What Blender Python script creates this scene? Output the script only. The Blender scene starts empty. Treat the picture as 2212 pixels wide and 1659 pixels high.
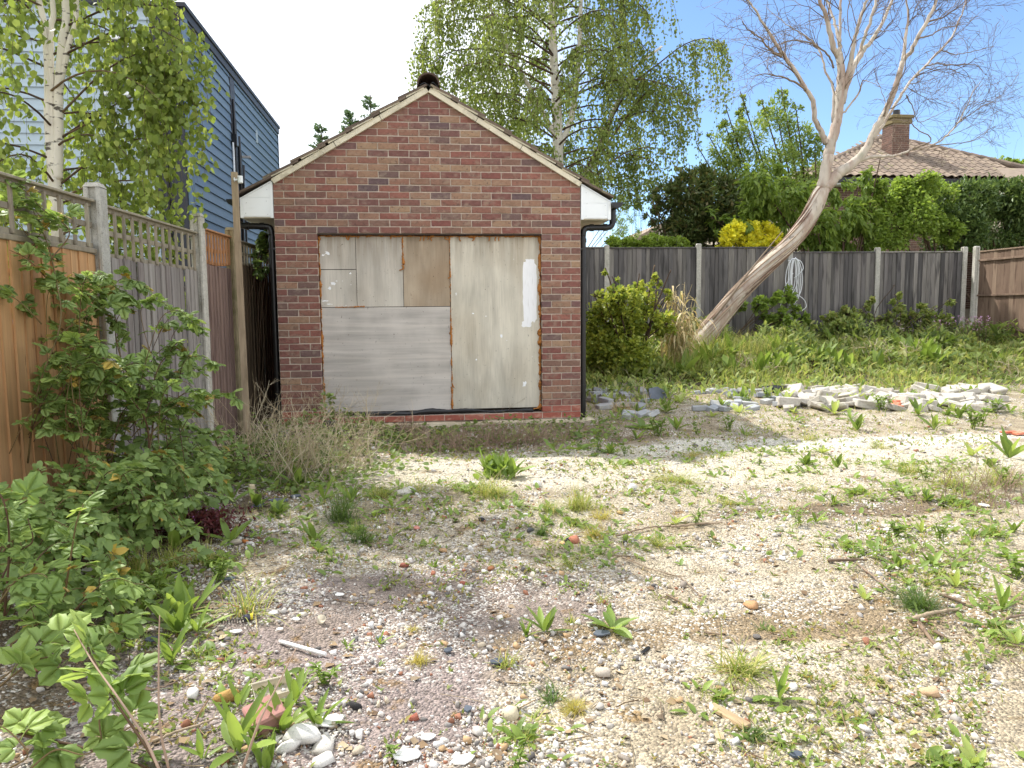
import bpy, bmesh, math, random
import numpy as np
from mathutils import Vector, Matrix, noise as mnoise

SC = bpy.context.scene
COL = SC.collection
rng = np.random.default_rng(7)
random.seed(7)
R = math.radians

# ------------------------------------------------------------------ camera
IW, IH, FPX = 2212.0, 1659.0, 1630.0
CAM_H = 1.225
_yaw, _pit, _rol = R(6.7), R(5.43), -0.0092
FW = np.array([math.sin(_yaw)*math.cos(_pit), math.cos(_yaw)*math.cos(_pit), -math.sin(_pit)])
_r0 = np.array([math.cos(_yaw), -math.sin(_yaw), 0.0])
_u0 = np.cross(_r0, FW)
RT = _r0*math.cos(_rol) + _u0*math.sin(_rol)
UP = -_r0*math.sin(_rol) + _u0*math.cos(_rol)
cam_d = bpy.data.cameras.new('camera')
cam = bpy.data.objects.new('camera', cam_d)
COL.objects.link(cam)
cam.matrix_world = Matrix(((RT[0], UP[0], -FW[0], 0), (RT[1], UP[1], -FW[1], 0), (RT[2], UP[2], -FW[2], CAM_H), (0, 0, 0, 1)))
cam_d.sensor_width = 36.0
cam_d.lens = 36.0*FPX/IW
cam_d.clip_start = 0.05
cam_d.clip_end = 2000
SC.camera = cam

# ------------------------------------------------------------------ sky, sun, exposure
SUN_AZ, SUN_EL = R(-45), R(51)           # azimuth from +Y, negative to the left
sun_v = Vector((math.sin(SUN_AZ)*math.cos(SUN_EL), math.cos(SUN_AZ)*math.cos(SUN_EL), math.sin(SUN_EL)))
world = bpy.data.worlds.new('World')
SC.world = world
world.use_nodes = True
wn, wl = world.node_tree.nodes, world.node_tree.links
bg = wn['Background']
sky = wn.new('ShaderNodeTexSky')
sky.sky_type = 'NISHITA'
sky.sun_disc = False
sky.sun_elevation = SUN_EL
sky.sun_rotation = SUN_AZ
sky.air_density = 0.85
sky.dust_density = 0.0
sky.ozone_density = 4.0
bg.inputs['Strength'].default_value = 0.13
# thin bright cloud spread round the sun's half of the sky
tc = wn.new('ShaderNodeTexCoord')
nz = wn.new('ShaderNodeTexNoise')
nz.inputs['Scale'].default_value = 2.6
nz.inputs['Detail'].default_value = 7
nz.inputs['Roughness'].default_value = 0.58
mpg = wn.new('ShaderNodeMapping'); mpg.inputs['Scale'].default_value = (1, 1, 2.2)
wl.new(tc.outputs['Generated'], mpg.inputs['Vector'])
wl.new(mpg.outputs[0], nz.inputs['Vector'])
dt = wn.new('ShaderNodeVectorMath'); dt.operation = 'DOT_PRODUCT'
# the cloud opens to blue towards the right
cdir = Vector((math.sin(R(40))*math.cos(R(16)), math.cos(R(40))*math.cos(R(16)), math.sin(R(16))))
dt.inputs[1].default_value = cdir
wl.new(tc.outputs['Generated'], dt.inputs[0])
ma = wn.new('ShaderNodeMath'); ma.operation = 'MULTIPLY_ADD'
ma.inputs[1].default_value = -0.22
wl.new(nz.outputs['Fac'], ma.inputs[0]); wl.new(dt.outputs['Value'], ma.inputs[2])
mr = wn.new('ShaderNodeMapRange'); mr.interpolation_type = 'SMOOTHSTEP'
mr.inputs['From Min'].default_value = 0.71; mr.inputs['From Max'].default_value = 0.80
mr.inputs['To Min'].default_value = 1.0; mr.inputs['To Max'].default_value = 0.0
wl.new(ma.outputs[0], mr.inputs['Value'])
mxs = wn.new('ShaderNodeMix'); mxs.data_type = 'RGBA'
wl.new(mr.outputs[0], mxs.inputs['Factor'])
wl.new(sky.outputs[0], mxs.inputs['A'])
mxs.inputs['B'].default_value = (6.3, 6.6, 7.05, 1)
wl.new(mxs.outputs['Result'], bg.inputs['Color'])

sun_d = bpy.data.lights.new('sun', 'SUN')
sun_d.energy = 3.5
sun_d.angle = R(0.53)
sun_d.color = (1.0, 0.965, 0.90)
sun_o = bpy.data.objects.new('sun', sun_d)
COL.objects.link(sun_o)
sun_o.rotation_euler = sun_v.to_track_quat('Z', 'Y').to_euler()
sun_o.location = (-10, 10, 20)

SC.view_settings.view_transform = 'Standard'
SC.view_settings.look = 'None'
SC.view_settings.gamma = 1.0
SC.view_settings.exposure = 0.92
SC.render.engine = 'CYCLES'
SC.cycles.use_denoising = True
SC.cycles.use_adaptive_sampling = True
SC.cycles.adaptive_threshold = 0.025
SC.cycles.max_bounces = 5
SC.cycles.diffuse_bounces = 2
SC.cycles.transmission_bounces = 3
SC.cycles.transparent_max_bounces = 6
SC.cycles.caustics_reflective = False
SC.cycles.caustics_refractive = False

# ------------------------------------------------------------------ measuring: a line of sight met with a known depth, side plane or height
def P(x, y, X=None, Y=None, Z=None):
    d = FW + RT*((x-IW/2)/FPX) - UP*((y-IH/2)/FPX)
    if X is not None: t = X/d[0]
    elif Y is not None: t = Y/d[1]
    else: t = (Z-CAM_H)/d[2]
    return np.array([d[0]*t, d[1]*t, CAM_H+d[2]*t])

def sstep(a, b, x):
    t = np.clip((np.asarray(x, float)-a)/(b-a), 0, 1)
    return t*t*(3-2*t)

def gz(x, y):
    """height of the ground"""
    x = np.asarray(x, float); y = np.asarray(y, float)
    bank = 0.47*sstep(10.6, 14.6, y)*sstep(1.9, 3.2, x)
    bump = 0.018*np.sin(1.7*x+0.4)*np.sin(1.3*y+1.1) + 0.010*np.sin(4.1*x+1.3*y) + 0.007*np.sin(7.3*y-2.9*x+.7)+0.004*np.sin(15*x+6*y)*np.sin(13*y-3*x)
    lump = 0.05*np.exp(-((x+.15)**2/.5+(y-5.1)**2/.25))
    left = 0.05*sstep(-0.9, -1.9, x)*sstep(7, 5, y)
    near = -0.05*sstep(8.35, 7.9, y) - 0.03
    return bank + bump*sstep(200, 20, np.abs(y)) + left + lump + near*sstep(9.5, 8.3, y)

def PG(x, y):
    """the ground point seen along a line of sight"""
    z = 0.0
    for _ in range(6):
        p = P(x, y, Z=z)
        z = float(gz(p[0], p[1]))
    return np.array([p[0], p[1], z])

def lin(c):
    return tuple(((v/255.0)/12.92 if v/255.0 <= 0.04045 else ((v/255.0+0.055)/1.055)**2.4) for v in c[:3]) + (1.0,)

# ------------------------------------------------------------------ objects and meshes
def tag(o, label=None, cat=None, group=None, kind=None):
    if label: o['label'] = label
    if cat: o['category'] = cat
    if group: o['group'] = group
    if kind: o['kind'] = kind
    return o

def link(name, data, parent=None, loc=None, rot=None, mat=None, scale=None):
    o = bpy.data.objects.new(name, data)
    COL.objects.link(o)
    if parent is not None: o.parent = parent
    if loc is not None: o.location = loc
    if rot is not None: o.rotation_euler = rot
    if scale is not None: o.scale = (scale,)*3 if isinstance(scale, (int, float)) else scale
    if mat is not None and data is not None and len(data.materials) == 0: data.materials.append(mat)
    return o

def thing(name, loc, label, cat, group=None, rotz=0):
    o = link(name, None, loc=tuple(float(v) for v in loc), rot=(0, 0, rotz))
    o.empty_display_size = 0.2
    return tag(o, label, cat, group)

class MB:
    """collects small hand-made shapes"""
    def __init__(s): s.v = []; s.f = []
    def add(s, vs, fs):
        o = len(s.v); s.v += [tuple(float(c) for c in v) for v in vs]; s.f += [tuple(i+o for i in f) for f in fs]
        return s
    def box(s, x0, x1, y0, y1, z0, z1):
        return s.add([(x0,y0,z0),(x1,y0,z0),(x1,y1,z0),(x0,y1,z0),(x0,y0,z1),(x1,y0,z1),(x1,y1,z1),(x0,y1,z1)],
                     [(0,3,2,1),(4,5,6,7),(0,1,5,4),(1,2,6,5),(2,3,7,6),(3,0,4,7)])
    def cbox(s, x0, x1, y0, y1, z0, z1, b=.004, jit=0.0):
        """box with chamfered edges"""
        idx = {}; vs = []
        for i, (sx, x) in enumerate(((1, x0), (-1, x1))):
            for j, (sy, y) in enumerate(((1, y0), (-1, y1))):
                for k, (sz, z) in enumerate(((1, z0), (-1, z1))):
                    e = [random.uniform(-jit, jit) for _ in range(3)]
                    for a in range(3):
                        p = [x+sx*b, y+sy*b, z+sz*b]; p[a] = (x, y, z)[a]
                        idx[(i, j, k, a)] = len(vs); vs.append((p[0]+e[0], p[1]+e[1], p[2]+e[2]))
        I = lambda i, j, k, a: idx[(i, j, k, a)]
        fs = []
        for a in range(3):
            for side in (0, 1):
                q = []
                for (m, n) in ((0,0),(1,0),(1,1),(0,1)):
                    c = [m, n]; c.insert(a, side); q.append(I(*c, a))
                fs.append(tuple(q))
        for a in range(3):
            b1, b2 = [t for t in range(3) if t != a]
            for m in (0, 1):
                for n in (0, 1):
                    def cc(t):
                        c = [0,0,0]; c[a] = t; c[b1] = m; c[b2] = n; return c
                    fs.append((I(*cc(0), b1), I(*cc(1), b1), I(*cc(1), b2), I(*cc(0), b2)))
        for i in (0,1):
            for j in (0,1):
                for k in (0,1): fs.append((I(i,j,k,0), I(i,j,k,1), I(i,j,k,2)))
        return s.add(vs, fs)
    def prism(s, poly, fn0, fn1):
        """extrude a polygon between two placements"""
        n = len(poly)
        vs = [fn0(p) for p in poly]+[fn1(p) for p in poly]
        fs = [tuple(range(n)), tuple(range(2*n-1, n-1, -1))]+[(i, i+n, (i+1) % n+n, (i+1) % n) for i in range(n)]
        return s.add(vs, fs)
    def tube(s, pts, rad, n=8, cap=True):
        V, F = tube_np(pts, rad, n, cap)
        return s.add(V.tolist(), F.tolist())
    def mesh(s, name, mat=None, smooth=False, fix=True):
        me = bpy.data.meshes.new(name); me.from_pydata(s.v, [], s.f)
        if fix:
            bm = bmesh.new(); bm.from_mesh(me); bmesh.ops.recalc_face_normals(bm, faces=bm.faces); bm.to_mesh(me); bm.free()
        if smooth: me.polygons.foreach_set('use_smooth', [True]*len(me.polygons))
        me.update()
        if mat: me.materials.append(mat)
        return me
    def obj(s, name, mat, parent=None, loc=None, rot=None, smooth=False):
        return link(name, s.mesh(name, mat, smooth), parent, loc, rot)

def tube_np(pts, rad, n=6, cap=True):
    pts = np.asarray(pts, float); m = len(pts)
    rad = np.broadcast_to(np.asarray(rad, float), (m,))
    t = np.gradient(pts, axis=0); t /= np.linalg.norm(t, axis=1, keepdims=True)+1e-9
    ref = np.array([0.31, 0.17, 0.93]) if abs(t[0] @ np.array([0.31, 0.17, 0.93])) < .85 else np.array([0.93, 0.31, 0.17])
    u = np.cross(t, ref); u /= np.linalg.norm(u, axis=1, keepdims=True)+1e-9
    w = np.cross(t, u)
    a = np.arange(n)*2*np.pi/n
    V = pts[:, None, :]+rad[:, None, None]*(u[:, None, :]*np.cos(a)[None, :, None]+w[:, None, :]*np.sin(a)[None, :, None])
    V = V.reshape(-1, 3)
    i = np.arange(m-1)[:, None]*n; j = np.arange(n)[None, :]; k = (j+1) % n
    q = np.stack([i+j, i+k, i+n+k, i+n+j], -1).reshape(-1, 4)
    F = np.concatenate([q[:, [0, 1, 2]], q[:, [0, 2, 3]]])
    if cap and n >= 3:
        e = np.array([[0, c, c+1] for c in range(1, n-1)])
        F = np.concatenate([F, e[:, ::-1], e+(m-1)*n])
    return V, F

def np_mesh(name, V, F, mat=None, smooth=False):
    V = np.ascontiguousarray(V, np.float32); F = np.ascontiguousarray(F, np.int32)
    me = bpy.data.meshes.new(name)
    me.vertices.add(len(V)); me.vertices.foreach_set('co', V.ravel())
    k = F.shape[1]
    me.loops.add(F.size); me.loops.foreach_set('vertex_index', F.ravel())
    me.polygons.add(len(F)); me.polygons.foreach_set('loop_start', np.arange(len(F), dtype=np.int32)*k)
    if smooth: me.polygons.foreach_set('use_smooth', np.ones(len(F), bool))
    me.update(calc_edges=True)
    if mat: me.materials.append(mat)
    return me

class NM:
    """collects large numpy shapes (triangles)"""
    def __init__(s): s.V = []; s.F = []; s.n = 0
    def add(s, V, F):
        V = np.asarray(V, float).reshape(-1, 3); F = np.asarray(F).reshape(-1, 3)
        s.V.append(V); s.F.append(F+s.n); s.n += len(V); return s
    def tube(s, pts, rad, n=5, cap=True): return s.add(*tube_np(pts, rad, n, cap))
    def scatter(s, tpl, pos, rot, sc):
        """tpl placed at every pos with rotation matrices rot (columns = axes) and scale"""
        V, F = tpl; V = np.asarray(V, float); F = np.asarray(F); N = len(pos)
        if N == 0: return s
        sc = np.asarray(sc, float)
        if sc.ndim == 1: sc = sc[:, None]
        if sc.shape[1] == 1: sc = np.repeat(sc, 3, 1)
        L = V[None]*sc[:, None, :]
        W = np.einsum('nij,nvj->nvi', rot, L)+np.asarray(pos)[:, None, :]
        FF = F[None]+(np.arange(N)*len(V))[:, None, None]
        return s.add(W.reshape(-1, 3), FF.reshape(-1, 3))
    def mesh(s, name, mat=None, smooth=False):
        return np_mesh(name, np.concatenate(s.V), np.concatenate(s.F), mat, smooth)
    def obj(s, name, mat, parent=None, smooth=False, loc=None):
        return link(name, s.mesh(name, mat, smooth), parent, loc)

def unit(a):
    a = np.asarray(a, float); return a/(np.linalg.norm(a, axis=-1, keepdims=True)+1e-9)

def frames(d, nrm):
    """rotation matrices with y along d and z near nrm"""
    y = unit(d); x = unit(np.cross(y, nrm)); z = np.cross(x, y)
    return np.stack([x, y, z], -1)

def rdir(n, r=None):
    r = r or rng
    return unit(r.normal(size=(n, 3)))

def leaf_tpl(n=3, w=.3, fold=.12, curl=.15, peak=.45, wavy=0.0, ser=0.0):
    """a folded leaf along +y from 0 to 1"""
    V = []; F = []
    ts = np.linspace(0, 1, n+1)
    for i, t in enumerate(ts):
        V.append((0, t, -curl*t*t))
    L = {}; Rr = {}
    for i in range(1, n):
        t = ts[i]
        pw = w*(math.sin(math.pi*t**(math.log(.5)/math.log(peak))))**.8
        if ser: pw *= 1+ser*(1 if i % 2 else -1)
        z = fold*pw/w-curl*t*t+wavy*(1 if i % 2 else -1)
        L[i] = len(V); V.append((-pw, t+.02, z)); Rr[i] = len(V); V.append((pw, t+.02, z))
    for i in range(n):
        for S, fl in ((L, 0), (Rr, 1)):
            a, b = i, i+1
            if i == 0: q = [(a, b, S[1])]
            elif i == n-1: q = [(a, b, S[i])]
            else: q = [(a, b, S[i+1]), (a, S[i+1], S[i])]
            F += [t if fl else t[::-1] for t in q]
    return np.array(V, float), np.array(F, int)

def crom(pts, k=6):
    """smooth curve through points (columns may carry a radius)"""
    p = np.asarray(pts, float)
    if len(p) < 3: 
        t = np.linspace(0, 1, k+1)[:, None]; return p[0]*(1-t)+p[-1]*t
    q = np.vstack([2*p[0]-p[1], p, 2*p[-1]-p[-2]]); out = []
    for i in range(1, len(q)-2):
        t = np.linspace(0, 1, k, endpoint=False)[:, None]
        a, b, c, d = q[i-1], q[i], q[i+1], q[i+2]
        out.append(.5*((2*b)+(-a+c)*t+(2*a-5*b+4*c-d)*t**2+(-a+3*b-3*c+d)*t**3))
    out.append(p[-1:]); return np.vstack(out)

# ------------------------------------------------------------------ materials
MATS = {}
def ramp_node(nt, cols, const=False):
    r = nt.nodes.new('ShaderNodeValToRGB'); e = r.color_ramp.elements
    r.color_ramp.interpolation = 'CONSTANT' if const else 'LINEAR'
    n = len(cols)
    pos = [(i/n if const else (i/(n-1) if n > 1 else 0)) for i in range(n)]
    while len(e) < n: e.new(.5)
    while len(e) > n: e.remove(e[-1])
    for i in range(n): e[i].position = pos[i]
    for i in range(n): e[i].color = lin(cols[i])
    return r

def mk(name, cols, rnd='obj', ns=(6, 6, 6), namt=.25, rough=.8, bump=.2, bs=None, trans=0.0, spec=.3, dirt=None, metal=0, const=False, det=3, bdist=.01, tcol=None, coord='Object'):
    """procedural surface: colour by thing, grain and stains on top"""
    if name in MATS: return MATS[name]
    m = bpy.data.materials.new(name); m.use_nodes = True
    nt = m.node_tree; N = nt.nodes; L = nt.links
    b = N['Principled BSDF']; b.inputs['Roughness'].default_value = rough; b.inputs['Metallic'].default_value = metal
    b.inputs['Specular IOR Level'].default_value = spec
    src = None
    if rnd == 'obj':
        oi = N.new('ShaderNodeObjectInfo'); src = oi.outputs['Random']
    elif rnd == 'island':
        ge = N.new('ShaderNodeNewGeometry'); src = ge.outputs['Random Per Island']
    rp = ramp_node(nt, cols, const)
    if src: L.new(src, rp.inputs[0])
    tcn = N.new('ShaderNodeTexCoord'); mp = N.new('ShaderNodeMapping')
    L.new(tcn.outputs[coord], mp.inputs[0]); mp.inputs['Scale'].default_value = ns
    nzz = N.new('ShaderNodeTexNoise'); nzz.noise_dimensions = '4D'; nzz.inputs['Scale'].default_value = 1; nzz.inputs['Detail'].default_value = det; nzz.inputs['Roughness'].default_value = .62
    L.new(mp.outputs[0], nzz.inputs['Vector'])
    if src:
        mw = N.new('ShaderNodeMath'); mw.operation = 'MULTIPLY'; mw.inputs[1].default_value = 57.0
        L.new(src, mw.inputs[0]); L.new(mw.outputs[0], nzz.inputs['W'])
    mrn = N.new('ShaderNodeMapRange'); mrn.inputs['From Min'].default_value = .25; mrn.inputs['From Max'].default_value = .75
    mrn.inputs['To Min'].default_value = 1-namt; mrn.inputs['To Max'].default_value = 1+namt
    L.new(nzz.outputs['Fac'], mrn.inputs['Value'])
    mu = N.new('ShaderNodeVectorMath'); mu.operation = 'SCALE'
    L.new(rp.outputs[0], mu.inputs[0]); L.new(mrn.outputs[0], mu.inputs['Scale'])
    col = mu.outputs[0]
    for dd in (dirt if isinstance(dirt, list) else [dirt] if dirt else []):
        m2 = N.new('ShaderNodeMapping'); m2.inputs['Scale'].default_value = dd.get('s', (3, 3, 3)); L.new(tcn.outputs[coord], m2.inputs[0])
        n2 = N.new('ShaderNodeTexNoise'); n2.noise_dimensions = '4D'; n2.inputs['Scale'].default_value = 1; n2.inputs['Detail'].default_value = 3; n2.inputs['W'].default_value = dd.get('w', 3.3)
        L.new(m2.outputs[0], n2.inputs['Vector'])
        if src and dd.get('rw', True): 
            mw2 = N.new('ShaderNodeMath'); mw2.operation = 'MULTIPLY_ADD'; mw2.inputs[1].default_value = 91.0; mw2.inputs[2].default_value = dd.get('w', 3.3)
            L.new(src, mw2.inputs[0]); L.new(mw2.outputs[0], n2.inputs['W'])
        r2 = N.new('ShaderNodeMapRange'); r2.inputs['From Min'].default_value = dd.get('t', .55); r2.inputs['From Max'].default_value = dd.get('t', .55)+dd.get('k', .12)
        r2.inputs['To Max'].default_value = dd.get('a', .7)
        L.new(n2.outputs['Fac'], r2.inputs['Value'])
        x2 = N.new('ShaderNodeMix'); x2.data_type = 'RGBA'; L.new(r2.outputs[0], x2.inputs['Factor']); L.new(col, x2.inputs['A']); x2.inputs['B'].default_value = lin(dd['c'])
        col = x2.outputs['Result']
    L.new(col, b.inputs['Base Color'])
    if bump:
        bp = N.new('ShaderNodeBump'); bp.inputs['Strength'].default_value = bump; bp.inputs['Distance'].default_value = bdist
        if bs:
            m3 = N.new('ShaderNodeMapping'); m3.inputs['Scale'].default_value = bs; L.new(tcn.outputs[coord], m3.inputs[0])
            n3 = N.new('ShaderNodeTexNoise'); n3.inputs['Scale'].default_value = 1; n3.inputs['Detail'].default_value = 2; L.new(m3.outputs[0], n3.inputs['Vector'])
            L.new(n3.outputs['Fac'], bp.inputs['Height'])
        else: L.new(nzz.outputs['Fac'], bp.inputs['Height'])
        L.new(bp.outputs[0], b.inputs['Normal'])
    if trans > 0:
        tr = N.new('ShaderNodeBsdfTranslucent'); ms = N.new('ShaderNodeMixShader'); ms.inputs[0].default_value = trans
        if tcol:
            tm = N.new('ShaderNodeVectorMath'); tm.operation = 'MULTIPLY'; tm.inputs[1].default_value = tcol; L.new(col, tm.inputs[0]); L.new(tm.outputs[0], tr.inputs[0])
        else: L.new(col, tr.inputs[0])
        L.new(b.outputs[0], ms.inputs[1]); L.new(tr.outputs[0], ms.inputs[2]); L.new(ms.outputs[0], N['Material Output'].inputs[0])
    MATS[name] = m
    return m

def desat(c, k=.14):
    g = .3*c[0]+.55*c[1]+.15*c[2]; return tuple(min(255, v+(g-v)*k+o) for v, o in zip(c, (9, 3, 2)))

def leafmat(name, cols, trans=.42, rough=.5, tcol=(1.5, 1.42, 1.0), rnd='island'):
    """thin leaf: sheen on the face, light through the blade, colour by leaf"""
    if name in MATS: return MATS[name]
    m = bpy.data.materials.new(name); m.use_nodes = True; nt = m.node_tree; N = nt.nodes; L = nt.links
    b = N['Principled BSDF']; b.inputs['Roughness'].default_value = rough; b.inputs['Specular IOR Level'].default_value = .35
    rp = ramp_node(nt, [desat(c) for c in cols])
    if rnd == 'island': s_ = N.new('ShaderNodeNewGeometry').outputs['Random Per Island']
    else: s_ = N.new('ShaderNodeObjectInfo').outputs['Random']
    L.new(s_, rp.inputs[0]); L.new(rp.outputs[0], b.inputs['Base Color'])
    if trans > 0:
        tr = N.new('ShaderNodeBsdfTranslucent'); ms = N.new('ShaderNodeMixShader'); ms.inputs[0].default_value = trans
        tm = N.new('ShaderNodeVectorMath'); tm.operation = 'MULTIPLY'; tm.inputs[1].default_value = tcol; L.new(rp.outputs[0], tm.inputs[0]); L.new(tm.outputs[0], tr.inputs[0])
        L.new(b.outputs[0], ms.inputs[1]); L.new(tr.outputs[0], ms.inputs[2]); L.new(ms.outputs[0], N['Material Output'].inputs[0])
    MATS[name] = m; return m

M_CONC = mk('concrete', [(176,172,162),(190,186,176),(168,166,158)], 'obj', (30,30,30), .22, .9, .35, bs=(160,160,160), dirt=[dict(c=(120,118,100), s=(9,9,2.5), t=.52, k=.2, a=.6), dict(c=(90,88,80), s=(140,140,140), t=.6, k=.05, a=.6)])
M_WHITE = mk('white_upvc', [(236,240,242)], None, (2,2,2), .04, .35, .0, dirt=dict(c=(200,205,205), s=(3,3,9), t=.6, k=.2, a=.5, rw=False))
M_BLACKP = mk('black_plastic', [(22,22,24)], None, (20,20,20), .25, .32, .05, spec=.5)
M_BARK_BIRCH = mk('birch_bark', [(226,220,208)], None, (10,10,4), .12, .75, .3, dirt=[dict(c=(60,52,46), s=(9,9,26), t=.60, k=.05, a=.9, rw=False), dict(c=(178,160,140), s=(3,3,3), t=.5, k=.3, a=.6, rw=False)])
M_TWIG = mk('twig_bark', [(92,74,58),(70,56,46),(110,92,70)], 'island', (30,30,30), .2, .85, 0)
# ------------------------------------------------------------------ ground
def axis(lo, hi, step, far, grow=1.22):
    a = list(np.arange(lo, hi+step/2, step)); s = step; x = hi
    while x < far: s *= grow; x += s; a.append(x)
    s = step; x = lo; pre = []
    while x > -far: s *= grow; x -= s; pre.append(x)
    return np.array(pre[::-1]+a)

def ground_material():
    m = bpy.data.materials.new('ground_sand_gravel'); m.use_nodes = True
    nt = m.node_tree; N = nt.nodes; L = nt.links; b = N['Principled BSDF']; b.inputs['Roughness'].default_value = .95; b.inputs['Specular IOR Level'].default_value = .1
    t = N.new('ShaderNodeTexCoord')
    def noise(s, d=4, w=0.0, r=.55):
        n = N.new('ShaderNodeTexNoise'); n.inputs['Scale'].default_value = s*(1+.013*w); n.inputs['Detail'].default_value = min(d, 4); n.inputs['Roughness'].default_value = r
        L.new(t.outputs['Object'], n.inputs['Vector']); return n.outputs['Fac']
    ns_blob = noise(2.3, 4, 0)
    def rng_(v, a, c, lo=0., hi=1.):
        n = N.new('ShaderNodeMapRange'); n.interpolation_type = 'SMOOTHSTEP'
        for k, x in zip(('From Min', 'From Max', 'To Min', 'To Max'), (a, c, lo, hi)): n.inputs[k].default_value = x
        L.new(v, n.inputs['Value']); return n.outputs[0]
    def math_(op, a, c):
        n = N.new('ShaderNodeMath'); n.operation = op
        for i, x in enumerate((a, c)):
            if isinstance(x, (int, float)): n.inputs[i].default_value = x
            else: L.new(x, n.inputs[i])
        return n.outputs[0]
    def mix(f, a, c):
        n = N.new('ShaderNodeMix'); n.data_type = 'RGBA'
        L.new(f, n.inputs['Factor'])
        for k, x in (('A', a), ('B', c)):
            if isinstance(x, tuple): n.inputs[k].default_value = lin(x)
            else: L.new(x, n.inputs[k])
        return n.outputs['Result']
    def blob(cx, cy, rx, ry, amp=.45, w=1.0):
        mp = N.new('ShaderNodeMapping'); mp.vector_type = 'TEXTURE'
        mp.inputs['Location'].default_value = (cx, cy, 0); mp.inputs['Scale'].default_value = (rx, ry, 1e6)
        L.new(t.outputs['Object'], mp.inputs[0])
        ln = N.new('ShaderNodeVectorMath'); ln.operation = 'LENGTH'; L.new(mp.outputs[0], ln.inputs[0])
        return rng_(math_('ADD', ln.outputs['Value'], math_('MULTIPLY', math_('SUBTRACT', ns_blob, .5), amp*3)), 1.15, .8)
    c = mix(rng_(noise(1.1, 6, 2.0), .35, .65), (170,156,132), (192,180,158))
    c = mix(rng_(noise(3.5, 6, 9.0), .45, .7), c, (158,144,122))
    c = mix(blob(2.6, 6.2, 3.4, .9, .5, 5.), c, (206,196,174))
    c = mix(blob(4.2, 6.9, 2.2, .35, .6, 6.), c, (222,216,200))
    c = mix(blob(-.55, 2.75, .85, 1.05, .35, 3.), c, (150,136,130))
    c = mix(blob(.15, 3.3, .7, .5, .6, 13.), c, (146,132,122))
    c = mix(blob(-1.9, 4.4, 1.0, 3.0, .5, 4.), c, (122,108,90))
    c = mix(blob(.3, 8.0, 2.6, 1.0, .5, 7.), c, (156,140,118))
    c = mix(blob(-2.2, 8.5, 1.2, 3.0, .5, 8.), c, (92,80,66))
    c = mix(blob(7, 14.2, 9, 3.4, .35, 9.), c, (104,92,64))
    c = mix(blob(3.4, 4.6, 1.6, .18, .9, 10.), c, (132,116,96))
    c = mix(blob(2.0, 2.9, 1.7, .16, .9, 11.), c, (150,132,106))
    c = mix(rng_(noise(5.0, 7, 21.), .60, .70, 0, .75), c, (132,104,62))     # dry moss
    far = N.new('ShaderNodeSeparateXYZ'); L.new(t.outputs['Object'], far.inputs[0])
    c = mix(rng_(far.outputs['Y'], 15.2, 16.2), c, (86,98,52))
    # small grit
    vo = N.new('ShaderNodeTexVoronoi'); vo.inputs['Scale'].default_value = 95; L.new(t.outputs['Object'], vo.inputs['Vector'])
    sep = N.new('ShaderNodeSeparateColor'); L.new(vo.outputs['Color'], sep.inputs[0])
    grit = rng_(sep.outputs[0], .0, 1.0, .64, 1.16)
    sc = N.new('ShaderNodeVectorMath'); sc.operation = 'SCALE'; L.new(c, sc.inputs[0]); L.new(grit, sc.inputs['Scale'])
    pale = math_('MULTIPLY', rng_(sep.outputs[1], .72, .8), rng_(noise(1.7, 4, 31.), .42, .6))
    c2 = mix(pale, sc.outputs[0], (214,208,198))
    dk = rng_(sep.outputs[2], .86, .92, 0, .6)
    c2 = mix(dk, c2, (96,88,80))
    L.new(c2, b.inputs['Base Color'])
    bp = N.new('ShaderNodeBump'); bp.inputs['Strength'].default_value = .9; bp.inputs['Distance'].default_value = .012
    h = math_('ADD', math_('MULTIPLY', vo.outputs['Distance'], -1.1), math_('MULTIPLY', noise(38, 2, 3.), 1.4))
    L.new(h, bp.inputs['Height']); L.new(bp.outputs[0], b.inputs['Normal'])
    return m

gx = axis(-3.0, 9.0, .05, 400); gy = axis(1.0, 15.5, .05, 400)
GX, GY = np.meshgrid(gx, gy)
GZ = gz(GX, GY)
fine = (GX > -3) & (GX < 9) & (GY > 1) & (GY < 12)
GZ = GZ+np.where(fine, rng.normal(0, .0035, GX.shape), 0)
nx, ny = len(gx), len(gy)
ii = (np.arange(ny-1)[:, None]*nx+np.arange(nx-1)[None]).ravel()
gme = np_mesh('ground', np.stack([GX, GY, GZ], -1).reshape(-1, 3), np.stack([ii, ii+1, ii+nx+1, ii+nx], -1), ground_material(), True)
tag(link('ground', gme), 'bare sandy gravel yard with weeds and bank at the back', None, None, 'structure')

# ------------------------------------------------------------------ garage
XL, XR, YF, XM = -1.572, 1.803, 8.53, 0.115
OX0, OX1, OZ0, OZ1 = XL+.45, XR-.45, .075, 2.10
SLOPE = .593
def rake(x): return 3.625-abs(x-XM)*SLOPE
BR_COLS = [tuple(v) for v in [(126,68,64),(138,76,68),(120,76,70),(146,82,72),(106,76,76),(134,90,76),(158,116,92),(130,72,66),(116,72,70),(144,98,82),(96,72,78),(136,78,70),(150,106,86)]]
BR_COLS = [(r_*.78+(r_+g_+b_)/3*.24+4, g_*.84+(r_+g_+b_)/3*.24+2, b_*.82+(r_+g_+b_)/3*.22+2) for r_, g_, b_ in BR_COLS]
M_BRICK = mk('brick_face', BR_COLS, 'obj', (26,26,40), .26, .9, .55, bs=(130,130,130), bdist=.004, dirt=[dict(c=(160,144,126), s=(11,11,18), t=.52, k=.18, a=.5), dict(c=(76,58,56), s=(30,30,30), t=.58, k=.1, a=.55)])
M_BRICK_I = mk('brick_face_cut', BR_COLS, 'island', (26,26,40), .26, .9, .55, bs=(130,130,130), bdist=.004, dirt=dict(c=(150,134,116), s=(14,14,22), t=.56, k=.16, a=.38))
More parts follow.
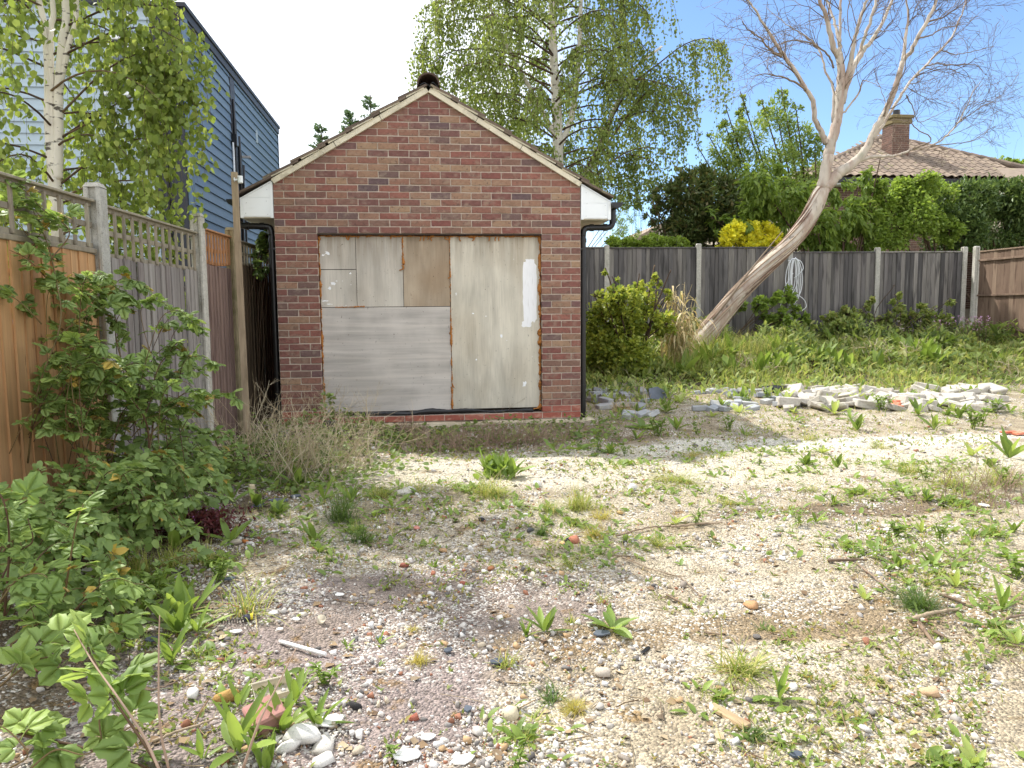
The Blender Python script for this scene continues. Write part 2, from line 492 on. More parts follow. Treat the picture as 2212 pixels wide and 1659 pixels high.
M_BRICK_RED = mk('brick_red', [(156,92,78),(146,84,72),(162,102,88)], 'obj', (26,26,40), .22, .9, .5, bs=(130,130,130), bdist=.004, dirt=dict(c=(196,160,140), s=(12,12,20), t=.54, k=.14, a=.5))
M_MORTAR = mk('mortar', [(190,174,160)], None, (40,40,40), .2, .95, .5, bs=(150,150,150), dirt=dict(c=(196,186,170), s=(2.2,2.2,4), t=.5, k=.15, a=.6, rw=False))
garage = thing('garage', (XM, YF, 0), 'small red brick gabled garage with its door opening boarded over with plywood', 'garage')
def G(o):
    o.parent = garage; o.location = Vector(o.location)-Vector((XM, YF, 0)); return o

def full_brick(w, mat):
    m = MB(); m.cbox(-w/2, w/2, 0, .102, -.0325, .0325, .0035, .0012); return m.mesh('brick', mat)
tpl = {}
for w, nm in ((.215, 'f'), (.1025, 'h')):
    tpl[nm] = [full_brick(w, M_BRICK) for _ in range(4)]
    tpl[nm+'r'] = [full_brick(w, M_BRICK_RED) for _ in range(2)]
whole, cuts = [], []
row = 0
while row*.075 < 3.6:
    z0 = row*.075+.005; z1 = z0+.065
    edges = [XL]+([XL+.1125] if row % 2 else [])
    while edges[-1] < XR-.12: edges.append(edges[-1]+.225)
    edges[-1] = min(edges[-1], XR)
    if edges[-1] < XR-.02: edges.append(XR)
    for a, c in zip(edges[:-1], edges[1:]):
        a_, c_ = a, c
        segs = [(a_, c_)]
        if OZ0-.01 < z0 < OZ1-.01:
            segs = []
            if a_ < OX0-.02: segs.append((a_, min(c_, OX0+.005)))
            if c_ > OX1+.02: segs.append((max(a_, OX1-.005), c_))
        for p, q in segs:
            x0, x1 = p+.005, q-.005
            if x1-x0 < .03: continue
            if min(rake(x0), rake(x1)) > z1+.002: whole.append((x0, x1, row, z0))
            elif max(rake(x0), rake(x1), rake(min(max(XM, x0), x1))) > z0+.012: cuts.append((x0, x1, row, z0))
    row += 1
big = [w for w in whole if w[1]-w[0] > .2]; small = [w for w in whole if w[1]-w[0] <= .2]
small.sort(key=lambda w: w[3]); keep_small = small[:max(0, 300-len(big))]; rest = small[len(keep_small):]
for x0, x1, rw, z0 in big+keep_small:
    w = x1-x0; k = 'f' if w > .15 else 'h'
    k2 = k+('r' if rw < 2 else '')
    me = random.choice(tpl[k2])
    o = link('brick', me, None, ((x0+x1)/2, YF+random.uniform(-.003, .0028), z0+.0325+random.uniform(-.0018, .0018)), (random.uniform(-.015, .015), random.uniform(-.006, .006), random.uniform(-.008, .008)))
    base = .215 if k == 'f' else .1025
    o.scale.x = w/base
    G(o)
def clip_rake(x0, x1, z0, z1):
    poly = [(x0, z0), (x1, z0), (x1, z1), (x0, z1)]
    for sgn in (1, -1):
        f = lambda p: 3.625-sgn*(p[0]-XM)*SLOPE-p[1]
        out = []
        for i in range(len(poly)):
            a, c = poly[i], poly[(i+1) % len(poly)]; fa, fc = f(a), f(c)
            if fa >= 0: out.append(a)
            if (fa >= 0) != (fc >= 0):
                t = fa/(fa-fc); out.append((a[0]+(c[0]-a[0])*t, a[1]+(c[1]-a[1])*t))
        poly = out
        if len(poly) < 3: return None
    return poly
m = MB()
for x0, x1, rw, z0 in cuts:
    pl = clip_rake(x0, x1, z0, z0+.065)
    if pl: m.prism(pl, lambda p: (p[0], YF+.001, p[1]), lambda p: (p[0], YF+.1, p[1]))
for x0, x1, rw, z0 in rest: m.cbox(x0, x1, YF, YF+.1, z0, z0+.065, .0035)
o = m.obj('cut_brick', M_BRICK_I); o['kind'] = 'stuff'; G(o)
# mortar bed behind the brick faces, side and back walls
m = MB()
yb = YF+.0065
for x0, x1 in ((XL+.002, OX0-.002), (OX1+.002, XR-.002)): m.box(x0, x1, yb, YF+.098, OZ0, OZ1)
m.box(XL+.002, XR-.002, yb, YF+.4, 0.0, OZ0-.003)
m.prism([(XL+.002, OZ1+.003), (XR-.002, OZ1+.003), (XR-.002, rake(XR)), (XM, rake(XM)), (XL+.002, rake(XL))], lambda p: (p[0], yb, p[1]), lambda p: (p[0], YF+.098, p[1]))
G(m.obj('mortar_joints', M_MORTAR))
M_SIDEB = mk('side_brickwork', [(120,66,58)], None, (8,8,14), .3, .9, .4)
m = MB()
for x0, x1 in ((XL+.004, XL+.104), (XR-.104, XR-.004)): m.box(x0, x1, YF+.103, 13.6, 0, 2.62)
m.prism([(XL+.11, 0), (XR-.11, 0), (XR-.11, 2.6), (XM, 3.5), (XL+.11, 2.6)], lambda p: (p[0], 13.5, p[1]), lambda p: (p[0], 13.6, p[1]))
G(m.obj('side_wall', M_SIDEB))
m = MB(); m.cbox(OX0-.15, OX1+.15, YF+.012, YF+.09, OZ1-.012, OZ1-.001, .001)
G(m.obj('steel_lintel', mk('lintel_steel', [(70,58,50)], None, (20,20,20), .3, .6, .1)))
# concrete footing
m = MB()
for k in range(9):
    a = XL-.10+k*(3.62/9); c = a+3.62/9
    f = lambda: random.uniform(-.03, .03)
    m.prism([(a, YF-.13+f()), (c+.004, YF-.13+f()), (c+.004, YF+.35), (a, YF+.35)], lambda p: (p[0], p[1], -.2), lambda p: (p[0], p[1]+.012, -.006+random.uniform(-.008, .003)))
G(m.obj('concrete_footing', mk('footing', [(206,194,170)], None, (12,12,12), .2, .95, .6, bs=(60,60,60), dirt=dict(c=(140,124,100), s=(5,5,5), t=.5, k=.15, a=.6, rw=False))))

# boards
def plywood(name, base, vert=True, stain=.5, warm=(150,120,84), seed=0.0):
    m = bpy.data.materials.new(name); m.use_nodes = True; nt = m.node_tree; N = nt.nodes; L = nt.links; b = N['Principled BSDF']; b.inputs['Roughness'].default_value = .8; b.inputs['Specular IOR Level'].default_value = .2
    t = N.new('ShaderNodeTexCoord')
    def noise(sc, d=5, w=0., dist=0.):
        mp = N.new('ShaderNodeMapping'); mp.inputs['Scale'].default_value = sc; L.new(t.outputs['Object'], mp.inputs[0])
        n = N.new('ShaderNodeTexNoise'); n.noise_dimensions = '4D'; n.inputs['Scale'].default_value = 1; n.inputs['Detail'].default_value = d; n.inputs['W'].default_value = w+seed; n.inputs['Distortion'].default_value = dist; L.new(mp.outputs[0], n.inputs['Vector']); return n.outputs['Fac']
    def mr_(v, a, c, lo=0., hi=1.):
        n = N.new('ShaderNodeMapRange')
        for k, x in zip(('From Min', 'From Max', 'To Min', 'To Max'), (a, c, lo, hi)): n.inputs[k].default_value = x
        L.new(v, n.inputs['Value']); return n.outputs[0]
    def mix(f, a, c):
        n = N.new('ShaderNodeMix'); n.data_type = 'RGBA'; L.new(f, n.inputs['Factor'])
        for k, x in (('A', a), ('B', c)):
            if isinstance(x, tuple): n.inputs[k].default_value = lin(x)
            else: L.new(x, n.inputs[k])
        return n.outputs['Result']
    g = (5., 1., .9) if vert else (.8, 1., 8.)
    c = mix(mr_(noise(g, 5, 1., 1.2), .35, .65), tuple(v*.9 for v in base), tuple(min(255, v*1.06) for v in base))
    g2 = (110., 1., 5.) if vert else (2., 1., 60.)
    c = mix(mr_(noise(g2, 4, 4., .4), .45, .70, 0, .35), c, tuple(v*.78 for v in base))
    if not vert:
        wv = N.new('ShaderNodeTexWave'); wv.wave_type = 'BANDS'; wv.bands_direction = 'Z'; wv.inputs['Scale'].default_value = 1.5; wv.inputs['Distortion'].default_value = 16; wv.inputs['Detail'].default_value = 2; wv.inputs['Detail Scale'].default_value = .35
        mp = N.new('ShaderNodeMapping'); mp.inputs['Scale'].default_value = (.3, 1, 1); L.new(t.outputs['Object'], mp.inputs[0]); L.new(mp.outputs[0], wv.inputs['Vector'])
        c = mix(mr_(wv.outputs['Fac'], .93, 1.0, 0, .30), c, (214,204,194))
        c = mix(mr_(wv.outputs['Fac'], .0, .35, .16, 0), c, tuple(v*.8 for v in base))
    c = mix(mr_(noise((2.2, 1, 1.3), 4, 7.), .45, .7, 0, .55), c, tuple(min(255, v*1.15) for v in base))
    c = mix(mr_(noise((2.0, 1, 1.6), 5, 12.), .5, .72, 0, stain), c, warm)
    # streaks run down from the head of the opening
    sx = N.new('ShaderNodeSeparateXYZ'); L.new(t.outputs['Object'], sx.inputs[0])
    hh = mr_(sx.outputs['Z'], 1.72, 2.1); st = mr_(noise((22, 1, 1.2), 5, 15.), .38, .62)
    mu = N.new('ShaderNodeMath'); mu.operation = 'MULTIPLY'; L.new(hh, mu.inputs[0]); L.new(st, mu.inputs[1])
    m2 = N.new('ShaderNodeMath'); m2.operation = 'MULTIPLY'; L.new(mu.outputs[0], m2.inputs[0]); m2.inputs[1].default_value = .6
    c = mix(m2.outputs[0], c, (124,104,80))
    # mould specks
    sp = mr_(noise((60, 1, 34) if vert else (60, 1, 30), 2, 20.), .68, .74, 0, .7)
    c = mix(sp, c, (80,70,64))
    L.new(c, b.inputs['Base Color'])
    bp = N.new('ShaderNodeBump'); bp.inputs['Strength'].default_value = .15; bp.inputs['Distance'].default_value = .003; L.new(noise(g2, 5, 4.), bp.inputs['Height']); L.new(bp.outputs[0], b.inputs['Normal'])
    return m
YB = YF+.072
def board(x0, x1, z0, z1, mat, dy=0.):
    m = MB(); m.cbox(x0+.0015, x1-.0015, YB+dy, YB+dy+.018, z0+.0015, z1-.0015, .0012)
    o = m.obj('plywood_board', mat); return G(o) and o
PW1 = plywood('plywood_small', (194,187,176), True, .2, (150,126,98), 1.)
PW2 = plywood('plywood_brown', (172,156,136), True, .5, (146,120,92), 2.)
PW3 = plywood('plywood_wide_grain', (192,185,178), False, .12, (150,136,120), 3.)
PW4 = plywood('plywood_tall', (200,193,178), True, .25, (160,138,104), 4.)
bx0, bx1 = OX0+.006, OX1-.006
mxs_, mz = .318, 1.297
ba = [board(bx0, -.72, 1.716, OZ1-.015, PW1), board(bx0, -.72, mz+.002, 1.712, PW1, .002), board(-.718, -.205, mz+.002, OZ1-.015, PW1, -.001),
      board(-.203, mxs_, mz+.002, OZ1-.015, PW2, .001), board(bx0, mxs_, .12, mz-.001, PW3), board(mxs_+.004, bx1, .125, OZ1-.015, PW4, .002)]
m = MB(); m.box(OX0+.003, OX1-.003, YB+.03, YB+.06, .08, OZ1-.002)
G(m.obj('backing_frame', mk('dark_timber_shade', [(40,32,26)], None)))
# paint daubs on the boards
M_PAINT = mk('white_paint', [(238,238,240)], None, (40,40,8), .05, .6, .2, dirt=dict(c=(200,198,196), s=(70,70,6), t=.6, k=.1, a=.5, rw=False))
def daub(x0, x1, z0, z1, parent, n=22, ragged=.1, dy=0.):
    pts = []
    cx, cz = (x0+x1)/2, (z0+z1)/2; hx, hz = (x1-x0)/2, (z1-z0)/2
    for k in range(n):
        a = 2*math.pi*k/n; ca, sa = math.cos(a), math.sin(a)
        e = 1/max(abs(ca), abs(sa)); r = e**.85*(1+random.uniform(-ragged, ragged))
        pts.append((cx+hx*ca*r, cz+hz*sa*r))
    m = MB(); m.prism(pts, lambda p: (p[0], YB+dy-.0012, p[1]), lambda p: (p[0], YB+dy+.004, p[1]))
    o = m.obj('paint_patch', M_PAINT, None); o.parent = parent; o.location = (0, 0, 0); return o
for o in ba: o.location = (-XM, -YF, 0)
daub(1.145, 1.305, 1.10, 1.80, ba[5], 44, .05, .002); daub(1.18, 1.28, 1.78, 1.825, ba[5], 18, .12, .0)
daub(1.13, 1.24, 1.055, 1.12, ba[5], 18, .16, .0015)
for (px, py, w, h) in ((708,547,.05,.03),(698,551,.03,.02),(720,613,.06,.03),(712,622,.03,.03),(727,607,.02,.012),(757,590,.02,.02),(758,615,.008,.008),(703,650,.06,.015),(712,657,.05,.01),(748,660,.02,.006),(740,607,.008,.006)):
    q = P(px, py, Y=YB); daub(q[0]-w/2, q[0]+w/2, q[2]-h/2, q[2]+h/2, ba[0] if py < 582 else ba[1], 11, .45, 0 if py < 582 else .002)
for (px, py, w, h) in ((1133,829,.04,.05),(1083,726,.02,.03),(1029,777,.014,.02),(1022,677,.02,.012),(1050,683,.015,.01),(1110,560,.008,.008),(1150,770,.008,.006),(1095,735,.01,.008),(985,635,.01,.03)):
    q = P(px, py, Y=YB); daub(q[0]-w/2, q[0]+w/2, q[2]-h/2, q[2]+h/2, ba[5], 11, .45, .002)
# sealant foam
M_FOAM = mk('foam', [(178,120,60),(160,102,48)], 'island', (60,60,60), .25, .75, .4, bs=(200,200,200), bdist=.003)
def foam(pts, r=.012, step=.012, wob=.008, drips=0, gap=0.0):
    m = NM(); pts = np.asarray(pts, float)
    d = np.linalg.norm(np.diff(pts, axis=0), axis=1); tot = d.sum(); n = max(4, int(tot/step))
    s = np.concatenate([[0], np.cumsum(d)]); tt = np.linspace(0, tot, n)
    q = np.stack([np.interp(tt, s, pts[:, k]) for k in range(3)], 1)
    wv = np.convolve(rng.normal(size=n+6), np.ones(5)/5, 'same')[:n]*2.2
    q = q+rng.normal(0, wob*.4, q.shape); rr = r*np.clip(.75+.55*wv, .15 if gap else .4, 2.0)
    if gap: rr *= np.where(np.sin(tt*9+rng.uniform(0, 6))+np.sin(tt*23+1) > gap, 1, .3)
    m.tube(q, rr, 7)
    for _ in range(drips):
        i = rng.integers(1, n-1); L_ = rng.uniform(.02, .055)
        c = [q[i]+[0, -.006, 0], q[i]+[rng.normal(0, .008), -.012, -L_*.6], q[i]+[rng.normal(0, .016), -.01, -L_]]
        m.tube(crom(c, 4), np.linspace(.007, .006, 9), 6)
    o = m.obj('foam_bead', M_FOAM, None, True); return G(o)
yf = YB-.004
foam([(bx0, yf, OZ1-.022), (bx1, yf, OZ1-.022)], .010, drips=16)
foam([(bx0+.002, yf, OZ1-.03), (bx0+.006, yf, .1)], .013, gap=-.5)
foam([(bx1-.004, yf, OZ1-.03), (bx1-.012, yf, .1)], .016, gap=-1.2)
foam([(mxs_+.002, yf, OZ1-.03), (mxs_+.002, yf, .1)], .010, gap=-.6, drips=3)
foam([(-.203, yf, OZ1-.03), (-.203, yf, 1.72)], .009, gap=-.4, drips=1)
foam([(-.96, yf, mz), (-.64, yf, mz+.006)], .007)
foam([(mxs_-.05, yf-.01, .1), (mxs_+.05, yf-.01, .105)], .02); foam([(bx1-.1, yf-.01, .1), (bx1-.01, yf-.01, .13)], .018); foam([(bx0, yf-.01, .1), (bx0+.06, yf-.01, .09)], .02)
# rolled membrane under the boards
x = np.linspace(OX0+.03, OX1-.1, 90); m = NM()
zz = .102+.010*np.sin(x*5)+.006*np.sin(x*13+1)+rng.normal(0, .0015, 90)
m.tube(np.stack([x, np.full(90, YB-.025)+.006*np.sin(x*9), zz], 1), .022+.008*np.sin(x*3.1+2)+.004*np.sin(x*17), 9)
o = m.obj('membrane_roll', mk('black_membrane', [(26,26,30)], None, (20,60,60), .4, .38, .6, bs=(14,60,60), spec=.5), None, True); G(o)

# roof
M_TILE = mk('roof_tile', [(112,98,86),(98,86,78),(124,110,96)], 'obj', (14,14,14), .28, .9, .4, bs=(90,90,90), dirt=dict(c=(150,148,120), s=(9,9,9), t=.58, k=.1, a=.5))
M_TILE_I = mk('roof_tile_many', [(112,98,86),(98,86,78),(124,110,96)], 'island', (14,14,14), .28, .9, .3)
M_VERGE = mk('verge_mortar', [(220,212,190),(210,202,180),(228,222,204)], 'obj', (8,8,8), .16, .95, .5, bs=(70,70,70), dirt=[dict(c=(130,120,96), s=(6,6,6), t=.56, k=.14, a=.6), dict(c=(90,84,66), s=(24,24,24), t=.66, k=.06, a=.6)])
SL = math.hypot(1, SLOPE)
def sp(side, s, n, y):
    """roof point: s up the slope from the eave, n above the tile bed"""
    ex = 2.045; ux, uz = 1/SL, SLOPE/SL
    x = -ex+s*ux-n*uz; z = 2.475+s*uz+n*ux
    return (XM+(x if side < 0 else -x), y, z)
slen = 2.045*SL
for side in (-1, 1):
    gauge = .335; k = 0; s = 0.; more = MB()
    while s < slen-.05:
        e = min(s+.42, slen-.02)
        for c in range(17):
            y0 = YF-.062+c*.31; y1 = y0+.306
            poly = [(s, .026), (s+.006, .048), (e, .018), (e, -.004)]
            j = random.uniform(-.006, .006) if c == 0 else 0
            mm = MB() if c == 0 else more
            mm.prism(poly, lambda p: sp(side, p[0]+j, p[1], y0+abs(j)), lambda p: sp(side, p[0]+j, p[1], y1))
            if c == 0: G(mm.obj('roof_tile', M_TILE))
        if k > 0 or True:
            # cement in the verge step
            mm = MB(); a = s+random.uniform(.03, .12); z_ = min(s+.335, slen-.06)
            if k > 0 and a < z_-.05:
                mm.prism([(a, .004), (a, .024), (z_, .006), (z_, -.012)], lambda p: sp(side, p[0], p[1]+random.uniform(-.003, .003), YF-.045+random.uniform(-.012, .004)), lambda p: sp(side, p[0], p[1], YF+.02))
                G(mm.obj('verge_cement', M_VERGE))
        s += gauge; k += 1
    o = more.obj('tile_rows', M_TILE_I); o['kind'] = 'stuff'; G(o)
    # undercloak strips below the verge
    st = .40
    cutp = [st, st+.78, st+1.35, slen-.03]
    for a, c in zip(cutp[:-1], cutp[1:]):
        mm = MB(); nseg = 6
        for q in range(nseg):
            s0 = a+(c-a-.006)*q/nseg; s1 = a+(c-a-.006)*(q+1)/nseg
            mm.prism([(s0, -.064), (s0, -.010), (s1, -.010), (s1, -.064)], lambda p: sp(side, p[0], p[1], YF-.036), lambda p: sp(side, p[0], p[1], YF+.09))
        G(mm.obj('undercloak', M_VERGE))
    mm = MB(); mm.prism([(.02, -.02), (.02, -.006), (slen, -.006), (slen, -.02)], lambda p: sp(side, p[0], p[1], YF+.095), lambda p: sp(side, p[0], p[1], 13.75))
    G(mm.obj('roof_deck', mk('roof_felt', [(50,44,40)], None)))
    # ------ eaves box, gutter, downpipe
    xw = XL if side < 0 else XR; S = side
    xo = xw+S*.345
    mm = MB(); prof = [(xw+S*.004, 2.272), (xo-S*.006, 2.272), (xo-S*.006, 2.462), (xw+S*.004, 2.655)]
    mm.prism(prof, lambda p: (p[0], YF-.004, p[1]), lambda p: (p[0], YF+.012, p[1]))
    G(mm.obj('eaves_box_end', M_WHITE))
    zt = lambda x: 2.655-abs(x-xw)*(.193/.345)
    zs = 2.475 if S < 0 else 2.445
    for (za, zb) in ((2.278, zs), (zs+.003, None)):
        mm = MB(); xa, xb = xw+S*.032, xo-S*.034
        if zb: poly = [(xa, za), (xb, za), (xb, min(zb, zt(xb)-.012)), (xa, zb)]
        else: poly = [(xa, za), (xw+S*(.345*(2.655-za-.012)/.193), za), (xa, zt(xa)-.012)]
        mm.prism(poly, lambda p: (p[0], YF-.009, p[1]), lambda p: (p[0], YF-.002, p[1]))
        G(mm.obj('box_end_plank', M_WHITE))
    for (fx, fz) in ((.06, 2.30), (.29, 2.31), (.07, 2.44), (.28, 2.42), (.06, 2.56)):
        mm = MB(); mm.tube([(xw+S*fx, YF-.0115, fz), (xw+S*fx, YF-.008, fz)], .0035, 8); G(mm.obj('fixing_pin', mk('pin', [(150,152,152)], None)))
    for xa, xb in ((xw+S*.002, xw+S*.031), (xo-S*.033, xo)):
        mm = MB(); za = zt(xa)-.008; zb = zt(xb)-.008
        mm.prism([(xa, 2.262), (xb, 2.262), (xb, zb), (xa, za)], lambda p: (p[0], YF-.014, p[1]), lambda p: (p[0], YF+.016, p[1]))
        G(mm.obj('corner_trim', M_WHITE))
    mm = MB(); mm.prism([(xw+S*.004, zt(xw)-.006), (xo, zt(xo)-.006), (xo, zt(xo)+.006), (xw+S*.004, zt(xw)+.006)], lambda p: (p[0], YF-.018, p[1]), lambda p: (p[0], YF+.02, p[1]))
    G(mm.obj('top_trim', M_WHITE))
    mm = MB(); mm.box(min(xo-S*.018, xo), max(xo-S*.018, xo), YF+.017, 13.7, 2.262, 2.47); G(mm.obj('fascia_board', M_WHITE))
    mm = MB()
    for k in range(3):
        xa = xw+S*(.004+k*.108); xb = xw+S*(.004+k*.108+.104); mm.box(min(xa, xb), max(xa, xb), YF+.013, 13.7, 2.264-.001*k, 2.273)
    G(mm.obj('soffit_board', mk('soffit', [(214,208,192)], None, (6,1,6), .12, .5, 0)))
    gxc = xo+S*.066; gzc = 2.452; ang = np.linspace(math.pi, 2*math.pi, 13)
    ring = [(gxc+.066*math.cos(a), gzc+.066*math.sin(a)) for a in ang]+[(gxc+.060*math.cos(a), gzc+.060*math.sin(a)) for a in ang[::-1]]
    mm = MB()
    for i in range(12):
        q = [ring[i], ring[i+1], ring[24-i], ring[25-i]]
        mm.prism(q, lambda p: (p[0], YF-.05, p[1]), lambda p: (p[0], 13.72, p[1]))
    mm.prism([(gxc+.066*math.cos(a), gzc+.066*math.sin(a)) for a in ang], lambda p: (p[0], YF-.056, p[1]), lambda p: (p[0], YF-.049, p[1]))
    G(mm.obj('gutter', M_BLACKP))
    yp = YF+.12; xp = xw+S*.052
    path = crom([(gxc-S*.008, yp, 2.40), (gxc-S*.008, yp, 2.27), (gxc-S*.03, yp, 2.205), (gxc-S*.09, yp, 2.19), (xp+S*.09, yp, 2.185), (xp+S*.02, yp, 2.17), (xp, yp, 2.09), (xp, yp, 2.0), (xp, yp, 1.0), (xp, yp, -.06)], 6)
    mm = MB(); mm.tube(path, .034, 14); pipe = G(mm.obj('downpipe', M_BLACKP, smooth=True))
    for (c, ax) in (((gxc-S*.008, yp, 2.265), 2), ((gxc-S*.1, yp, 2.19), 0), ((xp+S*.1, yp, 2.186), 0), ((xp, yp, 2.04), 2), ((xp, yp, 1.75), 2), ((xp, yp, .35), 2)):
        d = np.eye(3)[ax]*.022; mm = MB(); mm.tube([np.array(c)-d, np.array(c)+d], .041, 14)
        o = mm.obj('pipe_socket', M_BLACKP, pipe)
        o.location = (0, 0, 0)
    mm = MB(); mm.cbox(min(xw, xp+S*.0), max(xw, xp), yp-.045, yp+.045, 1.93, 1.955, .003); o = mm.obj('pipe_bracket', M_BLACKP, pipe)
# ridge
M_RIDGE = mk('ridge_tile', [(70,56,50),(82,66,58)], 'obj', (14,14,14), .3, .85, .4, dirt=dict(c=(120,104,88), s=(9,9,9), t=.6, k=.1, a=.5))
ang = np.linspace(-.10, math.pi+.10, 17)
for k in range(12):
    y0 = YF-.075+k*.445; mm = MB(); cz = 3.69+.003*(k % 2)
    for i in range(16):
        a, c = ang[i], ang[i+1]
        q = [(XM+.124*math.cos(a), cz+.118*math.sin(a)), (XM+.124*math.cos(c), cz+.118*math.sin(c)), (XM+.106*math.cos(c), cz+.100*math.sin(c)), (XM+.106*math.cos(a), cz+.100*math.sin(a))]
        mm.prism(q, lambda p: (p[0], y0, p[1]), lambda p: (p[0], y0+.44, p[1]))
    G(mm.obj('ridge_tile', M_RIDGE))
mm = MB(); t_ = [(-.09, .02), (-.04, .045), (.0, .02), (.02, .0), (.035, .045), (.055, .05), (.10, .005)]
for (a, c) in zip(t_[:-1], t_[1:]):
    mm.prism([(a[0], a[1]), (c[0], c[1]), (c[0], c[1]+.006), (a[0], a[1]+.006)], lambda p: (XM+p[0], YF-.065, 3.655+p[1]), lambda p: (XM+p[0], YF+.4, 3.655+p[1]))
G(mm.obj('ridge_membrane', M_BLACKP))
m = MB(); m.box(XM-.1, XM+.1, YF+.5, YF+.52, 3.6, 3.79); G(m.obj('ridge_shade_plate', mk('dark_timber_shade', [(40,32,26)], None)))  # dark plate added inside the ridge so its hollow reads as shade

# ------------------------------------------------------------------ fences
M_FGREY = mk('fence_grey_left', [(138,132,128),(150,144,138),(124,118,114),(140,130,126)], 'obj', (18,18,1.6), .28, .9, .35, bs=(120,120,6), bdist=.003, dirt=[dict(c=(98,88,80), s=(16,16,3), t=.58, k=.1, a=.65), dict(c=(168,164,160), s=(40,40,1.5), t=.6, k=.12, a=.4)])
M_FORANGE = mk('fence_new_larch', [(192,150,106),(178,134,92),(202,162,118),(166,124,86)], 'obj', (26,26,1.4), .22, .8, .3, bs=(120,120,6), bdist=.003, dirt=[dict(c=(96,58,34), s=(14,14,4), t=.66, k=.06, a=.8), dict(c=(206,166,116), s=(50,50,1.2), t=.58, k=.12, a=.4)])
M_FPURP = mk('fence_weathered_red', [(126,106,98),(136,114,104),(112,92,86)], 'obj', (20,20,1.6), .3, .9, .35, bs=(120,120,6), dirt=dict(c=(78,60,58), s=(9,9,2), t=.52, k=.16, a=.6))
M_FDARK = mk('fence_brown_green', [(100,84,66),(88,74,58),(108,92,74)], 'obj', (20,20,1.6), .3, .9, .3, dirt=dict(c=(60,54,40), s=(9,9,2), t=.52, k=.16, a=.6))
M_FBACK = mk('fence_dark_grey', [(104,101,100),(84,81,81),(124,119,116),(70,68,68),(142,137,131),(96,92,90)], 'obj', (16,16,1.2), .34, .9, .35, bs=(100,100,5), bdist=.004, dirt=[dict(c=(56,54,54), s=(9,9,1.6), t=.54, k=.12, a=.7), dict(c=(160,156,152), s=(30,30,1.0), t=.62, k=.1, a=.5)])
M_FBROWN = mk('fence_brown', [(124,104,88),(112,92,78),(138,118,100)], 'obj', (16,16,1.4), .28, .85, .3, bs=(100,100,5), dirt=dict(c=(74,56,46), s=(10,10,2), t=.56, k=.1, a=.6))
M_TRELLIS = mk('trellis_grey', [(140,130,112),(126,118,104),(150,142,124)], 'obj', (30,30,8), .25, .85, .2)
M_TRELLIS_I = mk('trellis_grey_many', [(140,130,112),(126,118,104),(150,142,124)], 'island', (30,30,8), .25, .85, .2)
M_TRORANGE = mk('trellis_orange', [(172,128,90),(158,116,82)], 'obj', (30,30,8), .25, .85, .2)
_bm = {}
def board_mesh(w, h, mat):
    k = (round(w, 3), round(h, 2), mat.name)
    if k not in _bm:
        _bm[k] = []
        for _ in range(3):
            mm = MB(); e = random.uniform(-.004, .004)
            nseg = 4; w_ = w*1.16
            for q in range(nseg):
                z0 = h*q/nseg; z1 = h*(q+1)/nseg
            mm.prism([(0, -.017), (w_, -.005), (w_, .003), (0, -.004)], lambda p: (p[0]+e*0, p[1], 0), lambda p: (p[0]+e, p[1], h+random.uniform(-.002, .002)))
            _bm[k].append(mm.mesh('board', mat))
    return _bm[k]
def fence_panel(name, p0, p1, z0, zt, mat, n, label, group=None, rails=False, cap=True, cat='fence', railmat=None):
    p0 = np.array(p0, float); p1 = np.array(p1, float); d = p1-p0; Ln = np.linalg.norm(d)
    root = thing(name, (p0[0], p0[1], z0), label, cat, group, math.atan2(d[1], d[0]))
    a = .055; w = (Ln-.11)/n; h = zt-z0
    meshes = board_mesh(w, h-.03, mat)
    for i in range(n):
        o = link('board', random.choice(meshes), root, (a+i*w+random.uniform(-.003, .003), random.uniform(-.005, .004), random.choice((0, 0, 0, .004, -.006, .009))), (random.uniform(-.003, .003), random.uniform(-.006, .006), random.uniform(-.03, .03)))
    rm = railmat or mat
    for zz in (.22, h*.5, h-.2):
        mm = MB()
        if rails: mm.cbox(a, Ln-a, -.055, -.019, zz-.02, zz+.02, .003)
        else: mm.cbox(a, Ln-a, .006, .04, zz-.02, zz+.02, .003)
        mm.obj('rail', rm, root)
    if cap:
        mm = MB(); mm.cbox(a, Ln-a, -.034, .03, h-.028, h, .004); mm.obj('capping', rm, root)
    return root, Ln, h
def post(x, y, z0, z1, label, group=None, rotz=0., w=.10, mat=None, name='concrete_post', cat='fence post', d=None):
    d = d or w
    root = thing(name, (x, y, z0), label, cat, group, rotz)
    h = z1-z0; mm = MB(); b = .008; t = .028
    mm.cbox(-w/2, w/2, -d/2, -d/2+.034, 0, h-.03, b); mm.cbox(-w/2, w/2, d/2-.034, d/2, 0, h-.03, b); mm.box(-w/2+.02, w/2-.02, -d/2+.033, d/2-.033, 0, h-.031)
    mm.obj('shaft', mat or M_CONC, root)
    mm = MB(); mm.prism([(-w/2, -d/2), (w/2, -d/2), (w/2, d/2), (-w/2, d/2)], lambda p: (p[0], p[1], h-.0295), lambda p: (p[0]*.72, p[1]*.72, h)); mm.obj('cap', mat or M_CONC, root)
    return root
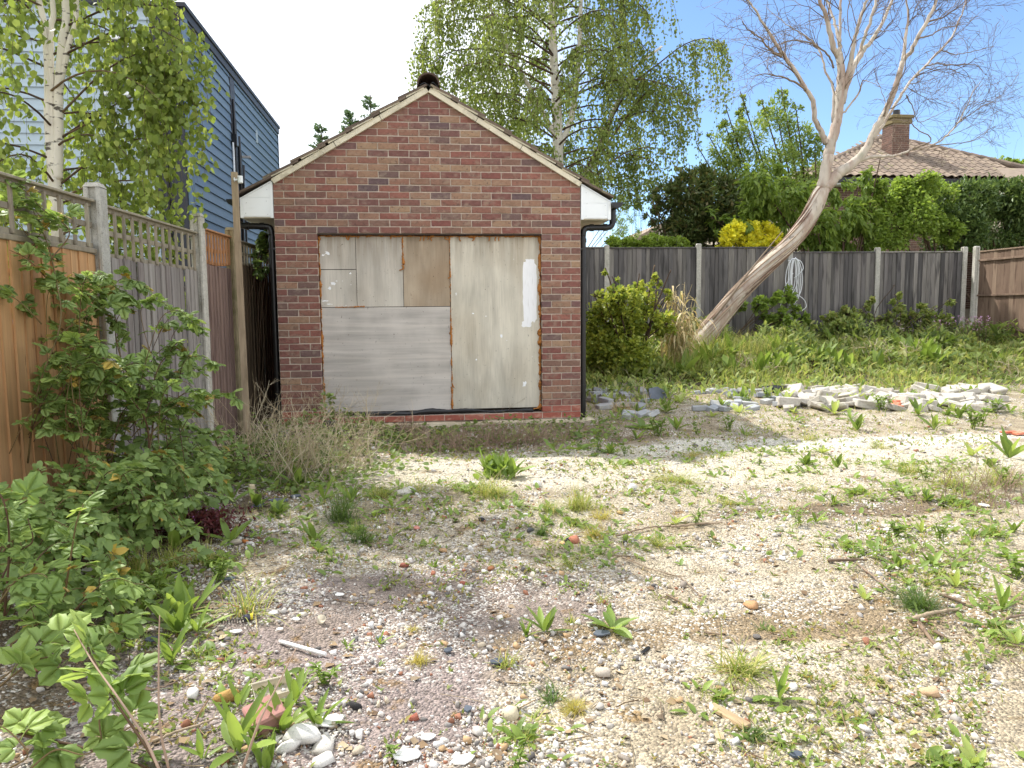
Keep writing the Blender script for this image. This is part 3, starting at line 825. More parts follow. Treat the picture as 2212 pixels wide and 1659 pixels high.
# left fence line
def LF(y): return (-2.50+.06*y)
def trellis(root, x0, x1, z0, z1, n, mat, sag=0.0):
    for i in range(n):
        x = x0+(x1-x0)*(i+.5)/n; t_ = (x-x0)/(x1-x0); zz = z0-sag*4*t_*(1-t_)
        mm = MB(); mm.cbox(x-.011, x+.011, -.021, -.003, zz, z1-.02, .002); mm.obj('trellis_batten', mat, root)
    for zz in (z0+.012, (z0+z1)/2, z1-.012):
        sg = sag if zz < z1-.03 else 0
        mm = MB(); k = 8
        for q in range(k):
            xa = x0+(x1-x0)*q/k; xb = x0+(x1-x0)*(q+1)/k; f = lambda x: zz-sg*4*((x-x0)/(x1-x0))*(1-(x-x0)/(x1-x0))
            mm.prism([(xa, f(xa)-.017), (xb, f(xb)-.017), (xb, f(xb)+.017), (xa, f(xa)+.017)], lambda p: (p[0], -.002, p[1]), lambda p: (p[0], .02, p[1]))
        mm.obj('trellis_rail', mat, root)
    mm = MB(); mm.cbox(x0-.005, x1+.005, -.03, .03, z1-.001, z1+.016, .003); mm.obj('trellis_cap', mat, root)
Y1, Y2, Y3 = 5.45, 7.37, 8.36
r, Ln, h = fence_panel('boarded_fence', (LF(3.52), 3.52), (LF(Y1), Y1), -.05, 1.67, M_FORANGE, 17, 'new orange larch fence panel with trellis top behind the brambles', cap=False)
trellis(r, .05, Ln-.05, 1.73, 2.03, 11, M_TRELLIS)
mm = MB(); mm.cbox(.05, Ln-.05, -.025, .03, 1.69, 1.722, .004); mm.obj('trellis_base', M_TRELLIS, r)
r, Ln, h = fence_panel('boarded_fence', (LF(Y1), Y1), (LF(Y2), Y2), -.05, 1.66, M_FGREY, 17, 'wide silvery grey fence panel with grey trellis between two concrete posts', cap=False)
trellis(r, .05, Ln-.05, 1.68, 2.02, 13, M_TRELLIS)
r, Ln, h = fence_panel('boarded_fence', (LF(Y2), Y2), (LF(Y3), Y3), -.05, 1.735, M_FPURP, 9, 'narrow reddish grey fence panel with sagging orange trellis on top', cap=False)
trellis(r, .05, Ln-.05, 1.80, 2.08, 10, M_TRORANGE, .035)
r, Ln, h = fence_panel('boarded_fence', (LF(Y3), Y3), (LF(10.2), 10.2), -.05, 1.80, M_FDARK, 16, 'shaded brown fence panel with trellis in the gap beside the garage', cap=False)
trellis(r, .05, Ln-.05, 1.83, 2.07, 15, M_TRELLIS)
rz = math.atan2(1, .06)
post(LF(Y1)+.01, Y1, -.1, 2.11, 'speckled concrete fence post nearest the camera, beside the orange boards', rotz=rz, w=.11)
post(LF(Y2)+.01, Y2, -.1, 2.16, 'concrete fence post between the silvery grey and the reddish panels', rotz=rz, w=.105)
post(LF(Y3)+.005, Y3, -.1, 2.14, 'short square post with pointed top between reddish panel and shaded panel', rotz=rz, w=.09, mat=mk('post_mossy', [(150,138,110)], None, (20,20,8), .3, .9, .3, dirt=dict(c=(110,108,70), s=(9,9,9), t=.5, k=.15, a=.6, rw=False)))
post(LF(10.2), 10.2, -.1, 2.1, 'post at the far end of the left fence behind the garage pipe', rotz=rz, w=.09)
post(LF(3.47), 3.47, -.1, 2.1, 'concrete fence post at the camera end of the orange panel', rotz=rz, w=.1)
# tall timber pole with a sensor
pt_, pb_0 = P(506, 372, Y=8.2), P(531, 860, Y=8.2)
pole = thing('timber_pole', (pb_0[0], 8.2, -.08), 'tall thin weathered timber pole against the left fence beside the garage', 'pole')
mm = MB(); mm.prism([(-.03, -.02), (.03, -.02), (.03, .02), (-.03, .02)], lambda p: (p[0], p[1], 0), lambda p: (p[0]+pt_[0]-pb_0[0], p[1], pt_[2]+.08)); mm.obj('shaft', mk('pole_wood', [(168,150,126)], None, (30,30,3), .3, .85, .3, dirt=dict(c=(110,92,72), s=(12,12,3), t=.56, k=.1, a=.6, rw=False)), pole)
q = P(519, 388, Y=8.17)
sen = thing('motion_sensor', (q[0], 8.17, q[2]), 'white cylindrical outdoor sensor fixed to the tall timber pole', 'sensor')
mm = MB(); mm.tube([(0, 0, -.036), (0, 0, -.03), (0, 0, .03), (0, 0, .037)], [.022, .026, .026, .024], 18); mm.obj('housing', M_WHITE, sen, smooth=False)
mm = MB(); mm.tube([(-.058, .005, -.002), (-.02, .002, -.002)], .010, 10); mm.tube([(-.062, .006, -.002), (-.054, .006, -.002)], .024, 14); mm.obj('bracket', M_WHITE, sen)

# back fence
BP = [(-.10, 15.46), (1.83, 15.38), (3.77, 15.30), (5.69, 15.22), (7.64, 15.14), (9.54, 15.07), (11.46, 14.99)]
ptop = [2.6, 2.6, 2.575, 2.60, 2.49, 2.51, 2.52]
wtop = [2.54, 2.54, 2.53, 2.53, 2.43, 2.43]
names = ['behind the garage', 'just right of the garage downpipe', 'behind the bright shrub and dry reeds', 'behind the base of the leaning trunk', 'right of the hanging white cable', 'beside the brown fence at the corner']
for i in range(6):
    if i == 0: continue
    fence_panel('boarded_fence', BP[i], BP[i+1], .40, wtop[i], M_FBACK, 19, 'dark grey feather edge fence panel '+names[i], 'dark grey panels of the back fence')
pl = ['', '', 'concrete post of the back fence nearest the garage downpipe', 'concrete post of the back fence above the dry reeds', 'concrete post of the back fence carrying the white cable', 'concrete post of the back fence in the middle of bare grey panels', 'concrete post ending the grey back fence at the corner']
for i in range(2, 7):
    post(BP[i][0], BP[i][1]-.01, .3, ptop[i], pl[i], 'concrete posts of the back fence', -.04, .10)
# right fence seen from its railed side
post(11.70, 14.93, .3, 2.53, 'concrete post starting the brown railed fence at the corner', None, -math.pi/2, .10)
for k, lab in ((0, 'brown railed fence panel dappled with tree shadow at the right edge'), (1, 'brown railed fence panel running out of frame towards the camera')):
    ya = 14.88-k*1.93; pa = (11.72+k*.06, ya); pb = (11.78+k*.06, ya-1.86)
    r, Ln, h = fence_panel('boarded_fence', pa, pb, .56, 2.42+.03*k, M_FBROWN, 19, lab, None, True)
    gb = thing('gravel_board', ((pa[0]+pb[0])/2, (pa[1]+pb[1])/2, .2), 'pale concrete gravel board under the '+('dappled' if k == 0 else 'nearer')+' brown fence panel', 'gravel board', None, math.atan2(pb[1]-pa[1], pb[0]-pa[0]))
    mm = MB(); mm.cbox(-.9, .9, -.03, .03, 0, .35, .008); mm.obj('slab', mk('gravelboard', [(214,206,188)], None, (6,6,6), .16, .95, .4, dirt=dict(c=(160,150,126), s=(5,5,5), t=.52, k=.15, a=.6, rw=False)), gb)
    if k: post(11.75, 12.97, .3, 2.5, 'concrete post between the two brown fence panels', None, -math.pi/2, .10)

# ------------------------------------------------------------------ blue clad building
M_SIDING = mk('siding_blue', [(108,130,154),(102,125,150),(114,136,158)], 'obj', (1.5,1.5,40), .06, .7, .12, bs=(3,3,90), bdist=.004)
M_SIDING2 = mk('siding_pale', [(172,188,200),(164,182,196)], 'obj', (1.5,1.5,40), .06, .7, .12, bs=(3,3,90), bdist=.004)
M_CHAR = mk('charcoal_metal', [(58,60,68)], None, (4,4,4), .1, .5, 0)
BX, BY0, BY1, BZ = -3.2, 11.25, 18.1, 5.42
bld = thing('clad_building', (BX, BY0, 0), 'two storey building clad in blue grey planks behind the left fence', 'building')
def BL(o): o.parent = bld; o.location = Vector(o.location)-Vector((BX, BY0, 0)); return o
mm = MB(); mm.box(BX-9, BX-.03, BY0+.03, BY1-.02, 0, BZ-.02); BL(mm.obj('core_wall', mk('dark_wall', [(60,70,80)], None)))
ex = .153
def plank(L_, mat):
    mm = MB(); mm.prism([(0.0, 0), (.036, 0), (.012, ex+.02), (0, ex+.02)], lambda p: (p[0], 0, p[1]), lambda p: (p[0], L_, p[1])); return mm.mesh('siding_plank', mat)
pa_, pb_ = plank(13.72-BY0-.10, M_SIDING), plank(BY1-14.06-.02, M_SIDING)
z = .5
while z < BZ-.16:
    BL(link('siding_plank', pa_, None, (BX-.006, BY0+.10, z))); BL(link('siding_plank', pb_, None, (BX-.006, 14.06, z)))
    z += ex
pf_ = plank(7.6, M_SIDING2); z = .5
while z < BZ-.16:
    BL(link('siding_plank', pf_, None, (BX-.42, BY0+.006, z), (0, 0, math.pi/2)).copy()) if False else BL(link('siding_plank', pf_, None, (BX-.42, BY0+.012, z), (0, 0, math.pi/2)))
    z += ex
# planks of the front face need their proud side towards -Y
for o in list(bld.children):
    if o.data == pf_: o.rotation_euler = (0, 0, -math.pi/2); o.location.x -= 7.6
mm = MB(); mm.cbox(BX-.02, BX+.045, BY0-.03, BY0+.10, .2, BZ-.02, .004); BL(mm.obj('corner_board', M_SIDING))
mm = MB(); mm.cbox(BX-.26, BX-.021, BY0-.05, BY0+.05, .2, BZ, .004); BL(mm.obj('charcoal_corner_panel', M_CHAR))
mm = MB(); mm.cbox(BX-.42, BX-.30, BY0-.035, BY0+.05, .2, BZ, .004); BL(mm.obj('charcoal_corner_panel', M_CHAR))
mm = MB(); mm.tube([(BX-.28, BY0-.06, .2), (BX-.28, BY0-.06, BZ)], .03, 10); BL(mm.obj('rainwater_pipe', M_BLACKP))
mm = MB(); mm.cbox(BX-9.1, BX+.07, BY0-.07, BY1+.05, BZ, BZ+.06, .004); BL(mm.obj('roof_edge', M_CHAR))
mm = MB(); mm.cbox(BX-.01, BX+.05, BY0-.04, BY1+.02, BZ-.12, BZ-.003, .004); BL(mm.obj('roof_fascia', M_CHAR))
mm = MB(); mm.cbox(BX-.01, BX+.03, 13.74, 14.04, .2, BZ-.125, .004); BL(mm.obj('dark_joint_panel', M_CHAR))
mm = MB(); mm.cbox(BX-.01, BX+.03, BY1-.03, BY1+.03, .2, BZ-.125, .004); BL(mm.obj('end_trim', M_CHAR))
for (yy, r_, mt, z0, z1) in ((13.66, .016, M_WHITE, 1.0, 4.15), (13.80, .022, M_BLACKP, .8, 4.9), (13.90, .014, M_BLACKP, .8, 4.6), (14.10, .03, M_BLACKP, .8, 4.35), (14.22, .014, M_BLACKP, .8, 4.1), (14.34, .03, M_BLACKP, .8, 3.9)):
    n = 14; zz = np.linspace(z0, z1, n); mm = MB(); mm.tube(np.stack([np.full(n, BX+.055), yy+rng.normal(0, .008, n), zz], 1), r_, 8); BL(mm.obj('wall_cable', mt))
mm = MB(); mm.cbox(BX+.02, BX+.2, 14.3, 14.35, 4.02, 4.06, .004); BL(mm.obj('cable_bracket', mk('galv', [(170,170,168)], None)))
for yy, z0 in ((13.72, 4.1), (14.16, 3.4)):
    mm = MB(); mm.cbox(BX+.03, BX+.12, yy-.06, yy+.06, z0, z0+.2, .008); BL(mm.obj('junction_box', M_BLACKP))
mm = MB(); mm.cbox(BX+.005, BX+.03, 15.7, 15.86, 4.6, 4.85, .004); BL(mm.obj('wall_vent', M_SIDING2))
q0, q1 = P(232, 76, Y=BY0), P(322, 205, Y=BY0)
wf = BL(thing('window', (q0[0], BY0, q1[2]), None, None)); wf.location = (q0[0]-BX, 0, q1[2])
ww, wh = q1[0]-q0[0], q0[2]-q1[2]
mm = MB(); f = .07
mm.cbox(0, ww, -.07, .02, 0, f, .006); mm.cbox(0, ww, -.07, .02, wh-f, wh, .006); mm.cbox(0, f, -.069, .02, f+.001, wh-f-.001, .006); mm.cbox(ww-f, ww, -.069, .02, f+.001, wh-f-.001, .006); mm.cbox(ww*.5-.03, ww*.5+.03, -.066, .02, f+.001, wh-f-.001, .006)
mm.obj('frame', M_WHITE, wf)
mg = mk('window_glass', [(70,84,92)], None, (1,1,1), .1, .05, 0, spec=.8)
mm = MB(); mm.box(f, ww-f, -.035, -.03, f, wh-f); mm.obj('pane', mg, wf)
mm = MB(); mm.cbox(-.05, ww+.05, -.12, .0, -.04, -.002, .004); mm.obj('sill', M_WHITE, wf)
mm = MB()
for k in range(9): mm.box(f+k*(ww-2*f)/9+.01, f+(k+1)*(ww-2*f)/9-.008, -.028, -.026, f+.02, wh-f-.02)
mm.obj('blind', mk('blind', [(206,212,206)], None), wf)
mm = MB(); mm.box(f, ww-f, -.024, -.02, f, wh-f); mm.obj('room_shade_sheet', mk('dark_timber_shade', [(40,32,26)], None), wf)  # dark-coloured sheet stands in for the unlit room behind the window

# ------------------------------------------------------------------ house behind the back fence
M_HTILE = mk('house_tile', [(134,118,104),(122,108,96),(146,130,114),(110,98,88),(128,112,100)], 'obj', (5,5,5), .22, .9, .3, bs=(40,40,40), dirt=dict(c=(150,146,104), s=(3,3,3), t=.60, k=.1, a=.5))
house = thing('brick_house', (17.6, 24, 0), 'brick house with hipped pantile roof and tall chimney beyond the back fence', 'house')
def HS(o): o.parent = house; o.location = Vector(o.location)-Vector((17.6, 24, 0)); return o
eL, eR, ap = np.array([12.3, 24.0, 5.53]), np.array([21.9, 24.0, 5.60]), np.array([17.58, 27.6, 7.70])
back = np.array([0, 8.0, 0])
mm = MB(); mm.add([eL, eR, eR+[0, 11, 0], eL+[0, 11, 0], ap, ap+[0, 3.4, 0]], [(0, 1, 4), (1, 2, 5, 4), (2, 3, 5), (3, 0, 4, 5)])
roof = HS(mm.obj('roof', mk('house_roof_under', [(120,104,90)], None)))
mm = MB(); nseg = 8
for k in range(nseg):
    x0, x1 = k/nseg*.30, (k+1)/nseg*.305; f0, f1 = .028*math.sin(2*math.pi*k/nseg), .028*math.sin(2*math.pi*(k+1)/nseg)
    mm.add([(x0, 0, f0+.02), (x1, 0, f1+.02), (x1, .36, f1), (x0, .36, f0), (x0, 0, f0+.002), (x1, 0, f1+.002)], [(0, 1, 2, 3), (4, 5, 1, 0)])
ptile = mm.mesh('pantile', M_HTILE)
up = ap-(eL+eR)/2; up[0] = 0; up_u = up/np.linalg.norm(up); slopeL = np.linalg.norm(up); tilt = math.atan2(up_u[2], up_u[1])
rows_ = int(slopeL/.31)
for r_ in range(rows_+1):
    s = r_*.31; t_ = s/slopeL
    xl = eL[0]+(ap[0]-eL[0])*t_; xr = eR[0]+(ap[0]-eR[0])*t_
    x = eL[0]-.1
    while x < xr:
        if x > xl-.12 and x < xr-.05 and x < 20.2:
            link('pantile', ptile, roof, (x, 24-.12+s*up_u[1], 5.60+s*up_u[2]+.02), (tilt, 0, 0))
        x += .30
def ridge_run(a, c, n):
    for k in range(n):
        p = a+(c-a)*(k/n); q = a+(c-a)*((k+.97)/n); mm = MB(); mm.tube([p+[0, -.03, .05], q+[0, -.03, .065]], .11, 10); o = mm.obj('hip_tile', M_HTILE); o.parent = roof
ridge_run(eR, ap, 18); ridge_run(eL, ap, 16)
M_HBRICK = mk('house_brick', [(112,86,76),(98,76,68),(124,96,84),(92,74,68)], 'island', (8,8,8), .2, .9, .2)
M_HMORT = mk('house_mortar', [(168,156,140)], None)
def brick_block(x0, x1, y0, y1, z0, z1, parent, nm='brickwork'):
    mm = MB(); z = z0; r_ = 0
    while z < z1-.05:
        for (fx0, fx1, fn) in ((x0, x1, 'f'), (y0, y1, 's')):
            a = fx0-(.1125 if r_ % 2 else 0)
            while a < fx1:
                p, q = max(a, fx0)+.006, min(a+.225, fx1)-.006
                if q-p > .03:
                    if fn == 'f': mm.box(p, q, y0-.008, y0+.02, z+.006, z+.069)
                    else: mm.box(x0-.008, x0+.02, p, q, z+.006, z+.069)
                a += .225
        z += .075; r_ += 1
    o = mm.obj(nm, M_HBRICK); o['kind'] = 'stuff'; o.parent = parent; return o
cb0 = P(1927, 330, Y=25.6); cx0 = cb0[0]
cq = P(1966, 250, Y=25.6)
ch = thing('chimney', (cx0, 25.6, 6.2), None, None); ch.parent = roof; ch.location = (cx0, 25.6, 6.2)
cw, chh = cq[0]-cx0, cq[2]-6.2
mm = MB(); mm.box(0, cw, 0, cw, 0, chh); mm.obj('chimney_core', M_HMORT, ch)
brick_block(0, cw, 0, cw, 0, chh-.3, ch)
mm = MB(); mm.cbox(-.06, cw+.06, -.06, cw+.06, chh-.28, chh-.10, .02); mm.cbox(-.10, cw+.10, -.10, cw+.10, chh-.099, chh+.02, .02); mm.obj('chimney_cap', mk('chimney_cap', [(120,108,78)], None, (9,9,9), .3, .95, .4), ch)
mm = MB(); mm.tube([(cw/2, cw/2, chh), (cw/2, cw/2, chh+.26)], [.13, .12], 12); mm.obj('chimney_pot', M_BLACKP, ch)
mm = MB(); mm.prism([(-.12, -.14), (.1, -.3), (.35, -.2), (cw+.1, -.24), (cw+.15, .05), (-.1, .3)], lambda p: (p[0], -.05, p[1]+.06), lambda p: (p[0], -.04, p[1]+.06)); mm.obj('lead_flashing', M_WHITE, ch)
wall = HS(MB().box(12.9, 21.4, 24.5, 34.5, 0, 5.45).obj('wall', M_HMORT))
bw = brick_block(12.9, 21.4, 24.5, 24.6, 1.2, 5.4, wall)
mm = MB(); mm.cbox(12.3, 21.9, 23.86, 23.98, 5.40, 5.54, .01); HS(mm.obj('gutter', M_BLACKP))
mm = MB(); mm.cbox(12.4, 21.8, 24.0, 24.45, 5.33, 5.40, .01); HS(mm.obj('soffit', M_WHITE))
mm = MB(); mm.tube([(18.2, 24.4, 5.3), (18.2, 24.4, 1)], .04, 8); HS(mm.obj('downpipe', M_BLACKP))
# neighbour's roof at the right edge and a far roof on the left
lt = thing('neighbour_extension', (20.4, 21.5, 0), 'lower tiled roof end at the right edge in front of the brick house', 'house')
q = P(2185, 392, Y=21.5)
mm = MB(); mm.add([(q[0]-20.4, 0, q[2]), (3.5, 0, q[2]), (3.5, 1.8, q[2]+.75), (q[0]-20.4+.9, 1.8, q[2]+.75), (q[0]-20.4, 0, q[2]-.08), (3.5, 0, q[2]-.08)], [(0, 1, 2, 3), (4, 5, 1, 0), (4, 0, 3)]); mm.obj('roof', M_HTILE, lt)
mm = MB(); mm.box(q[0]-20.4+.3, 3.4, .3, 1.8, 0, q[2]-.05); mm.obj('wall', M_HMORT, lt)
fr = thing('far_house', (10.5, 46, 0), 'far house gable with brown roof seen above the low hedge', 'house')
a, c, e = P(1375, 512, Y=46), P(1440, 478, Y=46), P(1520, 512, Y=46)
mm = MB(); mm.prism([(a[0]-10.5, a[2]), (c[0]-10.5, c[2]), (e[0]-10.5, e[2]), (e[0]-10.5, e[2]-.3), (c[0]-10.5, c[2]-.3), (a[0]-10.5, a[2]-.3)], lambda p: (p[0], 0, p[1]), lambda p: (p[0], 8, p[1])); mm.obj('roof', M_HTILE, fr)
mm = MB(); mm.prism([(a[0]-10.2, 0), (a[0]-10.2, a[2]-.3), (c[0]-10.5, c[2]-.35), (e[0]-10.8, e[2]-.3), (e[0]-10.8, 0)], lambda p: (p[0], .25, p[1]), lambda p: (p[0], 7.5, p[1])); mm.obj('wall', mk('render_wall', [(200,190,178)], None), fr)
# ------------------------------------------------------------------ trees
T4 = (np.array([(0, 0, 0), (-.42, .45, .10), (.42, .45, .10), (0, 1, -.05)], float), np.array([(0, 3, 1), (0, 2, 3)]))      # tiny folded leaf
T4N = (np.array([(0, 0, 0), (-.20, .45, .05), (.20, .45, .05), (0, 1, -.08)], float), np.array([(0, 3, 1), (0, 2, 3)]))    # narrow leaf
TB = leaf_tpl(4, .38, .10, .12, .36)                                                                                     # birch leaf seen close
TL = leaf_tpl(4, .17, .06, .25, .45)                                                                                     # long leaf

def arch(p0, d, L, up=.35, droop=.9, n=9, wob=.04, r=None):
    """a bough that rises and then hangs"""
    r = r or rng
    d = unit(d); t = np.linspace(0, 1, n)[:, None]
    p = np.asarray(p0)+d*L*t+np.array([0, 0, 1.])*(up*L*t-droop*L*t**2.2)
    return p+np.cumsum(r.normal(0, wob*L/n, p.shape), 0)

def weeping(name, label, cat, base, stems, boughs, strand_len, leaf_step, leaf, tpl, lmat, hang=.9, strand_per=5, r=None, tub=3, clip=None, drop=.9, group=None, jit=.05):
    """birch: white stems, arching boughs, hanging strands with leaves"""
    r = r or rng
    root = thing(name, base, label, cat, group); B = np.array(base, float)
    for st in stems:
        st = crom(np.asarray(st, float), 6); nm = NM(); nm.tube(st[:, :3]-B, st[:, 3], 10); nm.obj('trunk', M_BARK_BIRCH, root, True)
    tw = NM(); lv = NM(); pos = []; dr = []
    for bp, br in boughs:
        k = len(bp); tw.tube(bp-B, np.linspace(br, br*.25, k), 5, False)
        ns = max(3, int(strand_per*np.linalg.norm(bp[-1]-bp[0])))
        for q in range(ns):
            f = r.uniform(.22, 1.0)**.8*(k-1); i = min(int(f), k-2); p = bp[i]+(bp[i+1]-bp[i])*(f-i); tan = unit(bp[i+1]-bp[i])
            L = r.uniform(*strand_len)*(.6+.6*f/(k-1)); m = max(4, int(L/.12)+2); t = np.linspace(0, 1, m)[:, None]
            side = unit(tan*.5+rdir(1, r)[0]*[1, 1, .3])
            sp_ = p+side*(L*.35)*t**.7*(1-.35*t)+np.array([0, 0, -1.])*L*drop*t**1.4
            sp_ = sp_+np.cumsum(r.normal(0, .012*hang, sp_.shape), 0)
            tw.tube(sp_-B, np.linspace(br*.22, br*.07, m), tub, False)
            nl = max(3, int(L/leaf_step)); ft = r.uniform(.04, 1, nl)*(m-1); j = np.minimum(ft.astype(int), m-2)
            lp = sp_[j]+(sp_[j+1]-sp_[j])*(ft-j)[:, None]+r.normal(0, jit, (nl, 3))*[1, 1, .6]
            pos.append(lp); dr.append(r.normal(0, .45, (nl, 3))+[0, 0, -hang])
    pos = np.concatenate(pos); dr = np.concatenate(dr)
    if clip is not None:
        k = clip(pos); pos = pos[k]; dr = dr[k]
    n = len(pos); lv.scatter(tpl, pos-B, frames(dr, rdir(n, r)), r.uniform(.7, 1.2, n)*leaf)
    tw.obj('branches', M_TWIG, root, True)['kind'] = 'stuff'
    o = lv.obj('crown', lmat, root); o['kind'] = 'stuff'
    return root, n

# --- birch behind the left fence
r1 = np.random.default_rng(11)
LM_B1 = leafmat('birch_leaf_near', [(108,138,54),(122,152,60),(96,124,48),(140,166,72),(88,114,46),(156,178,84)], .46)
by = 7.3
b0 = P(124, 470, Y=by); bx = b0[0]
def sx(px, py, rr, Y=by): p = P(px, py, Y=Y); return (p[0], p[1], p[2], rr)
stems = [[(bx, by, -.1, .062), sx(124, 450, .05), sx(124, 380, .046), sx(126, 293, .042), sx(127, 190, .038), sx(135, 88, .034), sx(141, 0, .03), (bx+.12, by, 5.4, .022), (bx+.1, by, 7.0, .008)],
         [sx(127, 190, .03), sx(150, 90, .024), sx(165, 10, .022), (bx+.35, by-.1, 5.2, .012), (bx+.5, by-.1, 6.4, .004)],
         [(bx-.05, by+.1, -.1, .04), sx(108, 330, .034), sx(104, 200, .03), sx(100, 100, .028), sx(84, 0, .024), (bx-.35, by+.1, 5.3, .014), (bx-.4, by, 6.5, .004)],
         [(bx-.02, by-.05, 1.0, .03), sx(114, 300, .028), sx(111, 160, .024), sx(110, 60, .024), sx(109, -30, .02), (bx-.1, by-.1, 6.0, .006)]]
bo = []
for k in range(52):
    z = 1.5+5.2*(k/52)**1.05; a = k*2.4+r1.uniform(-.4, .4); L = r1.uniform(.75, 1.35)*(1.0 if z < 5 else .7)
    d = np.array([math.cos(a), math.sin(a), 0])
    bo.append((arch((bx+.02*math.cos(a), by+.02*math.sin(a), z), d, L, .45, .62, r=r1), .011))
for (pts) in ([(132,296),(200,260),(264,217),(330,203),(385,212)], [(130,300),(200,250),(300,170),(360,150),(400,170)], [(128,400),(220,330),(300,300),(380,310)], [(135,120),(240,70),(330,60),(395,90)], [(135,60),(260,10),(360,20),(420,70)], [(126,430),(200,400),(290,390),(370,410)], [(127,250),(230,150),(320,110),(380,120)]):
    pp = np.array([P(x, y, Y=by+dy) for (x, y), dy in zip(pts, np.linspace(0, r1.uniform(-.5, .1), len(pts)))]); bo.append((crom(pp, 3), .011))
weeping('birch_tree', 'young birch with white stems and pale green leaves in front of the blue building', 'birch', (bx, by, 0), stems, bo, (.35, .85), .024, .066, TB, LM_B1, 1.0, 11, r1, clip=lambda p: (p[:, 0] < -2.12+.06*(p[:, 1]-7)+np.where(p[:, 2] > 2.05, .5, 0)) & (p[:, 2] > .9))

# --- tall weeping birch beyond the garage
r2 = np.random.default_rng(12)
LM_B2 = leafmat('birch_leaf_far', [(118,144,64),(104,130,56),(134,158,74),(92,118,50),(148,170,86)], .45)
cy = 20.; c0 = P(1200, 300, Y=cy); cx = c0[0]
def sy(px, py, rr, Y=cy): p = P(px, py, Y=Y); return (p[0], p[1], p[2], rr)
stems = [[(cx, cy, 0, .20), sy(1205, 380, .15), sy(1203, 250, .13), sy(1196, 120, .11), sy(1192, 0, .09), (cx-.1, cy, 11.2, .05), (cx-.1, cy, 13, .01)],
         [sy(1203, 330, .09), sy(1235, 250, .07), sy(1250, 130, .06), sy(1255, 0, .05), (cx+.8, cy, 11, .02)],
         [sy(1240, 420, .09), sy(1290, 330, .075), sy(1330, 230, .06), sy(1370, 150, .04), sy(1430, 100, .03)],
         [sy(1203, 300, .07), sy(1150, 200, .055), sy(1100, 110, .045), sy(1060, 20, .03), (cx-2, cy, 10.4, .01)]]
bo = []
for k in range(64):
    z = 4.2+8.2*(k/64); a = k*2.399+r2.uniform(-.3, .3); L = r2.uniform(1.6, 3.5)*(1 if z < 9.5 else .75)
    d = np.array([math.cos(a), math.sin(a)*.8, 0]); bo.append((arch((cx, cy, z), d, L, .55, .55, r=r2, n=10), .03))
for pts, br in (([(1240,420),(1300,300),(1360,190),(1420,140),(1480,95),(1530,83),(1560,95)], .03), ([(1300,330),(1370,230),(1430,170),(1470,175),(1490,220)], .025), ([(1330,260),(1400,240),(1450,250),(1475,290)], .025), ([(1290,380),(1350,330),(1420,320),(1460,360)], .025),
                ([(1195,120),(1100,60),(1000,40),(930,70),(905,110)], .03), ([(1195,160),(1080,110),(980,110),(930,140)], .03), ([(1200,60),(1090,-10),(980,-20),(920,20)], .03), ([(1195,40),(1280,-30),(1350,-20),(1400,30)], .03), ([(1200,220),(1290,130),(1370,90),(1400,110)], .03), ([(1203,300),(1120,220),(1050,200),(1010,230)], .025), ([(1250,200),(1310,150),(1370,170)], .02), ([(1260,400),(1330,400),(1380,430)], .02)):
    pp = np.array([P(x, y, Y=cy+r2.uniform(-1, 1)*.4-.6) for x, y in pts]); bo.append((crom(pp, 3), br))
weeping('birch_tree', 'tall weeping birch with hanging leafy strands behind the garage', 'birch', (cx, cy, .3), stems, bo, (.7, 1.9), .034, .078, T4, LM_B2, 1.1, 9, r2, tub=3, drop=.95, clip=lambda p: p[:, 2] > 3.9, jit=.06)

# --- leaning dead eucalyptus
r3 = np.random.default_rng(13)
EY = 13.3
def E5(cx_, cy_, Y=EY): return P(1620+cx_*.293, cy_*.293, Y=Y)
M_EUC = mk('eucalyptus_bark', [(188,178,164)], None, (7,7,3), .16, .75, .25, bs=(30,30,10), dirt=[dict(c=(150,124,110), s=(7,7,2.0), t=.47, k=.16, a=.65, rw=False), dict(c=(128,132,108), s=(3,3,2), t=.58, k=.14, a=.55, rw=False), dict(c=(92,80,70), s=(14,14,5), t=.58, k=.10, a=.7, rw=False)])
M_EUCB = mk('eucalyptus_strips', [(124,96,82),(108,84,72),(150,124,106),(178,162,142),(134,106,90),(190,178,160)], 'island', (20,20,20), .2, .85, 0)
M_EUCT = mk('dead_twigs', [(112,94,80),(92,78,68),(140,124,106),(80,68,60)], 'island', (9,9,9), .15, .8, 0)
eb = P(1530, 716, Y=EY); eucalyptus = thing('dead_eucalyptus_tree', (eb[0], EY, .45), 'bare dead eucalyptus leaning right with peeling bark in front of the back fence', 'tree')
EB = np.array([eb[0], EY, .45])
K = .0021
trunk = [(*P(1512, 745, Y=EY), .21)]+[(*P(x, y, Y=EY), rr) for x, y, rr in ((1532,715,.20),(1565,672,.185),(1600,630,.178),(1650,580,.17),(1700,533,.165),(1735,490,.165))]+[(*E5(470, 1540), .162), (*E5(520, 1430), .155), (*E5(560, 1370), .12)]
def limb(pts, y0=EY, y1=EY, k=5, kk=K):
    n = len(pts); return crom([(*E5(a, b, y0+(y1-y0)*i/max(1, n-1)), c*kk) for i, (a, b, c) in enumerate(pts)], k)
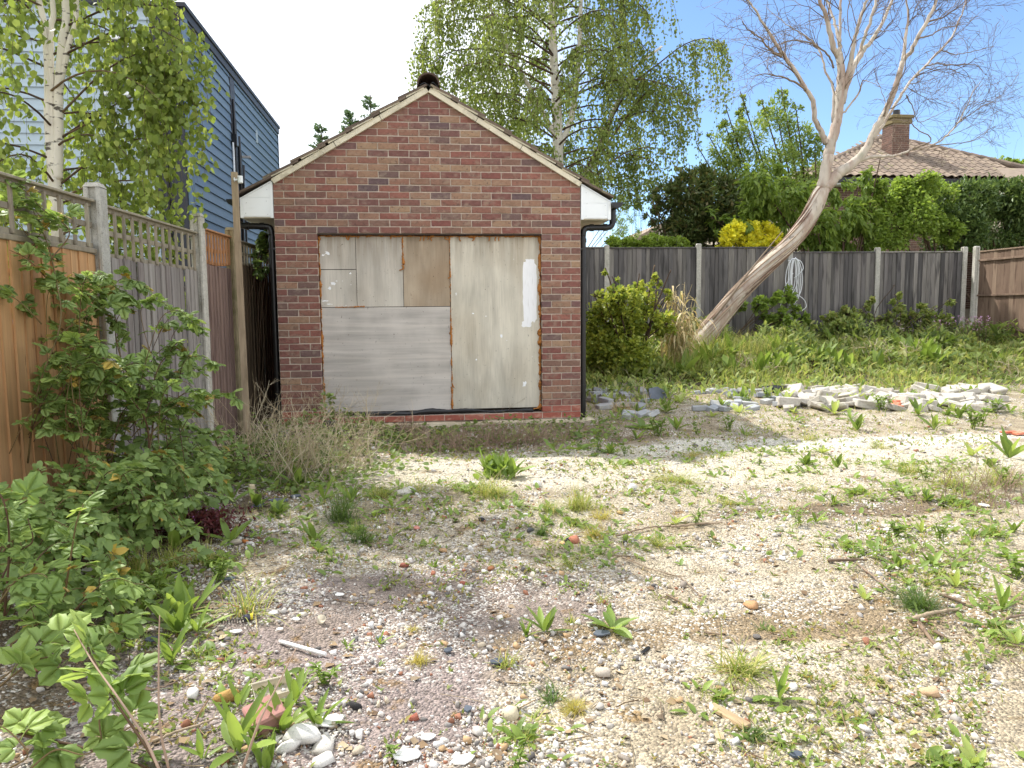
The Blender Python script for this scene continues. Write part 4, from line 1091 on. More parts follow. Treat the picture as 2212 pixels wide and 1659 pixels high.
limbs = {
 'A': limb([(530,1400,52),(570,1200,48),(590,1080,45),(640,900,42),(660,720,38),(670,500,32),(655,400,30)]),
 'A1': limb([(655,420,26),(610,330,23),(570,150,18),(510,0,14),(470,-120,8)], EY, EY-.3),
 'A2': limb([(660,420,20),(662,300,15),(665,200,12),(670,0,10),(675,-140,6)], EY, EY+.2),
 'A3': limb([(680,760,26),(735,560,26),(800,430,23),(870,330,18),(960,200,14),(1050,0,12),(1090,-120,7)], EY, EY+.5),
 'A4': limb([(690,650,22),(740,470,21),(770,300,16),(810,150,14),(860,0,10),(890,-120,6)], EY, EY-.4),
 'A5': limb([(790,440,15),(850,260,14),(900,120,12),(930,0,10),(935,-110,6)], EY+.2, EY+.1),
 'A6': limb([(660,340,14),(630,180,11),(590,60,9),(540,-60,6)], EY, EY+.5),
 'B': limb([(560,1060,26),(520,960,23),(480,880,21),(462,740,20),(400,640,18),(330,520,17),(260,430,16),(170,290,13),(100,180,10),(50,90,8),(0,20,6),(-80,-60,3)], EY, EY-.7),
 'B2': limb([(420,665,9),(300,590,8),(200,560,6),(90,545,4),(0,570,2)], EY-.3, EY-.6),
 'B3': limb([(612,900,13),(612,650,11),(560,530,9),(520,400,8),(480,320,8),(400,260,6),(300,200,4),(120,60,2)], EY, EY+.6),
 'B4': limb([(620,500,9),(585,420,8),(480,330,6),(330,300,5),(180,340,3),(60,420,2)], EY, EY-.5),
 'B5': limb([(235,420,9),(160,370,8),(60,270,6),(0,230,5),(-60,160,3)], EY-.5, EY-.9),
 'C': limb([(555,1390,62),(620,1310,58),(680,1260,55),(760,1205,48),(850,1110,40),(920,960,35),(1010,800,30),(1080,620,28),(1125,450,24)], EY, EY-.3),
 'C1': limb([(1125,460,18),(1148,250,14),(1165,150,11),(1155,0,8),(1150,-120,5)], EY-.3, EY-.1),
 'C2': limb([(1125,450,22),(1180,390,21),(1240,270,19),(1310,150,17),(1380,0,13),(1430,-120,8)], EY-.3, EY-.7),
 'C3': limb([(880,1060,19),(960,950,18),(1010,870,16),(1120,690,14),(1200,580,13),(1290,490,12),(1400,370,10),(1490,270,9),(1560,100,7),(1600,-20,5)], EY-.2, EY+.5),
 'C4': limb([(740,1215,26),(880,1160,19),(1050,1150,14),(1180,1110,11),(1330,1075,9),(1440,1010,8),(1530,910,7),(1600,780,5),(1640,680,4),(1700,600,2)], EY-.1, EY-.8),
 'C5': limb([(1290,490,8),(1380,470,7),(1500,480,6),(1660,480,4),(1740,560,2)], EY+.1, EY+.2),
 'C6': limb([(1200,1105,8),(1340,1030,6),(1230,950,5),(1180,900,5),(1090,880,4),(1030,890,3)], EY-.4, EY-.6),
 'C7': limb([(1150,700,7),(1200,790,5),(1240,900,4),(1350,860,3),(1480,800,2)], EY-.1, EY+.2),
 'C8': limb([(1240,280,9),(1330,260,7),(1420,210,5),(1560,180,3),(1700,130,2)], EY-.5, EY-.2),
 'C9': limb([(1310,160,10),(1420,130,7),(1520,60,5),(1640,-30,3)], EY-.5, EY-1.0),
 'CA': limb([(990,860,10),(1040,700,7),(1100,600,5),(1000,720,3)], EY-.3, EY-.5),
 'CB': limb([(620,900,14),(720,800,10),(800,690,9),(830,600,6),(900,610,3),(960,640,2)], EY, EY-.4),
 'CC': limb([(1330,1075,7),(1500,1060,5),(1650,1030,4),(1800,930,2)], EY-.5, EY-.3),
 'CD': limb([(1400,370,7),(1520,400,5),(1650,380,4),(1800,340,2)], EY+.3, EY+.6),
 'CE': limb([(1530,910,5),(1640,830,4),(1760,760,3),(1900,700,2)], EY-.7, EY-.4),
}
wood = NM()
tk = crom(trunk, 6); tk[:, 3] *= .86
def ridged(path, n=22, amp=.07, tw=2.2):
    V, F = tube_np(path[:, :3], path[:, 3], n)
    m = len(path); V = V.reshape(m, n, 3); a = np.arange(n)*2*np.pi/n
    for i in range(m):
        f = 1+amp*(np.sin(3*a+tw*i*.15)+.6*np.sin(7*a-tw*i*.2+1))*.6
        V[i] = path[i, :3]+(V[i]-path[i, :3])*f[:, None]
    return V.reshape(-1, 3), F
V, F = ridged(tk); wood.add(V-EB, F)
wood.obj('trunk', M_EUC, eucalyptus, True)
for k_, lb in limbs.items():
    if k_[0] == 'C': lb[:, 3] *= .84
    nm = NM(); nm.tube(lb[:, :3]-EB+r3.normal(0, .006, lb[:, :3].shape), lb[:, 3], 12 if lb[0, 3] > .05 else 8); nm.obj('limb', M_EUC if lb[0, 3] > .022 else M_EUCT, eucalyptus, True)
# peeling strips wound along the lower trunk
st = NM(); m = len(tk); T = np.gradient(tk[:, :3], axis=0); T = unit(T); u = unit(np.cross(T, [0, 1, 0])); w_ = np.cross(T, u)
for q in range(105):
    a0 = r3.uniform(0, 2*np.pi); i0 = int((m-12)*r3.uniform(0, 1)**1.7); ln = r3.integers(8, min(26, m-i0)); ii_ = np.arange(i0, i0+ln); a = a0+.035*(ii_-i0)*1.6
    lift = 1.03+.10*r3.uniform()*np.abs(np.linspace(-1, 1, ln))**4
    p = tk[ii_, :3]+(u[ii_]*np.cos(a)[:, None]+w_[ii_]*np.sin(a)[:, None])*(tk[ii_, 3]*lift)[:, None]
    st.tube(p-EB, np.sin(np.linspace(.15, np.pi-.15, ln))*r3.uniform(.007, .02), 4)
o = st.obj('peeling_bark', M_EUCB, eucalyptus, True); o['kind'] = 'stuff'
# twigs
tw = NM(); tips = []
def twig(p, d, L, r_, lev):
    n = max(4, int(L/.09)+2); d = unit(d); pts = [np.array(p)]
    bend = r3.normal(0, .10, 3)
    for _ in range(n-1):
        d = unit(d+r3.normal(0, .16, 3)+bend*.5+np.array([0, 0, -.02 if lev else .01])); pts.append(pts[-1]+d*L/(n-1))
    pts = np.array(pts); tw.tube(pts-EB, np.linspace(r_, max(r_*.35, .0026), n), 3 if lev > 0 else 4, False)
    tips.append(pts[-1])
    if lev < 2:
        for _ in range(r3.integers(3, 5) if lev == 0 else r3.integers(2, 4)):
            i = r3.integers(1, n-1); dd = unit(unit(pts[i+1]-pts[i])+rdir(1, r3)[0]*.85)
            twig(pts[i], dd, L*r3.uniform(.4, .7), r_*.55, lev+1)
for k_, lb in limbs.items():
    if k_ in ('A', 'C'): cnt = 3
    else: cnt = int(2+len(lb)*.22)
    for _ in range(cnt):
        i = r3.integers(int(len(lb)*(.35 if k_ not in ('A', 'C') else .5)), len(lb)-1); p = lb[i, :3]; t_ = unit(lb[min(i+1, len(lb)-1), :3]-lb[i-1, :3])
        out = (p-E5(800, 700))*np.array([1, .4, .3]); dd = unit(t_+rdir(1, r3)[0]*.7+unit(out)*.35)
        twig(p, dd, r3.uniform(.5, 1.3), min(.010, lb[i, 3]*.45), 0)
tw.obj('twigs', M_EUCT, eucalyptus, True)['kind'] = 'stuff'
# a thin stem leaning on the trunk's left
q = crom([(*P(1540, 690, Y=EY-.15), .022), (*P(1590, 625, Y=EY-.2), .02), (*P(1640, 560, Y=EY-.2), .014), (*P(1690, 500, Y=EY-.2), .008)], 5)
nm = NM(); nm.tube(q[:, :3]-EB, q[:, 3], 6); nm.obj('limb', M_EUCT, eucalyptus, True)

# --- leafy trees and shrubs beyond the back fence
def leafy(name, label, cat, base, clumps, n, size, tpl, lmat, droop=.3, shell=.55, stem=None, r=None, up=0., spread=1.0, group=None, yj=.6, stemmat=None):
    """clumps: (px, py, depth, radius in px) turned into balls of leaves"""
    r = r or rng; B = np.array(base, float); root = thing(name, base, label, cat, group)
    cs = []; rr = []
    for c in clumps:
        Yc = c[2]+r.uniform(-yj, yj)*.5; p = P(c[0], c[1], Y=Yc); cs.append(p); rr.append(c[3]*Yc/FPX)
    cs = np.array(cs); rr = np.array(rr); wts = rr**2.2; wts /= wts.sum()
    # sub clumps make the outline uneven
    ns = max(12, int(n/26)); ci = r.choice(len(cs), ns, p=wts)
    sp_ = cs[ci]+rdir(ns, r)*(rr[ci]*r.uniform(shell, 1.0, ns)**.6)[:, None]*spread
    si = r.choice(ns, n); out = unit(sp_[si]-cs[ci[si]])
    sr = (rr[ci[si]]*.30)[:, None]
    pos = sp_[si]+r.normal(0, 1, (n, 3))*sr*.55
    d = out*.7+rdir(n, r)*.8+np.array([0, 0, up-droop]); nr = rdir(n, r)*.7+np.array([0, 0, .9])
    lv = NM(); lv.scatter(tpl, pos-B, frames(d, nr), r.uniform(.65, 1.25, n)*size)
    o = lv.obj('crown', lmat, root); o['kind'] = 'stuff'
    tw = NM(); top = np.array([B[0], B[1], B[2]])
    for c, ra in zip(cs, rr):
        mid = (top+c)/2+r.normal(0, .1, 3)*np.array([1, 1, .3]); mid[2] = B[2]+(c[2]-B[2])*.55
        tw.tube(crom([top-B, mid-B, c-B, c-B+rdir(1, r)[0]*ra*.6+[0, 0, ra*.4]], 4), np.geomspace(.05 if stem is None else stem, .005, 13), 5)
    for k in r.choice(ns, min(ns, 60), replace=False):
        tw.tube(np.array([cs[ci[k]]-B, sp_[k]-B]), [.008, .003], 3)
    tw.obj('trunk', stemmat or M_TWIG, root, True)
    return root
r4 = np.random.default_rng(14)
LM_LIGHT = leafmat('leaf_fresh', [(120,152,66),(104,138,58),(140,168,78),(92,124,52),(154,178,88)], .4)
LM_BRONZE = leafmat('leaf_bronze', [(62,88,42),(74,100,48),(84,106,52),(54,78,38),(96,110,58),(108,104,60)], .28, .4)
LM_CHERRY = leafmat('leaf_cherry', [(112,146,52),(96,132,46),(130,160,60),(84,118,42)], .45)
LM_YEL = leafmat('leaf_golden', [(222,222,40),(232,232,66),(206,210,36),(190,202,50)], .42)
LM_HEDGE = leafmat('leaf_hedge', [(124,158,52),(108,142,46),(140,170,60)], .35)
LM_LAUREL = leafmat('leaf_dark', [(66,98,48),(78,112,54),(56,86,42),(94,126,62),(112,142,76)], .3, .4)
LM_SHRUB = leafmat('leaf_shrub', [(126,160,60),(110,146,52),(142,174,72),(96,130,48)], .42)
leafy('leafy_tree', 'tall fresh green tree with upright shoots behind the leaning trunk', 'tree', (10.6, 19.5, .3), [(x, y, 19.5, q) for x, y, q in ((1560,330,36),(1620,290,40),(1680,255,36),(1720,300,36),(1600,380,55),(1680,370,55),(1745,370,42),(1550,420,45),(1640,440,55),(1515,380,22),(1512,325,9),(1572,245,11),(1568,275,16),(1605,215,8),(1690,205,12),(1650,235,16),(1720,240,14),(1535,300,10),(1600,250,14),(1760,310,20),(1500,420,20),(1740,440,40))], 17000, .11, T4N, LM_LIGHT, .05, .3, .09, r4, up=.35)
leafy('evergreen_shrub', 'dark bronze tinted evergreen shrub left of the golden bush', 'shrub', (7.2, 17.0, .3), [(x, y, 17., q) for x, y, q in ((1440,430,30),(1490,415,42),(1540,425,46),(1500,475,52),(1560,475,42),(1432,478,28),(1412,442,14),(1405,470,10),(1580,420,26),(1520,385,18),(1480,505,40),(1550,510,40))], 9000, .15, T4N, LM_BRONZE, .1, .4, .06, r4, up=.3)
leafy('cherry_tree', 'cherry tree with drooping pointed leaves above the fence behind the leaning trunk', 'tree', (9.6, 16.4, .3), [(x, y, 16.3, q) for x, y, q in ((1640,395,40),(1700,425,46),(1625,450,36),(1760,480,42),(1700,480,46),(1820,465,42),(1600,490,30),(1550,478,24),(1852,420,32),(1800,400,30),(1880,390,24),(1850,505,34),(1780,520,30),(1720,525,26),(1690,380,24),(1900,350,14),(1580,500,20),(1870,470,30))], 6500, .17, TL, LM_CHERRY, .75, .35, .06, r4)
leafy('light_green_shrub', 'pale green spreading shrub in front of the brick house wall', 'shrub', (12.5, 16.7, .3), [(x, y, 16.6, q) for x, y, q in ((1900,450,34),(1950,425,36),(2000,402,28),(2040,425,30),(1985,470,46),(1925,500,38),(2050,498,28),(1885,520,26),(2060,540,12),(2020,548,9),(2035,556,6),(1950,395,14),(1900,405,16))], 12000, .085, T4, LM_SHRUB, .15, .35, .05, r4)
leafy('laurel_hedge', 'dark green dense evergreen hedge at the right edge above the fence', 'hedge', (14.2, 16.9, .3), [(x, y, 17.0, q) for x, y, q in ((2045,462,44),(2100,440,46),(2160,432,40),(2215,432,46),(2080,500,46),(2150,500,46),(2215,500,46),(2022,520,26),(2270,450,50),(2270,510,50),(2130,410,18),(2190,402,14),(2060,420,18))], 26000, .12, T4N, LM_LAUREL, .05, .5, .06, r4, up=.25)
leafy('golden_shrub', 'bright yellow leaved shrub showing above the grey fence', 'shrub', (8.0, 15.9, .3), [(x, y, 15.9, q) for x, y, q in ((1580,512,20),(1620,502,22),(1660,508,20),(1600,492,13),(1640,530,20),(1570,530,16),(1610,530,20),(1680,520,14),(1622,484,8),(1555,528,8),(1590,500,18),(1650,495,14),(1670,525,16))], 5200, .085, T4, LM_YEL, .0, .35, .03, r4, up=.4)
leafy('low_hedge', 'clipped light green hedge top showing above the fence right of the garage', 'hedge', (5.2, 16.2, .3), [(x, 526-3*math.sin(x*.05), 16.2, 15) for x in range(1325, 1490, 12)], 5200, .06, T4, LM_HEDGE, .0, .4, .02, r4, up=.5)
leafy('distant_tree', 'thin pale tree far beyond the garage gutter', 'tree', (6.4, 42, 0), [(x, y, 42., q) for x, y, q in ((1340,500,18),(1360,470,16),(1350,440,14),(1335,470,14),(1375,500,14),(1345,420,9))], 2200, .11, T4N, LM_LIGHT, .2, .1, .06, r4)
leafy('distant_tree', 'round green treetop above the roof at the far right', 'tree', (27.2, 46, 0), [(x, y, 46., q) for x, y, q in ((2140,362,16),(2165,352,14),(2190,356,14),(2212,360,14),(2240,362,20))], 2600, .2, T4, LM_SHRUB, .1, .4, .2, r4)
# conifer tops showing over the left roof slope
LM_CON = leafmat('leaf_conifer', [(92,128,82),(80,116,76),(108,142,92)], .25)
for i, (px, py, h) in enumerate(((692, 272, .62), (757, 243, .5), (797, 205, .75))):
    tp = P(px, py, Y=16.2); nm = NM(); B = np.array([tp[0], 16.2, 0.])
    root = thing('conifer_tree', B, ('lower left', 'middle', 'upper right')[i]+' of three feathery conifer tops above the garage roof', 'conifer', 'conifer tops behind the garage roof')
    tr = NM(); tr.tube(np.array([(0, 0, 0), (0, 0, tp[2]*.6), (.03, 0, tp[2])]), [.06, .04, .008], 6); pos = []; dd = []
    for k in range(46):
        z = tp[2]-h*1.9*r4.uniform(0, 1)**.9; L = .06+(tp[2]-z)*.30; a = r4.uniform(0, 6.28); d = np.array([math.cos(a), math.sin(a), .55])
        tt = np.linspace(.05, 1, 14)[:, None]; br = np.array([0, 0, z])+d*L*tt-np.array([0, 0, .2])*L*tt**2; tr.tube(br[[0, 6, 13]], [.008, .005, .002], 3, False)
        pos.append(np.repeat(br, 2, 0)+r4.normal(0, .012, (28, 3))); dd.append(np.repeat(d[None], 28, 0)+r4.normal(0, .6, (28, 3)))
    pos = np.concatenate(pos); dd = np.concatenate(dd); nm.scatter(T4N, pos, frames(dd, rdir(len(pos), r4)), r4.uniform(.05, .09, len(pos)))
    nm.obj('crown', LM_CON, root)['kind'] = 'stuff'; tr.obj('trunk', M_TWIG, root, True)
# ------------------------------------------------------------------ gravel and stones
r5 = np.random.default_rng(21)
def stone_tpl(r, sub=0, flat=.7):
    """angular stone: the hull of a few random points"""
    n = (11, 24, 60, 90)[sub]
    pts = rdir(n, r)*r.uniform(.78, 1.0, (n, 1)); pts = np.sign(pts)*np.abs(pts)**.82*np.array([1, r.uniform(.62, .95), flat])*.56
    bm = bmesh.new()
    for p in pts: bm.verts.new(p)
    bmesh.ops.convex_hull(bm, input=bm.verts)
    loose = [v for v in bm.verts if not v.link_faces]
    if loose: bmesh.ops.delete(bm, geom=loose, context='VERTS')
    bmesh.ops.triangulate(bm, faces=bm.faces); bm.verts.index_update()
    V = np.array([v.co[:] for v in bm.verts]); F = np.array([[v.index for v in f.verts] for f in bm.faces]); bm.free()
    return V, F
ST = [stone_tpl(r5, 0, r5.uniform(.55, .85)) for _ in range(10)]
STONE_COLS = [(r_*.5+g_*.35+b_*.15+(r_-g_)*.55, g_*.6+r_*.25+b_*.15, b_*.7+g_*.3) if max(r_, g_, b_)-min(r_, g_, b_) < 55 else (r_, g_, b_) for r_, g_, b_ in [(206,200,190),(188,180,168),(214,206,194),(176,168,156),(198,186,164),(220,214,204),(160,150,140),(204,196,184),(190,172,140),(130,124,120),(212,204,190),(150,136,120),(196,190,182),(178,148,112),(108,102,98),(208,198,184),(150,104,82),(186,178,170),(168,160,152),(204,200,194)]]
M_GRAVEL = mk('gravel_stones', STONE_COLS, 'island', (30,30,30), .16, .9, 0, const=True, det=2)
M_STONE = mk('loose_stone', STONE_COLS, 'obj', (22,22,22), .2, .9, .4, bs=(90,90,90), const=True, dirt=dict(c=(110,98,84), s=(14,14,14), t=.6, k=.1, a=.5))
def lowfreq(x, y): return .5+.25*np.sin(1.9*x+.7*y+.4)+.25*np.sin(2.7*y-1.1*x+2.2)*np.cos(.9*x+1.7)
g = NM(); N0 = 170000
yy = 1.75+(r5.uniform(0, 1, N0)**1.9)*7.0; half = .72*yy
xx = .118*yy+r5.uniform(-1.02, 1.02, N0)*half
dens = np.clip(lowfreq(xx, yy)*1.1+.25*np.exp(-((xx-.4)**2/.9+(yy-3.2)**2/1.3))+.5*np.exp(-((xx-.2)**2/.8+(yy-4.6)**2/.5))-.35*np.exp(-((xx+.55)**2/.35+(yy-2.7)**2/.7)), .06, 1)
dens *= np.clip(.25+1.5*(np.sin(xx*6.1+1.7*yy)*np.sin(yy*5.3-2.1*xx+.5)+.4*np.sin(13*xx)*np.sin(11*yy+1)+.35), .12, 1.15)
dens *= np.where(xx < -1.7, .25, 1)*np.where(yy > 7.6, .5, 1)
k = r5.uniform(0, 1, N0) < dens*.85*np.where(xx > 1.2, .7, 1); k &= ~((yy > 8.35) & (xx > -1.75) & (xx < 2.0)); k &= xx > LF(yy)+.05
xx, yy = xx[k], yy[k]; n = len(xx)
sz = np.clip(np.exp(r5.normal(-4.85, .58, n)), .004, .040)*(.8+.09*yy)
zz = gz(xx, yy)+sz*.12
A = r5.uniform(0, 6.28, n); tiltv = r5.normal(0, .35, (n, 2))
zax = unit(np.stack([tiltv[:, 0], tiltv[:, 1], np.ones(n)], 1)); yax = np.stack([np.cos(A), np.sin(A), np.zeros(n)], 1); rot = frames(yax, zax)
which = r5.integers(0, 10, n)
for q in range(10):
    s_ = which == q; g.scatter(ST[q], np.stack([xx, yy, zz], 1)[s_], rot[s_], sz[s_])
tag(g.obj('gravel', M_GRAVEL), 'pale limestone gravel and crushed rubble strewn over the yard', 'gravel', None, 'stuff')
print('gravel', n)

# larger single stones
SB = []
for q in range(8):
    V, F = stone_tpl(r5, 1, r5.uniform(.55, .85)); SB.append(np_mesh('stone', V, F, M_STONE, False))
cnt = 0
def stone(px, py, w, label, mat=None, group=None, flat=1.0, cat='stone', name='stone', gp=None):
    p = gp if gp is not None else PG(px, py)
    me = random.choice(SB)
    if mat is not None: me = me.copy(); me.materials.clear(); me.materials.append(mat)
    o = link(name, me, None, (p[0], p[1], p[2]+w*.22*flat), (random.uniform(-.3, .3), random.uniform(-.3, .3), random.uniform(0, 6)), None, (w, w*.9, w*flat))
    return tag(o, label, cat, group)
def solid(name, c): return mk(name, [c], None, (30,30,30), .2, .85, .4, bs=(120,120,120), dirt=dict(c=tuple(v*.6 for v in c), s=(16,16,16), t=.6, k=.1, a=.5, rw=False))
for _ in range(120):
    t = r5.uniform(0, 1)**1.5; y = 2.0+t*5.2; x = .118*y+r5.uniform(-.62, 1.0)*.66*y
    if x < -1.2: continue
    stone(0, 0, float(r5.uniform(.024, .046)), 'small pale stone lying loose among the gravel', None, 'loose pale stones on the gravel', float(r5.uniform(.6, .9)), gp=(x, y, float(gz(x, y))))
for a in ((900,1142,.06,'flat coral pink pebble on the gravel left of centre',solid('pink_stone',(196,134,120)),.5),(873,1225,.055,'red brown pebble half sunk in shaded gravel',solid('redbrown_stone',(150,92,76)),.8),
          (957,1192,.055,'tan rounded pebble left of the small rosette',solid('tan_stone',(186,150,112)),.7),(1060,1230,.05,'brown elongated flint in the centre gravel',solid('brown_flint',(150,102,68)),.6),
          (1622,1311,.075,'smooth orange brown oval stone on the sunny gravel',solid('orange_stone',(186,144,104)),.6),(490,1513,.085,'ochre yellow lumpy stone beside a weed at lower left',solid('ochre_stone',(180,142,84)),.85),
          (418,1505,.075,'rough white stone left of the ochre stone',solid('white_stone',(222,218,210)),.75),(2010,1500,.085,'pale orange flat stone near the right edge',solid('paleorange',(196,164,130)),.5),
          (1303,1460,.065,'angular grey beige stone beside the dry leaves',solid('greybeige',(186,174,158)),.85),(1103,1550,.07,'round cream stone beside flattened grass at the bottom',solid('cream_stone',(208,194,166)),.9),
          (655,1600,.13,'large white rubble lump at the bottom left of centre',solid('white_lump',(214,210,202)),.65),(625,1620,.08,'white rubble lump left of the large one',solid('white_lump',(214,210,202)),.7),
          (700,1620,.08,'pale rubble lump right of the large white one',solid('white_lump2',(200,194,184)),.7),(700,1650,.07,'white rubble stone at the bottom edge',solid('white_lump',(214,210,202)),.7),
          (768,1530,.05,'black clinker pebble among white gravel',solid('clinker',(52,50,50)),.8),(1040,1125,.045,'black stone on the bright gravel left of the tufts',solid('clinker',(52,50,50)),.8),
          (1145,1148,.07,'pair of dark grey lumps by the feathery weed',solid('darkgrey',(92,90,92)),.7),(1340,1110,.05,'buff stone at the edge of the bright grass',solid('buff',(190,160,110)),.8),
          (1160,1050,.07,'tall pale stone standing near the bright grass',solid('white_stone',(222,218,210)),1.1),(1365,1060,.10,'upright white stone right of the bright grass',solid('white_stone',(222,218,210)),1.0),
          (510,1175,.07,'beige stone under the grey leaved weed at left',solid('greybeige',(186,174,158)),.8),(530,1172,.06,'rusty orange stone beside the beige one',solid('rusty',(176,112,60)),.6),
          (875,1066,.16,'broad flat white slab of rubble before the grass',solid('white_lump2',(200,194,184)),.4),(895,1555,.045,'broken red brick chip in the centre gravel',solid('brickchip',(160,96,78)),.7),(1000,1262,.04,'small red brick chip in mossy gravel',solid('brickchip',(160,96,78)),.7),(935,1240,.035,'orange brick chip near the pink patch',solid('brickchip2',(170,112,88)),.7),
          (1240,1172,.075,'rounded orange brick lump beside a black bottle cap',solid('brickchip2',(170,112,88)),.9),(1215,1175,.05,'flat beige stone left of the orange lump',solid('buff',(190,160,110)),.5)):
    stone(a[0], a[1], a[2], a[3], a[4], None, a[5])

# ------------------------------------------------------------------ weeds
LM_DOCK = leafmat('weed_leaf', [(112,146,54),(98,132,50),(126,160,62),(88,120,46),(138,170,72)], .38, .5, rnd='obj')
LM_DOCK_I = leafmat('weed_leaf_many', [(112,146,54),(98,132,50),(126,160,62),(88,120,46),(138,170,72)], .38, .5)
LM_DOCK_PALE = leafmat('weed_leaf_pale', [(150,174,84),(138,164,76),(162,184,96)], .38, .5)
def dock_leaf(r, L, W, wav=.0):
    """broad blade with a sunken midrib, stalk and a slight roll"""
    n = 8; V = []; F = []
    curl = r.uniform(-.05, .35); tw = r.uniform(-.3, .3)
    for i in range(n+1):
        t = i/n; w = W*(.10+.90*max(0, math.sin(math.pi*min(1, max(0, (t-.10)/.92))**.80))**.75) if 0 < i < n else W*.08
        y = L*t; zc = -curl*L*t*t*.6
        for q in (-1, -.5, 0, .5, 1):
            x = q*w; z = zc+abs(q)*w*.35+wav*math.sin(i*2.3+q*3)*W*.25
            a = tw*t; V.append((x*math.cos(a)-0*math.sin(a), y, z+x*math.sin(a)))
    for i in range(n):
        for q in range(4):
            a = i*5+q; F += [(a, a+1, a+6), (a, a+6, a+5)]
    return np.array(V), np.array(F)
def euler_leaf(r, az, elev):
    d = np.array([math.cos(az)*math.cos(elev), math.sin(az)*math.cos(elev), math.sin(elev)]); nn = np.array([-math.cos(az)*math.sin(elev), -math.sin(az)*math.sin(elev), math.cos(elev)])+r.normal(0, .15, 3)
    return frames(d[None], nn[None])[0]
def rosette_mesh(r, nl, L, W, elev, mat, wav=.1):
    nm = NM()
    for q in range(nl):
        V, F = dock_leaf(r, L*r.uniform(.55, 1.1), W*r.uniform(.75, 1.2), wav); Rm = euler_leaf(r, q*2.4+r.uniform(-.4, .4), r.uniform(*elev)); nm.add(V @ Rm.T, F)
    return nm.mesh('weed', mat, True)
ROS = [rosette_mesh(r5, int(r5.integers(5, 9)), 1.0, .12, (.35, 1.35), LM_DOCK_I) for _ in range(5)]
ROSF = [rosette_mesh(r5, int(r5.integers(6, 10)), 1.0, .125, (.08, .5), LM_DOCK_I) for _ in range(3)]
ROSP = [rosette_mesh(r5, int(r5.integers(5, 8)), 1.0, .14, (.3, 1.3), LM_DOCK_PALE) for _ in range(3)]
def jag_leaf(r, L, W):
    n = 9; V = []; F = []; curl = r.uniform(.0, .5)
    for i in range(n+1):
        t = i/n; w = W*(.25+.75*t)*(1.0 if i % 2 else .38)*(1 if i < n else .05)*(1 if i > 1 else .3); y = L*t; z = -curl*L*t*t*.5+.02*L
        V += [(-w, y-(.06*L if i % 2 else 0), z+.2*w), (0, y, z), (w, y-(.06*L if i % 2 else 0), z+.2*w)]
    for i in range(n):
        for q in (0, 1): a = i*3+q; F += [(a, a+1, a+4), (a, a+4, a+3)]
    return np.array(V), np.array(F)
def jag_mesh(r, nl, elev):
    nm = NM()
    for q in range(nl):
        V, F = jag_leaf(r, r.uniform(.6, 1.1), r.uniform(.11, .17)); nm.add(V @ euler_leaf(r, q*2.4+r.uniform(-.4, .4), r.uniform(*elev)).T, F)
    return nm.mesh('weed', LM_DOCK_I, True)
def stem_mesh(r, ns):
    nm = NM()
    for q in range(ns):
        a = r.uniform(0, 6.28); b = np.append(r.normal(0, .10, 2), 0); tp = b+np.array([math.cos(a)*.3, math.sin(a)*.3, r.uniform(.6, 1.05)]); c = crom([b, (b+tp)/2+[0, 0, .08], tp], 4); nm.tube(c, .018, 4, False)
        k = 16; f = r.uniform(.1, 1, k)*(len(c)-1); i = np.minimum(f.astype(int), len(c)-2); p = c[i]+(c[i+1]-c[i])*(f-i)[:, None]; d = rdir(k, r)*[1, 1, .4]+[0, 0, .35]
        nm.scatter(leaf_tpl(4, .2, .06, .25, .45), p, frames(d, rdir(k, r)*.4+[0, 0, 1]), r.uniform(.18, .36, k))
    return nm.mesh('weed', LM_DOCK_I, True)
JAG = [jag_mesh(r5, int(r5.integers(7, 12)), (.05, .8)) for _ in range(4)]; STM = [stem_mesh(r5, int(r5.integers(2, 6))) for _ in range(4)]
ROS += [rosette_mesh(r5, int(r5.integers(3, 12)), 1.0, w_, (.2, 1.45), LM_DOCK_I, .2) for w_ in (.08, .10, .13, .16, .09)]
def weed(px, py, hpx, label=None, kind='up', group=None, hero=False):
    p = PG(px, py); h = hpx*np.linalg.norm(p[:2])/FPX*(1.08 if hero else 1.4)
    if hero:
        root = thing('broad_leaf_weed', p, label, 'weed', group)
        nl = hero if isinstance(hero, int) and hero > 1 else 8
        for q in range(nl):
            V, F = dock_leaf(r5, h*r5.uniform(.7, 1.08), h*.10*r5.uniform(.8, 1.2), .14); Rm = euler_leaf(r5, q*2.4+r5.uniform(-.4, .4), r5.uniform(.75, 1.4) if q < nl*.6 else r5.uniform(.2, .7))
            link('leaf', np_mesh('leaf', V @ Rm.T, F, LM_DOCK, True), root, (float(r5.normal(0, h*.05)), float(r5.normal(0, h*.05)), 0))
        return root
    me = random.choice({'up': ROS, 'flat': ROSF, 'pale': ROSP, 'jag': JAG, 'stem': STM}[kind])
    o = link('broad_leaf_weed', me, None, (p[0], p[1], p[2]-.004), (0, 0, random.uniform(0, 6.28)), None, (h*random.uniform(.8, 1.2), h*random.uniform(.8, 1.2), h*random.uniform(.75, 1.2)))
    return tag(o, label, 'weed', group)
